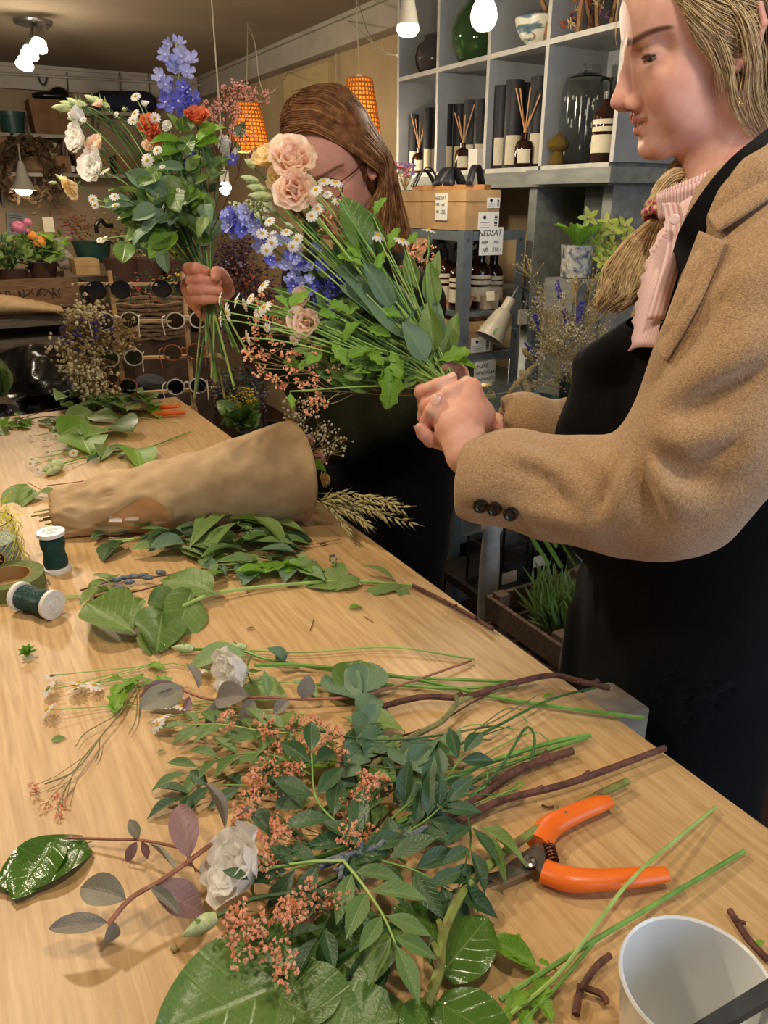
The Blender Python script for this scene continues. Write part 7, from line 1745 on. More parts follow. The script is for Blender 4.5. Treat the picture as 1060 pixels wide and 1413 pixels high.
mb.grid(P,closed=True).build('bag',M('cellophane','#e6e2da',rough=.06,trans=.9,ior=1.1,alpha=.5),o);MB().box((c.x-.03,c.y-.018,c.z+.002),(c.x+.03,c.y+.018,c.z+.05)).build('soap_bar',M('soap','#c9b69c',rough=.5),o);MB().obox(c+V(-.02,-.034,.05),frame((-.2,-1,.2),(1,0,0)),(.016,.016,.0005)).build('tag',m_label,o)
cb2=carton('carton with white stickers on the middle shelf under the lamp',(SX0+.012,SY0+.010,zsh),(SX0+.15,SY0+.27,zsh+.11));sticker(cb2,(SX0+.095,SY0+.008,zsh+.03),.085,.052);sticker(cb2,(SX0+.112,SY0+.0075,zsh+.083),.05,.03)
sandal('tan leather sandal lying on the carton of the middle shelf',V(SX0+.11,SY0+.03,zsh+.113),V(SX0+.05,SY0+.22,zsh+.113),m_tan,.075)
lp=V(SX1,SY0-.01,zsh);o=thing('clamp_lamp','cream bell-shaped lamp clamped to the steel rack','lamp',lp);m_cream_l=M('cream_enamel','#b5ac98','#c0b7a2',30,.4)
top=AY(706,412,SY0-.06);bt=AY(684,452,SY0-.06);ax_=(bt-top).normalized();Rl=frame(ax_)
MB().lathe([(.014,0),(.018,.004),(.019,.045),(.024,.048),(.030,.06),(.044,.12),(.050,.155),(.048,.155),(.028,.06),(.0001,.05)],top+(bt-top)*.0,Rl,26).build('shade',m_cream_l,o)
MB().tube(bez([top,top-ax_*.02+V(.01,.0,.012),top+V(.05,.02,.035),V(SX1+.012,SY0-.02,top.z+.01),V(SX1+.012,SY0-.004,top.z-.06)],7),.004,8).build('arm',m_steelg,o);MB().box((SX1-.012,SY0-.012,top.z-.10),(SX1+.024,SY0-.001,top.z-.05)).build('clamp',m_cream_l,o)
# lit glass wares on the lower inner shelf
m_lit=M('candle_glass','#d8c48a','#efe0b4',30,.3,trans=.3)
zl_=AY(690,565,SY0+.05).z;MB().box((SX0+.005,SY0+.005,zl_-.012),(SX1-.005,SY1-.005,zl_)).build('shelf_tray',M('shelf_cream','#a89a78',rough=.6),rk)
for k,(dx,dy,h_,r_,m)in enumerate(((.05,.06,.10,.022,'smoke_glass'),(.09,.10,.13,.020,'smoke_glass'),(.15,.06,.075,.028,'candle_glass'),(.20,.10,.11,.024,'candle_glass'),(.21,.05,.05,.028,'candle_glass'),(.13,.14,.12,.022,'candle_glass'))):
    c=V(SX0+dx,SY0+dy,zl_);o=thing('glass_jar',('slim smoky glass vase on the lit rack shelf','taller smoky glass vase behind the slim one','squat cream candle glass on the lit rack shelf','cream glass jar at the back of the lit shelf','low cream dish candle at the rack corner','narrow cream jar between the glasses')[k],'jar',c)
    MB().lathe([(r_*.8,0),(r_,.006),(r_*1.02,h_*.6),(r_*.9,h_),(r_*.84,h_),(r_*.92,h_*.6),(r_*.8,.008),(.0001,.006)],c,I3,20).build('body',MATS[m],o)
light('rack_lamp_glow','POINT',(SX0+.17,SY0+.10,zl_+.16),1.2,WARM2,.03)
for k,(u,v)in enumerate(((770,640),)):pass

# ================================================================== low right: side table, vase of dried flowers, pot, crate
m_whitep=M('chalk_white_paint','#a8a69c','#bdbab0',25,.7,bump=.08,bscale=40)
stz=.88;st_=thing('side_table','small painted side table with turned legs behind the sleeve','table',(1.55,1.87,0))
MB().box((1.29,1.58,stz-.025),(1.80,2.12,stz)).build('table_top',M('slate_top','#3c4648','#4a5557',14,.4),st_)
for x,y in((1.325,1.65),(1.765,1.65),(1.325,2.085),(1.765,2.085)):
    h_=stz-.026;pr=[(.016,0),(.020,.02),(.016,.045),(.024,.06),(.026,.10),(.018,.14),(.026,.17),(.031,.30),(.031,.45),(.026,.56),(.032,.575),(.032,.60),(.026,.61),(.030,.66),(.030,.70),(.033,.705),(.033,h_)]
    MB().lathe([(r_,min(z,h_))for r_,z in pr],(x,y,0),I3,24).build('leg',m_whitep,st_)
vc=AZ(792,574,stz);vc.z+=.0005;o=thing('flower_vase','glass vase of dried lavender, limonium and grasses on the side table','vase',vc)
MB().lathe([(.045,0),(.052,.006),(.052,.10),(.050,.11),(.047,.11),(.048,.10),(.048,.01),(.0001,.006)],vc,I3,28).build('vase',M('dark_vase_glass','#3c4a44',rough=.05,trans=.7,ior=1.3),o)
dvd=(vc-CAM).dot(FWD)
mats=[M('dry_lilac_grey','#6d6480','#8c829c',60,.85),M('dry_straw','#9a8c62','#b5a77a',60,.85),M('dry_white','#b3ab94','#cac3ae',60,.85),M('lavender_blue','#3a3570','#544e96',60,.8)]
for k in range(95):
    u,v=rr.gauss(782,32),rr.gauss(462,40);v=min(v,545)
    if u>842:u=842-rr.uniform(0,20)
    e=D(u,v,dvd+rr.uniform(-.09,.03));b0=vc+V(rr.uniform(-.03,.03),rr.uniform(-.03,.03),.05);st2=MB().tube(bez([b0,b0.lerp(e,.5)+V(0,0,.02),e],4),.0008,4);kind=3 if(k%9==0)else rr.choice([0,1,2,1,2]);b=MB()
    if kind==3:
        for j in range(26):q=e+(b0-e).normalized()*(.05*j/26);b.ball(q+rvec(.006),.0042,5,4)
    else:
        for j in range(26):
            q=e+V(rr.gauss(0,.016),rr.gauss(0,.016),rr.gauss(0,.016));st2.tube([e+(b0-e)*.10,q],.0004,3,cap=False);b.ball(q,rr.uniform(.0014,.0030),5,4)
    st2.build('dried_stalks',m_dry,o);bo=b.build('dried_blossoms',mats[kind],o);bo['kind']='stuff'
for(u0,v0,u1,v1)in((842,470,812,520),(840,490,800,530),(735,560,718,510),(700,545,742,500),(795,380,792,420),(722,480,735,500)): # bunny-tail grasses
    a,b_=D(u0,v0,dvd-.02),D(u1,v1,dvd-.02);mid=(a+b_)/2;bb=MB();bb.ball(mid,(.011,.011,(a-b_).length*.5),10,8,R=frame(a-b_));bb.build('grass_head',M('grass_head','#8d7c52','#a8966a',200,.95,bump=.8,bscale=400),o);MB().tube([b_,vc+V(0,0,.06)],.0008,4).build('dried_stalks',m_dry,o)
tip=D(690,452,dvd-.02);MB().tube(bez([vc+V(0,0,.08),D(745,500,dvd),D(722,458,dvd-.02),tip],6),.0008,4).build('dried_stalks',m_stem_d,o);lf(o,'pale',tip,D(680,462,dvd-.02),UP+TOC)
pc=AZ(744,574,stz);pc.z+=.0005;o=thing('plant_pot','small dark teal glazed pot beside the dried flowers','pot',pc);MB().lathe([(.035,0),(.042,.004),(.050,.055),(.052,.062),(.047,.062),(.044,.05),(.0001,.04)],pc,I3,30).build('pot',M('teal_glaze','#2c4648','#3a585a',20,.3),o)
# orchid in a speckled pot on the cubby's lower board
o_top=AX(803,338,1.76);o_bot=AX(800,384,1.76);oc=V(1.76,o_bot.y+.02,o_bot.z);pz=o_top.z-o_bot.z
pb=thing('plinth_box','grey painted wooden box raising the orchid pot behind the dried flowers','box',(1.76,oc.y,stz));MB().box((1.69,oc.y-.07,stz+.0005),(1.80,oc.y+.06,oc.z-.0005)).build('body',m_greyd,pb)
o=thing('potted_orchid','yellow-green orchid in a speckled white and blue pot','plant',oc)
MB().lathe([(.040,0),(.046,.004),(.050,pz-.01),(.052,pz),(.047,pz),(.044,pz-.02),(.0001,pz-.03)],oc,I3,30).build('pot',M('speckled_glaze','#b9b5a8','#46586a',60,.4,lo=.42,hi=.62),o)
m_orch=M('orchid_green','#a8b545','#c3cc66',40,.5,translucent=.25)
for k,(u,v)in enumerate(((812,300),(838,308),(828,322),(845,318),(822,340),(840,345),(830,360),(848,352),(835,375),(850,368),(820,352),(846,338),(840,390),(852,385),(862,312),(870,330))):
    c=D(u,v,(oc-CAM).dot(FWD)-.06+.02*(k%3));ax_=TOC+rvec(.5);b=MB();R0=frame(ax_)
    for j in range(5):
        a=j*1.257+k;P=[[c+R0@(ROTZ(a)@Vector((bx_*w_,t,.15*t*.03+.004*t/.03)))for bx_ in(-1,0,1)]for t,w_ in((.0,.002),(.012,.008),(.024,.007),(.034,.001))];b.grid(P)
    b.build('bloom',m_orch,o,sharp=180);MB().ball(c+R0@Vector((0,0,.006)),.005,7,5).build('lip',M('orchid_lip','#d8cfa0','#a04a50',200,.5),o);MB().tube(bez([oc+V(0,0,pz-.02),(oc+V(0,0,pz)).lerp(c,.6)+V(0,0,.02),c],4),.0016,5).build('stalk',m_stem,o)
for k in range(7):a=k*.9;b0=oc+V(0,0,pz-.01);lf(o,'bright',b0,b0+V(math.cos(a)*.07,math.sin(a)*.07,.08),V(0,0,1),wide=.7)
# wooden crate with rosemary
m_crate=M('crate_wood','#5a4636','#75604c',20,.8,bump=.15,bscale=60,stretch=(1,8,8));cz=.30
kr=thing('wooden_crate','slatted wooden crate holding herbs, on the floor behind the apron','crate',(1.38,1.355,0))
x0,x1_,y0_,y1_=1.205,1.56,1.20,1.51
for z in(.055,.145,.235,.325,.415):
    MB().box((x0,y0_,z-.033),(x0+.012,y1_,z+.033)).build('slat',m_crate,kr);MB().box((x1_-.012,y0_,z-.033),(x1_,y1_,z+.033)).build('slat',m_crate,kr);MB().box((x0+.013,y0_,z-.033),(x1_-.013,y0_+.012,z+.033)).build('slat',m_crate,kr);MB().box((x0+.013,y1_-.012,z-.033),(x1_-.013,y1_,z+.033)).build('slat',m_crate,kr)
for x in(x0+.013,x1_-.048):
    for y in(y0_+.013,y1_-.048):MB().box((x,y,0),(x+.035,y+.035,.462)).build('corner_post',m_crate,kr)
MB().box((x0+.013,y0_+.05,.240),(x1_-.013,y1_-.05,.250)).build('bottom',m_crate,kr)
hb=V(1.36,1.355,.2505);o=thing('potted_herb','bushy green rosemary standing in the wooden crate','plant',hb);MB().lathe([(.06,0),(.075,.11),(.080,.115),(.072,.115),(.0001,.10)],hb,I3,20).build('pot',M('terracotta_dark','#4a3024',rough=.8),o)
for k in range(290):
    a=rr.uniform(0,6.28);r_=rr.uniform(0,.05);b0=hb+V(math.cos(a)*r_,math.sin(a)*r_,.10);e=b0+V(math.cos(a)*rr.uniform(.0,.09),math.sin(a)*rr.uniform(.0,.09),rr.uniform(.08,.20));lf(o,'narrow',b0.lerp(e,rr.uniform(.0,.6)),e,rvec(1),'needle_leaf',.4)
hb=V(1.33,1.44,.2505);o=thing('name_stake','pale wooden plant stake in the crate','stake',hb);MB().box((hb.x,hb.y,hb.z),(hb.x+.03,hb.y+.004,hb.z+.22)).build('stake',m_whitep,o)
# terrarium boxes beyond the crate
m_clear=M('display_glass','#dfe6e4',rough=.03,trans=1.0,ior=1.08,alpha=.4)
for k,(x,y,w_,h_)in enumerate(((1.47,1.78,.075,.16),(1.63,1.82,.07,.14))):
    c=V(x,y,0.30);o=thing('glass_terrarium',('small glass terrarium box behind the crate','second glass box further back under the side table')[k],'terrarium',c);MB().box((x-w_,y-w_,.30),(x+w_,y+w_,.30+h_)).build('glass',m_clear,o)
    for sx in(-1,1):
        for sy in(-1,1):MB().box((x+sx*w_-.003,y+sy*w_-.003,.30),(x+sx*w_+.003,y+sy*w_+.003,.30+h_)).build('frame_bar',m_blackp,o)
    MB().box((x-w_-.004,y-w_-.004,.294),(x+w_+.004,y+w_+.004,.2995)).build('base',m_blackp,o);MB().obox((x-.02,y-w_-.004,.36),frame((0,-1,0),(1,0,0)),(.03,.02,.0006)).build('tag',m_label,o)
lb_=thing('low_shelf','dark low board carrying the glass terrarium boxes','shelf',(1.54,1.85,0));MB().box((1.37,1.70,.262),(1.72,2.02,.292)).build('board',M('dark_board','#2c211c','#3a2d26',20,.6),lb_)
for x,y in((1.39,1.72),(1.70,1.72),(1.39,2.0),(1.70,2.0)):MB().box((x-.012,y-.012,0),(x+.012,y+.012,.2615)).build('leg',m_blackp,lb_)
# ================================================================== lamps
m_bulb=M('lit_bulb','#fff1d8',emit=9.0,ecol='#fff0d2');m_bulbw=M('lit_bulb_warm','#ffe2b0',emit=6.0,ecol='#ffdca6');m_cable=M('white_cable','#b3a890',rough=.6);m_chrome=M('brushed_nickel','#8d8a84',rough=.3,metal=.8)
m_socket=M('socket_white','#c9c2b0',rough=.5)
# ceiling spot with three heads, far left
fc=AZ(45,28,CEIL);sp_o=thing('ceiling_spotlight','three-headed nickel ceiling spotlight at the far left','lamp',fc);dsp=(fc-CAM).dot(FWD)
MB().lathe([(.09,-.02),(.095,-.012),(.095,-.001),(.0001,-.001)],fc,I3,28).build('ceiling_plate',m_chrome,sp_o);MB().tube([D(28,24,dsp),D(66,38,dsp)],.014,10).build('bar',m_chrome,sp_o)
for(u0,v0,u1,v1)in((56,38,53,66),(44,50,41,76),(36,66,34,90)):
    a,b=D(u0,v0,dsp-.1),D(u1,v1,dsp-.12);R=frame(b-a);L_=(b-a).length
    MB().lathe([(.014,0),(.022,.02),(.027,L_*.5),(.036,L_*.72),(.034,L_*.72),(.0001,L_*.6)],a,R,20).build('head',m_chrome,sp_o);MB().lathe([(.030,L_*.70),(.040,L_*.90),(.043,L_*1.0),(.0001,L_*1.03)],a,R,20).build('bulb',m_bulb,sp_o);MB().tube([fc+V(0,0,-.02),a],.006,6).build('arm',m_chrome,sp_o)
light('spotlight_lamp','POINT',D(44,125,dsp-.12),8,WARM2,.06)
def hanging_bulb(label,u,v,d,globe,e):
    c=D(u,v,d);o=thing('pendant_bulb',label,'lamp',c)
    if globe:
        MB().lathe([(.0001,-.034),(.016,-.031),(.027,-.020),(.031,-.004),(.027,.014),(.018,.030),(.014,.040),(.0001,.040)],c,I3,24).build('bulb',m_bulb,o);MB().lathe([(.015,.041),(.019,.045),(.018,.085),(.006,.092),(.0001,.093)],c,I3,18).build('socket',m_socket,o)
    else:
        MB().lathe([(.0001,-.024),(.022,-.020),(.030,-.008),(.0285,.004),(.0001,.006)],c,I3,24).build('bulb',m_bulb,o);MB().lathe([(.029,.0045),(.024,.03),(.018,.055),(.017,.085),(.006,.090),(.0001,.091)],c,I3,20).build('socket',m_socket,o)
    MB().tube([c+V(0,0,.09),V(c.x,c.y,CEIL-.001)],.003,6).build('cable',m_cable,o);light('bulb_light','POINT',c+V(0,0,-.06),e,WARM2,.035);return o
hanging_bulb('lit reflector bulb hanging before the left edge of the cubby shelf',563,37,2.05,False,13);hanging_bulb('bright round bulb hanging before the cubby shelf',668,20,1.75,True,5.5)
# basket pendants
m_rattan=M('lit_rattan','#c07a2c','#d99a48',60,.6,translucent=.4)
def basket_lamp(label,u0,u1,vt,vb,d,hook):
    a,b=D((u0+u1)/2,vt,d),D((u0+u1)/2,vb,d);r1=(u1-u0)/2*d/FPX;h_=(a-b).length;c=V(b.x,b.y,b.z);o=thing('basket_lamp',label,'lamp',c,'woven basket pendant lamps')
    rad=lambda t:r1*(1.0-.38*t**1.2);w_=.0045
    for i in range(13):
        t=i/12;pts=[c+V(math.cos(q)*rad(t),math.sin(q)*rad(t),h_*t)for q in np.linspace(0,2*math.pi,33)];MB().tube(pts,.0034 if i else .006,5,cap=False).build('hoop',m_rattan,o)
    for k in range(26):
        q=2*math.pi*k/26;MB().tube([c+V(math.cos(q+.04*(i%2))*rad(i/12)*1.0,math.sin(q+.04*(i%2))*rad(i/12),h_*i/12)for i in range(13)],.0030,4,cap=False).build('stave',m_rattan,o)
    q=MB().lathe([(rad(0)*.93,.004),(rad(.5)*.93,h_*.5),(rad(1)*.93,h_*.985)],c,I3,28).build('liner',M('lamp_liner','#d8923c',emit=0.9,ecol='#e8922e',translucent=.4),o)
    MB().lathe([(.0001,h_*.2),(.03,h_*.26),(.035,h_*.4),(.018,h_*.6),(.0001,h_*.62)],c,I3,16).build('bulb',m_bulbw,o)
    MB().lathe([(.0001,h_*.99),(.014,h_*.99),(.012,h_*1.08),(.0001,h_*1.09)],c,I3,12).build('cap',m_socket,o)
    top=c+V(0,0,h_*1.08);MB().tube(bez([top,top.lerp(hook[0],.5),hook[0]],6)if len(hook)==1 else bez([top]+hook,6),.0028,6).build('cable',m_cable,o);light('basket_light','POINT',c+V(0,0,h_*.1-.08),5,WARM,.04);return o
basket_lamp('woven basket lamp glowing orange behind the pink statice',318,372,150,208,3.6,[AZ(342,32,CEIL-.02)])
basket_lamp('woven basket lamp half hidden behind the head of the person in dark clothes',470,524,118,182,3.1,[AZ(490,-40,CEIL-.01)])
cord=thing('lamp_cord','slack white lamp cord looping along the right wall','cord',AX(420,90,WALL_X-.05));
MB().tube(bez([AZ(342,34,CEIL-.01),D(352,60,3.6),D(358,110,3.7),D(368,130,3.7),D(385,118,3.6),AX(398,100,WALL_X-.02)],7),.0026,6).build('cord',m_cable,cord)
MB().tube(bez([AX(464,115,WALL_X-.02),AX(464,60,WALL_X-.02),AX(463,32,WALL_X-.03),AX(478,28,WALL_X-.05),D(505,50,3.1),D(525,72,2.9),D(548,76,2.6)],7),.0026,6).build('cord',m_cable,cord)
MB().tube(bez([AZ(493,0,CEIL-.01),D(510,50,3.0),D(530,70,2.8),D(549,77,2.6)],7),.0026,6).build('cord',m_cable,cord)

# ================================================================== sunglasses stand at the far end of the table
m_ply=M('birch_ply','#b08a5c','#c8a475',30,.6,stretch=(1,1,6));RY=2.62
ss=thing('sunglasses_stand','open wooden lattice stand displaying sunglasses','stand',V(.55,RY,.62))
def AYd(u,v,dy=0.0):return AY(u,v,RY+dy)
def bar(a,b,w_,t_,name):R=frame(b-a,V(0,1,0));MB().obox((a+b)/2,R,(t_,w_,(b-a).length/2)).build(name,m_ply,ss)
for a,b in(((151,374),(172,545)),((252,375),(268,572))):bar(AYd(*a),AYd(*b),.006,.008,'post')
ROWS=(((107,392),(258,392)),((114,444),(278,442)),((121,496),(304,490)),((150,545),(305,535)))
for a,b in ROWS:bar(AYd(*a,-.02),AYd(*b,-.02),.0045,.012,'cross_bar')
bar(AYd(268,565),AYd(268,565)+V(0,.10,-.02),.012,.01,'foot');bar(AYd(282,388,.06),AYd(298,560,.06),.005,.008,'post')
for a,b in ROWS[:3]:bar(AYd(b[0]-6,b[1],-.02),AYd(b[0]+8,b[1]+6,.06),.0045,.006,'cross_bar')
m_lens=M('dark_lens','#0b0d14',rough=.06,coat=.5);m_fw=M('frame_pale','#c9c2b0','#d6d0c0',40,.35);m_ft=M('frame_tortoise','#7a3f1c','#a85f2c',60,.3);m_fb=M('frame_black','#141414',rough=.3)
def shades(label,u,v,m,s=.145,yaw=0.0,dy=-.045,closed=False):
    c=AYd(u,v,dy);o=thing('sunglasses',label,'sunglasses',c,'sunglasses on the lattice stand');R=ROTZ(yaw+YAW*-.5)
    W=s/2
    for sg in(-1,1):
        cx=sg*W*.52;pts=[c+R@Vector((cx+W*.40*math.cos(a),-.004*abs(math.cos(a)),W*.36*math.sin(a)-.004*sg*math.cos(a)*0))for a in np.linspace(0,2*math.pi,25)]
        MB().tube(pts,.0026,7,cap=False).build('rim',m,o);n=18;mb=MB();mb.add([c+R@Vector((cx,0,0))]+[c+R@Vector((cx+W*.39*math.cos(2*math.pi*k/n),.0,W*.35*math.sin(2*math.pi*k/n)))for k in range(n)],[(0,1+k,1+(k+1)%n)for k in range(n)]);mb.build('lens',m_lens,o)
        h=c+R@Vector((sg*W*.96,.004,W*.22));e1=h+R@Vector((sg*.004-.006,-.055,-.004));e2=h+R@Vector((sg*.0-.004,-.085,-.050));MB().tube(bez([h,e1,e2],6),[.0028]*13,6,flat=.7).build('temple',m,o)
    MB().tube(bez([c+R@Vector((-W*.13,0,W*.12)),c+R@Vector((0,-.003,W*.20)),c+R@Vector((W*.13,0,W*.12))],5),.004,7).build('bridge',m,o);return o
for lb,u,v,m in(('dark sunglasses on the top bar of the stand, left',150,400,m_fb),('pale-armed dark sunglasses on the top bar, between the posts',172,398,m_fw),('dark sunglasses hung at the right end of the top bar',240,398,m_fb),('pale round sunglasses on the second bar, left',162,443,m_fw),('pale round sunglasses on the second bar, right',258,442,m_fw),('pale round sunglasses on the third bar, left',168,494,m_fw),('brown tortoiseshell sunglasses on the third bar, right',254,486,m_ft),('stacked pale sunglasses on the lowest bar, right',258,533,m_fw),('tortoiseshell sunglasses on the lowest bar, left',160,535,m_ft)):
    if 'between the posts' in lb:continue
    shades(lb,u,v,m)
# small table that carries the stand, with baskets and plants round it
m_dkwood=M('dark_wood','#3a2a1c','#513c28',18,.7,bump=.1,bscale=40);m_bench=M('worn_grey_boards','#4f483d','#6a6154',10,.75,bump=.08,bscale=40,stretch=(1,6,6))
dtb=thing('display_table','low dark table carrying the sunglasses stand','table',(.45,2.95,0));MB().box((-.05,2.52,.60),(.88,3.30,.635)).build('table_top',m_dkwood,dtb)
for x,y in((-.02,2.55),(.85,2.55),(-.02,3.27),(.85,3.27)):MB().box((x-.025,y-.025,0),(x+.025,y+.025,.599)).build('leg',m_dkwood,dtb)
# ---- bunches and pots behind the stand
def bunch(name,label,base,specs,cat='flowers',stalk=m_dry,vase=None):
    """specs: (u, v, depth, kind material, size, count, spread)"""
    o=thing(name,label,cat,base)
    if vase:r_,h_,m=vase;MB().lathe([(r_*.75,0),(r_*.8,.004),(r_,h_*.9),(r_*1.04,h_),(r_*.94,h_),(r_*.88,h_*.9),(.0001,h_*.8)],base,I3,26).build('pot',m,o)
    top=Vector(base)+V(0,0,(vase[1]*.8 if vase else .0))
    for u,v,d,m,sz,n,spr in specs:
        c=D(u,v,d);st_2=MB().tube(bez([top,top.lerp(c,.55)+V(0,0,.01),c],4),.0016,4);b=MB()
        for j in range(int(n*2.6)):
            q=c+V(rr.gauss(0,1),rr.gauss(0,1),rr.gauss(0,1))*spr
            if j%3==0:st_2.tube([c+(top-c).normalized()*spr,q],.0007,3,cap=False)
            R_=frame(rvec(1));s_=sz*rr.uniform(.5,1.2)
            if m is mm['cream']or m is mm['purple']:b.ball(q,(s_*.42,s_*.42,s_*.34),5,4,R=R_);continue
            b.add([q+R_@Vector(p)*s_ for p in((0,-.7,0),(.45,0,.25),(0,.8,.1),(-.45,0,.25),(0,0,-.35))],[(0,1,3),(1,2,3),(0,4,1),(1,4,2),(2,4,3),(3,4,0)])
        st_2.build('stalks',stalk,o);q_=b.build('blossoms',m,o,smooth=False);q_['kind']='stuff'
    return o
mm={k:M('bg_'+k,a,b,60,.85)for k,a,b in(('cream','#d2c49c','#e8dcba'),('straw','#8d7448','#a88c5c'),('plum','#3a2634','#54384a'),('pink','#b0607a','#cc8096'),('orange','#c9762c','#e09a4c'),('green','#2f4422','#44602e'),('yellow','#a8901c','#c9b030'),('red','#8a1c1c','#b03028'),('rust','#8a4a30','#a8603c'),('purple','#3c3468','#544a86'),('lilac','#6a5a78','#8a7896'))}
db=V(.30,2.56,.6355);bunch('dried_bouquet','cream dried flower bouquet with lavender beside the sunglasses stand',AY(125,545,2.56)*1.0 if False else V(AY(128,540,2.58).x,2.58,.6355),
      [(u,v,2.42+rr.uniform(-.06,.08),mm[rr.choice(['cream','cream','cream','straw','purple' if 450<v<490 else 'cream'])],.0150,14,.022)for u,v in[(rr.gauss(128,17),rr.uniform(430,548))for _ in range(44)]+[(85,480),(92,490),(175,455),(172,470),(110,425),(100,470)]])
# black bin bag on the floor
bb_c=D(48,540,3.7);F=Field((bb_c.x-.5,bb_c.y-.4,.0),(bb_c.x+.45,bb_c.y+.45,1.0),.018)
for u,v,d,r_ in((10,540,3.7,.17),(50,530,3.7,.18),(85,545,3.7,.12),(40,508,3.72,.13),(20,520,3.75,.14),(60,505,3.7,.10),(30,600,3.7,.22),(70,620,3.7,.2)):F.ell(np.array(D(u,v,d)),(r_,r_,r_*.9),.06)
F.noise(.016,28,4);F.noise(.008,70,9);P,Q=F.surface(1);bg=thing('bin_bag','crumpled shiny black bin bag on the left','bag',(bb_c.x,bb_c.y,0));link('bag',np_mesh('bag',[(P,Q,0)],[M('bin_bag_plastic','#0b0b0c',rough=.22,bump=.4,bscale=14)],bg.location),bg)
# globe vase at the extreme left
gv=D(2,570,2.55);o=thing('glass_globe','clear glass globe of tiny dried blossoms at the left edge','vase',gv+V(0,0,-.06));MB().ball(gv,.058,20,14).build('globe',M('globe_glass','#eef2ee',rough=.03,trans=1.0,ior=1.2),o);b=MB()
for k in range(60):b.ball(gv+V(rr.gauss(0,.02),rr.gauss(0,.02),rr.uniform(-.045,.0)),.005,5,4)
q_=b.build('blossoms',mm['lilac'],o);q_['kind']='stuff'
for k in range(12):lf(o,'mid',gv+V(0,0,.05),gv+V(rr.uniform(-.03,.05),rr.uniform(-.03,.03),rr.uniform(.10,.20)),rvec(1))

# ---- back wall: benches, crates, shelves
BY=WALL_Y
def zy(v,y,u=60):return AY(u,v,y).z
def xy(u,v,y):return AY(u,v,y).x
yb=4.75
bench=thing('wall_bench','long worn grey bench along the back wall with lower shelf','bench',(-1.2,yb+.3,0));zb1,zb2=zy(437,yb),zy(457,yb)
xr=xy(122,440,yb)
MB().box((-3.0,yb,zb1-.05),(xr,yb+.7,zb1)).build('board',m_bench,bench);MB().box((-3.0,yb,zb2-.10),(xr-.06,yb+.7,zb2-.04)).build('board',m_bench,bench);MB().box((-3.0,yb+.08,.0),(xr-.08,yb+.68,zb2-.22)).build('cabinet',M('blue_grey_cabinet','#4a5054','#5a6064',10,.6),bench)
for x in(xr-.12,-1.4,-2.6):MB().box((x-.04,yb+.02,zb2-.04),(x+.04,yb+.10,zb1-.05)).build('support',m_dkwood,bench);MB().box((x-.04,yb+.02,0),(x+.04,yb+.07,zb2-.10)).build('support',m_dkwood,bench)
zc1=zy(384,yb+.02);zc2=zy(425,yb+.02)
pl_=thing('wooden_crate','old pallet-wood crate front with burnt lettering on the bench','crate',(-1.1,yb+.3,zb1));xc0,xc1=xy(-14,400,yb+.02),xy(110,400,yb+.02);m_pal=M('pallet_wood','#5f4630','#7d6045',16,.8,bump=.12,bscale=50,stretch=(1,8,8))
zm=zy(428,yb+.02)
MB().box((xc0,yb+.02,zc2+.0),(xc1,yb+.045,zc1)).build('plank',m_pal,pl_);MB().box((xc0,yb+.02,zb1+.001),(xc1-.05,yb+.045,zc2-.03)).build('plank',m_pal,pl_);MB().box((xc0,yb+.50,zb1+.001),(xc1,yb+.525,zc1)).build('plank',m_pal,pl_)
for x in(xc0+.05,xc1-.12):MB().box((x,yb+.046,zb1+.001),(x+.07,yb+.50,zc1-.02)).build('post',m_pal,pl_)
m_burnt=M('burnt_ink','#3f2c1e',rough=.9)
for k in range(13):
    q=V(lerp(xc0+.06,xc1-.10,k/12.5),yb+.0195,(zc1+zc2)/2);MB().tube([q+V(rr.uniform(-.02,.02),0,rr.uniform(-.03,.03))for _ in range(4)],.0035,4).build('burnt_mark',m_burnt,pl_)
kp=thing('paper_parcel','flat parcel in brown kraft paper lying on the bench','parcel',V(xy(20,437,yb-.12),yb-.05,zb1));P=[]
x_a,x_b=xy(-30,430,yb-.05),xy(88,430,yb-.05)
for i in range(25):
    t=i/24;h_=lerp(zy(398,yb-.05)-zb1,.05,t**1.4);row=[]
    for j in range(15):a=2*math.pi*j/15;row.append(V(lerp(x_a,x_b,t)+.01*noise.noise(V(t*6,a,1)),yb+.10+math.cos(a)*.16,zb1+.004+h_*.5+math.sin(a)*h_*.5*(1+.15*noise.noise(V(t*8,a*2,5)))))
    P.append(row)
MB().grid(P,closed=True).build('paper',m_kraft,kp,sharp=180)
for k in range(7):stem(kp,[V(x_b-.02,yb+.1,zb1+.03),V(x_b+.14+.05*(k%3),yb+.06+.02*k,zb1+.02+.01*(k%3))],.004,m_dry)
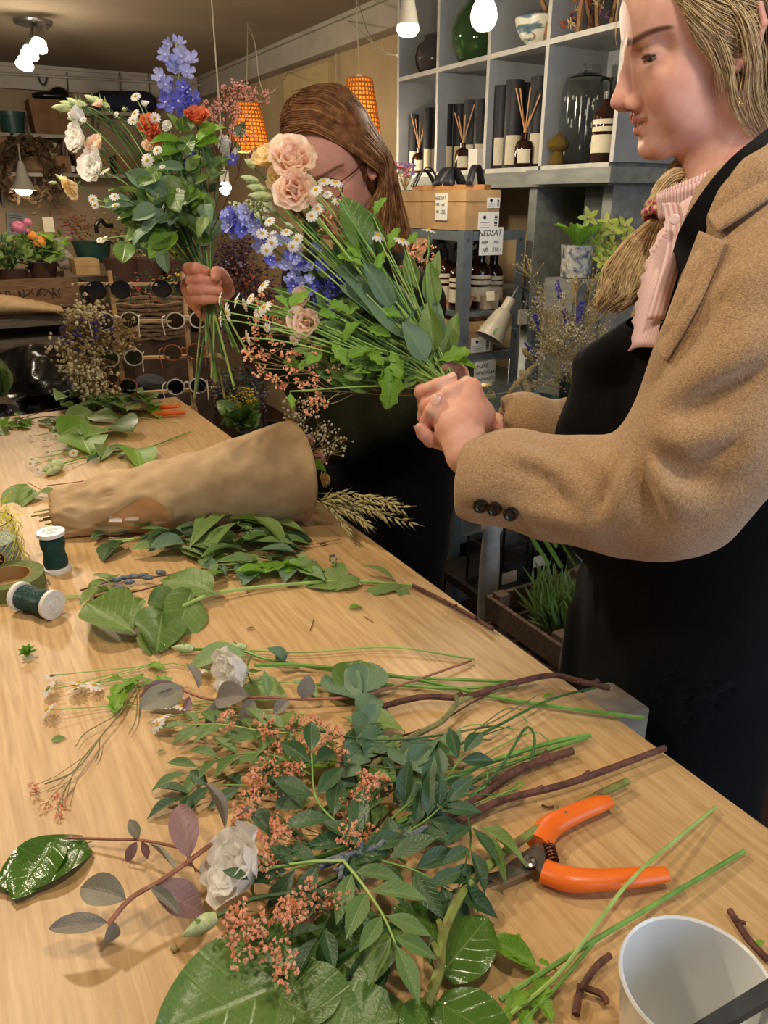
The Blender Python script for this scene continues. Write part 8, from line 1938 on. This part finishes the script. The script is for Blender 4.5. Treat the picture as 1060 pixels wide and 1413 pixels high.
# flowering plants in the crate
def leafy_plant(label,u0,u1,v0,v1,y,n,blooms,kinds=('mid','bright','mid')):
    bpt=AY((u0+u1)/2,v1,y);o=thing('potted_plant',label,'plant',bpt+V(0,0,-.10));MB().lathe([(.06,-.10),(.08,-.01),(.085,0),(.07,0),(.0001,-.02)],bpt,I3,16).build('pot',M('terracotta_dark','#4a3024',rough=.8),o)
    for k in range(n):
        c=AY(rr.uniform(u0,u1),rr.uniform(v0,v1),y+rr.uniform(-.12,.12));d_=V(rr.uniform(-1,1),rr.uniform(-1,.3),rr.uniform(-.1,1)).normalized();lf(o,rr.choice(kinds),c,c+d_*rr.uniform(.05,.085),V(0,-.6,.8)+rvec(.4))
        if k%4==0:stem(o,[bpt,bpt.lerp(c,.5)+V(0,0,.02),c],.003,m_stem_d)
    for u,v,key,r_ in blooms:
        c=AY(u,v,y-.08);stem(o,[bpt,bpt.lerp(c,.6),c],.003,m_stem);MM={'pink':mm['pink'],'orange':mm['orange']}[key]
        b=MB();R0=frame(TOC+UP*.5)
        for j in range(16):a=j*2.4;el=lerp(1.3,.1,j/16);d_=R0@Vector((math.cos(a)*math.cos(el),math.sin(a)*math.cos(el),math.sin(el)));b.ball(c+d_*r_*.6,(r_*.45,r_*.45,r_*.16),7,4,R=frame(d_+R0@Vector((0,0,.3))))
        b.build('bloom',MM,o)
    return o
leafy_plant('leafy green plant in the left of the pallet crate',0,34,330,372,yb+.2,70,[],('mid','dark','mid'));leafy_plant('plant with pink and orange blooms in the middle of the crate',30,86,326,362,yb+.2,90,[(25,314,'pink',.045),(38,307,'pink',.03),(45,326,'orange',.035),(54,334,'orange',.045),(38,318,'pink',.02),(63,328,'orange',.02)])
MB().tube([AY(66,325,yb+.2),AY(70,290,yb+.2)],.006,6).build('stake',m_twig,bpy.data.objects['potted_plant.001']);MB().obox(AY(67,310,yb+.18),frame((0,-1,0),(1,0,0)),(.028,.04,.002)).build('tag',m_label,bpy.data.objects['potted_plant.001'])
for k,(u,v0,v1,r_,lb)in enumerate(((82,328,362,.045,'tall white ceramic vase on the bench behind the flowers'),(92,345,372,.055,'round white ceramic vase in front of the tall one'))):
    a,b=AY(u,v1,yb+.25),AY(u,v0,yb+.25);h_=b.z-a.z;o=thing('ceramic_vase',lb,'vase',a,'white ceramic vases');pr=[(.6,0),(.95,.2),(1.0,.5),(.9,.85),(.95,1.0),(.8,1.0),(.8,.8),(.0001,.3)]if k==0 else[(.5,0),(.95,.25),(1.0,.5),(.7,.8),(.4,.92),(.45,1.0),(.35,1.0),(.0001,.4)]
    MB().lathe([(r_*p,h_*z)for p,z in pr],a,I3,24).build('body',M('vase_white','#a89f90','#b8b0a0',20,.5),o)
bk=AY(130,362,yb+.3);bkt=AY(130,332,yb+.3);hk=bkt.z-bk.z;gm=M('green_bucket','#1d3a33','#27473f',20,.4)
bunch('flower_bucket','dark green bucket with dry pink-brown flowers on the bench',bk,[(u,v,4.95,mm[k],.018,12,.04)for u,v,k in((92,300,'rust'),(100,310,'rust'),(108,305,'rust'),(102,316,'pink'),(98,318,'pink'),(118,310,'straw'),(128,318,'straw'),(140,312,'straw'),(112,322,'rust'))],'bucket',m_dry,(.11,hk,gm))
o=thing('hand_pump','black bent metal handle behind the green bucket','handle',bkt+V(.06,.1,-.02));MB().tube(bez([AY(134,322,yb+.4),AY(133,310,yb+.4),AY(140,304,yb+.4),AY(146,311,yb+.4),AY(156,311,yb+.4)],5),.012,8).build('handle',m_blackp,o)
bx0,bx1=AY(106,380,yb-.02),AY(136,358,yb-.02);o=thing('carton','small square brown carton on the bench beside the bucket','box',V((bx0.x+bx1.x)/2,yb+.08,bx0.z));MB().box((bx0.x,yb-.02,bx0.z),(bx1.x,yb+.18,bx1.z)).build('body',m_card,o);MB().box((bx0.x-.002,yb-.022,bx1.z-.03),(bx1.x+.002,yb+.182,bx1.z+.002)).build('lid',m_card,o)
# pots and dried things right of the bucket, then dark greenery behind the stand
side=thing('plant_bench','dark stepped plant bench behind the sunglasses stand','bench',(.4,4.2,0));MB().box((xr+.05,3.9,0),(1.2,4.5,zy(470,3.9,200))).build('step',m_dkwood,side);MB().box((xr+.05,4.5,0),(1.2,5.3,zy(395,4.5,200))).build('step',m_dkwood,side)
zst1,zst2=zy(470,3.9,200),zy(395,4.5,200)
for lb,u,v,y,z,specs,vs in(('cluster of cream dried hydrangeas beside the green bucket',172,392,4.7,zst2,[(rr.uniform(152,190),rr.uniform(318,362),4.9,mm[rr.choice(['cream','straw','green'])],.02,12,.045)for _ in range(9)],(.10,.14,M('terracotta_dark','#4a3024',rough=.8))),
                              ('brown pot of straw-coloured dried flowers above the stand',205,392,4.7,zst2,[(rr.uniform(188,228),rr.uniform(330,372),4.9,mm[rr.choice(['cream','straw','rust'])],.018,12,.045)for _ in range(9)],(.10,.14,MATS['terracotta_dark'])),
                              ('pot of yellow flowers right of the stand top',245,392,4.7,zst2,[(rr.uniform(228,268),rr.uniform(320,370),4.9,mm[rr.choice(['yellow','green','green'])],.018,14,.05)for _ in range(10)],(.09,.12,MATS['terracotta_dark'])),
                              ('dark pot with one red bloom seen through the stand',190,455,4.1,zst1,[(186,408,4.1,mm['red'],.022,12,.03),(196,398,4.1,mm['pink'],.016,10,.03)]+[(rr.uniform(172,215),rr.uniform(392,440),4.15,mm['green'],.022,12,.05)for _ in range(8)],(.09,.12,m_blackp)),
                              ('pot of coral blossoms seen through the stand',228,455,4.1,zst1,[(rr.uniform(212,248),rr.uniform(398,428),4.1,mm[rr.choice(['rust','rust','pink','green'])],.014,16,.04)for _ in range(10)],(.09,.12,m_blackp)),
                              ('pot of small yellow daisies behind the right post',262,455,4.1,zst1,[(rr.uniform(244,290),rr.uniform(385,440),4.1,mm[rr.choice(['yellow','green','green','green'])],.016,14,.045)for _ in range(10)],(.08,.12,m_blackp))):
    bs=AY(u,v,y);bunch('potted_flowers',lb,V(bs.x,bs.y,z),specs,'flowers',m_stem_d,vs)
bs=V(AY(335,400,2.9).x,2.9,.6355)if False else None
# plum-coloured dried bunch between the bouquets, and heather baskets low down
pb_=thing('plant_stand','dark wooden stand behind the paper-wrapped bouquet','stand',(1.02,2.9,0));MB().box((.92,2.55,.40),(1.35,3.2,.43)).build('top',m_dkwood,pb_)
for x,y in((.95,2.58),(1.32,2.58),(.95,3.17),(1.32,3.17)):MB().box((x-.02,y-.02,0),(x+.02,y+.02,.399)).build('leg',m_dkwood,pb_)
bunch('dried_bouquet','large plum-brown dried bunch between the two bouquets',V(1.08,2.85,.4305),[(rr.gauss(335,16),rr.uniform(335,470),2.72,mm[rr.choice(['plum','plum','plum','rust','lilac'])],.012,22,.032)for _ in range(36)],'flowers',m_twig,(.11,.20,m_blackp))
wk=M('wicker','#5a4632','#7a6248',60,.8,bump=.5,bscale=120)
def basket(label,c,r_,h_,n_r=9):
    o=thing('wicker_basket',label,'basket',c)
    for i in range(n_r):
        pts=[c+V(math.cos(a)*r_*(1+.12*i/n_r),math.sin(a)*r_*(1+.12*i/n_r),.008+h_*i/(n_r-1)+.004*math.sin(9*a+i*3.1))for a in np.linspace(0,2*math.pi,37)];MB().tube(pts,h_/n_r*.62,6,cap=False).build('weave_row',wk,o)
    MB().lathe([(.0001,.001),(r_*.98,.001),(r_*.98,.006),(.0001,.006)],c,I3,24).build('base',wk,o);return o
basket('round wicker basket under the right of the sunglasses stand',V(AY(318,560,2.75).x,2.75,.4305)if False else V(1.02,2.66,.4305),.09,.10);basket('wide wicker basket of greenery seen through the stand',V(AY(225,470,3.9).x,4.05,zst1),.17,.16)
bunch('heather_plants','lilac heather and yellow pansies low beside the kraft bouquet',V(1.02,2.66,.445),[(rr.uniform(296,350),rr.uniform(520,560),2.62,mm[rr.choice(['lilac','plum','lilac','green'])],.008,22,.026)for _ in range(22)]+[(u,v,2.5,mm['yellow'],.010,8,.012)for u,v in((322,548),(332,540),(345,545),(350,552),(340,558),(328,556))],'plants',m_stem_d)
o=thing('cabbage_pot','ornamental dark green leaves by the mouth of the kraft bouquet','plant',V(1.10,2.60,.4305))
for k in range(26):a=rr.uniform(0,6.28);b0=D(332,585,2.5);lf(o,rr.choice(['dark','salal','mid']),b0,b0+V(math.cos(a)*.07,math.sin(a)*.05,rr.uniform(.0,.09)),rvec(.6)+V(0,-.5,.8))
MB().lathe([(.05,0),(.065,.06),(.06,.06),(.0001,.04)],V(1.10,2.60,.4305),I3,18).build('pot',m_blackp,o)
o=thing('felt_hat','grey felt hat brim lying at the foot of the sunglasses stand','hat',AY(205,540,2.72));c=AY(208,543,2.72);MB().lathe([(.10,0),(.098,.004),(.06,.012),(.055,.045),(.04,.058),(.0001,.060)],c,frame(V(.2,-.3,1)),30).build('hat',M('grey_felt','#33343a','#3e3f45',60,.9),o)

# ---- shelves on the back wall
m_shw=M('white_shelf','#8d8473','#9c9280',12,.6);ysf=BY-.28
def wshelf(label,u0,u1,v,vr=None):
    a,b=AY(u0,v,ysf),AY(u1,v if vr is None else vr,ysf);o=thing('wall_shelf',label,'shelf',V((a.x+b.x)/2,ysf+.14,a.z-.02));MB().box((a.x,ysf,a.z-.022),(b.x,BY-.001,a.z)).build('board',m_shw,o)
    for t in(.15,.85):x=lerp(a.x,b.x,t);MB().prism([(0,0),(.16,0),(0,-.14)],(x-.008,BY-.001,a.z-.0225),Matrix(((0,0,1),(-1,0,0),(0,1,0))),.016).build('bracket',m_shw,o)
    return a.z
zA=wshelf('white wall shelf carrying the big cartons and green pot',-40,112,181);zC=wshelf('white wall shelf with boxes below the carton shelf',14,240,238);zD=wshelf('lowest white shelf end at the left edge',-40,12,251);zE=wshelf('upper wall shelf with dark bags behind the bouquet',122,215,152)
def wbox(label,u0,u1,v0,z,m,dep=.22,name='carton',cat='box',group='cartons on the back wall shelves',lid=True):
    a,b=AY(u0,v0,ysf+.02),AY(u1,v0,ysf+.02);o=thing(name,label,cat,V((a.x+b.x)/2,ysf+.02+dep/2,z+.0005),group);MB().box((a.x,ysf+.02,z+.0005),(b.x,ysf+.02+dep,a.z)).build('body',m,o)
    if lid:MB().box((a.x-.004,ysf+.016,a.z-.05),(b.x+.004,ysf+.024+dep,a.z+.003)).build('lid',m,o)
    return o
m_cardd=M('cardboard_dull','#6a4c30','#7a5a3c',14,.85);m_cardt=M('cardboard_tan','#836142','#94704e',14,.85)
wbox('large brown carton, lower of the stack on the wall shelf',45,92,159,zA,m_cardd);a_=AY(40,159,ysf+.02).z;wbox('brown carton, topmost of the stack on the wall shelf',40,92,136,a_+.004,m_cardd)
wbox('tan carton at the left edge between the wall shelves',-20,8,186,zD,m_cardt);wbox('wide tan carton under the small sign crate',58,96,214,zC,m_cardt,lid=False);wbox('tan carton right of the small bottle',104,150,212,zC,m_cardt,lid=False);wbox('thin dark carton at the right end of the boxes shelf',160,215,214,zC,m_cardd,lid=False)
sg=wbox('small cream crate with dark handwriting on the boxes shelf',42,77,196,AY(42,213.6,ysf+.02).z,M('sign_cream','#a89468','#b5a276',20,.7),.10,'sign_crate','crate',None,False);
for k in range(4):q=AY(54+k*3.5,203,ysf+.018);MB().tube([q+V(0,0,.035),q+V(.012,0,.0),q+V(-.004,0,-.03)],.004,4).build('scribble',m_dkwood,sg)
wbox('carton that carries the cream sign crate',30,57,215,zC,m_cardd,lid=False)
bt_=AY(100,236,ysf+.03);o=thing('bottle','small dark bottle with white label between cartons','bottle',V(bt_.x,ysf+.05,zC+.0005));MB().lathe([(.022,0),(.024,.004),(.024,.08),(.010,.11),(.009,.145),(.0001,.146)],V(bt_.x,ysf+.05,zC+.0005),I3,16).build('bottle',m_blackp,o);MB().lathe([(.0246,.012),(.0246,.05)],V(bt_.x,ysf+.05,zC+.0005),I3,16).build('label',m_paper,o)
pa_,pb2=AY(18,181,ysf+.1),AY(18,155,ysf+.1);o=thing('plant_pot','dark green plastic pot on the wall shelf at the left','pot',V(pa_.x,pa_.y,zA+.0005));h_=pb2.z-zA;MB().lathe([(.065,0),(.070,.004),(.085,h_-.03),(.095,h_-.03),(.095,h_),(.082,h_),(.0001,h_*.8)],V(pa_.x,pa_.y,zA+.0005),I3,24).build('pot',gm,o)
o=thing('black_bag','soft black bag lying on top of the carton stack','bag',AY(74,134,ysf+.1));F=Field(np.array(AY(74,131,ysf+.1))-.2,np.array(AY(74,131,ysf+.1))+.2,.02);F.ell(np.array(AY(68,133,ysf+.1)),(.12,.08,.03),.03).ell(np.array(AY(82,130,ysf+.1)),(.06,.06,.05),.03);P,Q=F.surface(1);link('bag',np_mesh('bag',[(P,Q,0)],[m_blackp],o.location),o)
cc_=AY(172,140,ysf+.12);o=thing('navy_bag','navy fabric bags heaped on the upper wall shelf','bag',V(cc_.x,cc_.y,zE));F=Field(np.array(cc_)-(.5,.2,.22),np.array(cc_)+(.5,.2,.22),.02)
for u,w_ in((148,.10),(162,.12),(180,.12),(198,.10)):F.ell(np.array(AY(u,142,ysf+.12)),(w_,.1,.075),.02)
F.noise(.006,40,2);F.plane((0,0,zE+.001),(0,0,-1));P,Q=F.surface(1);link('bag',np_mesh('bag',[(P,Q,0)],[M('navy_cloth','#15182a','#1f2338',60,.85)],o.location),o)
# pipe along the wall, wreath, clip lamp and price sheet
o=thing('wall_pipe','thin pipe and cable hung below the ceiling at the back','pipe',AY(60,118,BY-.1));MB().tube([AY(-60,98,BY-.10),AY(290,118,BY-.10)],.008,6).build('pipe',m_trim,o)
for u in(92,165,205):MB().tube([AY(u,100,BY-.1),AY(u+2,132,BY-.1)],.004,5).build('hanger',m_blackp,o)
MB().tube(bez([AY(52,102,BY-.1),AY(56,114,BY-.1),AY(62,116,BY-.1),AY(66,104,BY-.1)],5),.006,6).build('cable',m_blackp,o)
wc=AY(37,236,ysf-.06);o=thing('dried_wreath','ragged brown dried wreath hanging from the shelves','wreath',wc);
MB().tube([wc+V(math.cos(a)*.17,0,math.sin(a)*.17)for a in np.linspace(0,2*math.pi,25)],.02,6,cap=False).build('ring',m_dkwood,o);KIT['dry']=[leaf_mesh('leaf',leaf_mat('leaf_dry_brown','#5a4426','#7a6238',.8,6,.1,'#3f2f1c'),W=.5,curl=.4,fold=.3,seed=k)for k in range(3)]
for k in range(150):a=rr.uniform(0,6.28);r_=rr.gauss(.17,.03);b0=wc+V(math.cos(a)*r_,rr.uniform(-.04,.02),math.sin(a)*r_);lf(o,'dry',b0,b0+V(rr.uniform(-1,1),rr.uniform(-1,.2),rr.uniform(-1,1)).normalized()*rr.uniform(.05,.10),rvec(1))
la,lb2=AY(28,222,ysf-.25),AY(33,262,ysf-.25);o=thing('cone_lamp','white cone-shaped lamp hanging lit in front of the wreath','lamp',lb2);R=frame(la-lb2);L_=(la-lb2).length
MB().lathe([(.085,.0),(.060,L_*.2),(.040,L_*.45),(.028,L_*.75),(.012,L_),(.0001,L_)],lb2,R,24).build('shade',M('lamp_white','#a8a294',rough=.5),o);MB().ball(lb2+(la-lb2)*.02,(.055,.055,.04),16,10,R=R).build('bulb',m_bulb,o);MB().tube([la,AY(26,205,ysf-.2),AY(24,190,ysf)],.006,6).build('cable',m_cable,o)
light('cone_lamp_light','POINT',lb2+(lb2-la)*.35,3.5,WARM2,.05)
c=AY(22,309,BY-.02);o=thing('price_sheet','small printed sheet hanging on a string on the back wall','sheet',c);Rs=frame((.0,-1,0),(1,0,-.12));MB().obox(c,Rs,(.06,.08,.002)).build('sheet',M('sheet_grey','#7d7c7a','#8a8988',60,.8),o);MB().tube([c+V(-.03,0,.07),AY(15,262,BY-.02)],.002,4).build('string',m_cable,o)
for k in range(8):MB().obox(c+V(0,-.003,.055-.015*k),frame((0,-1,0),(1,0,-.12)),(.045,.002,.0006)).build('printed_line',m_ink,o)
c=AY(310,260,4.6);c=D(311,260,3.2);o=thing('wall_bulb','small bright bulb shining through the bouquet','lamp',c);MB().ball(c,.026,14,10).build('bulb',m_bulb,o);MB().lathe([(.018,.024),(.018,.07),(.0001,.072)],c,I3,12).build('socket',m_socket,o);MB().tube([c+V(0,0,.07),V(c.x,c.y,CEIL)],.003,5).build('cable',m_cable,o)
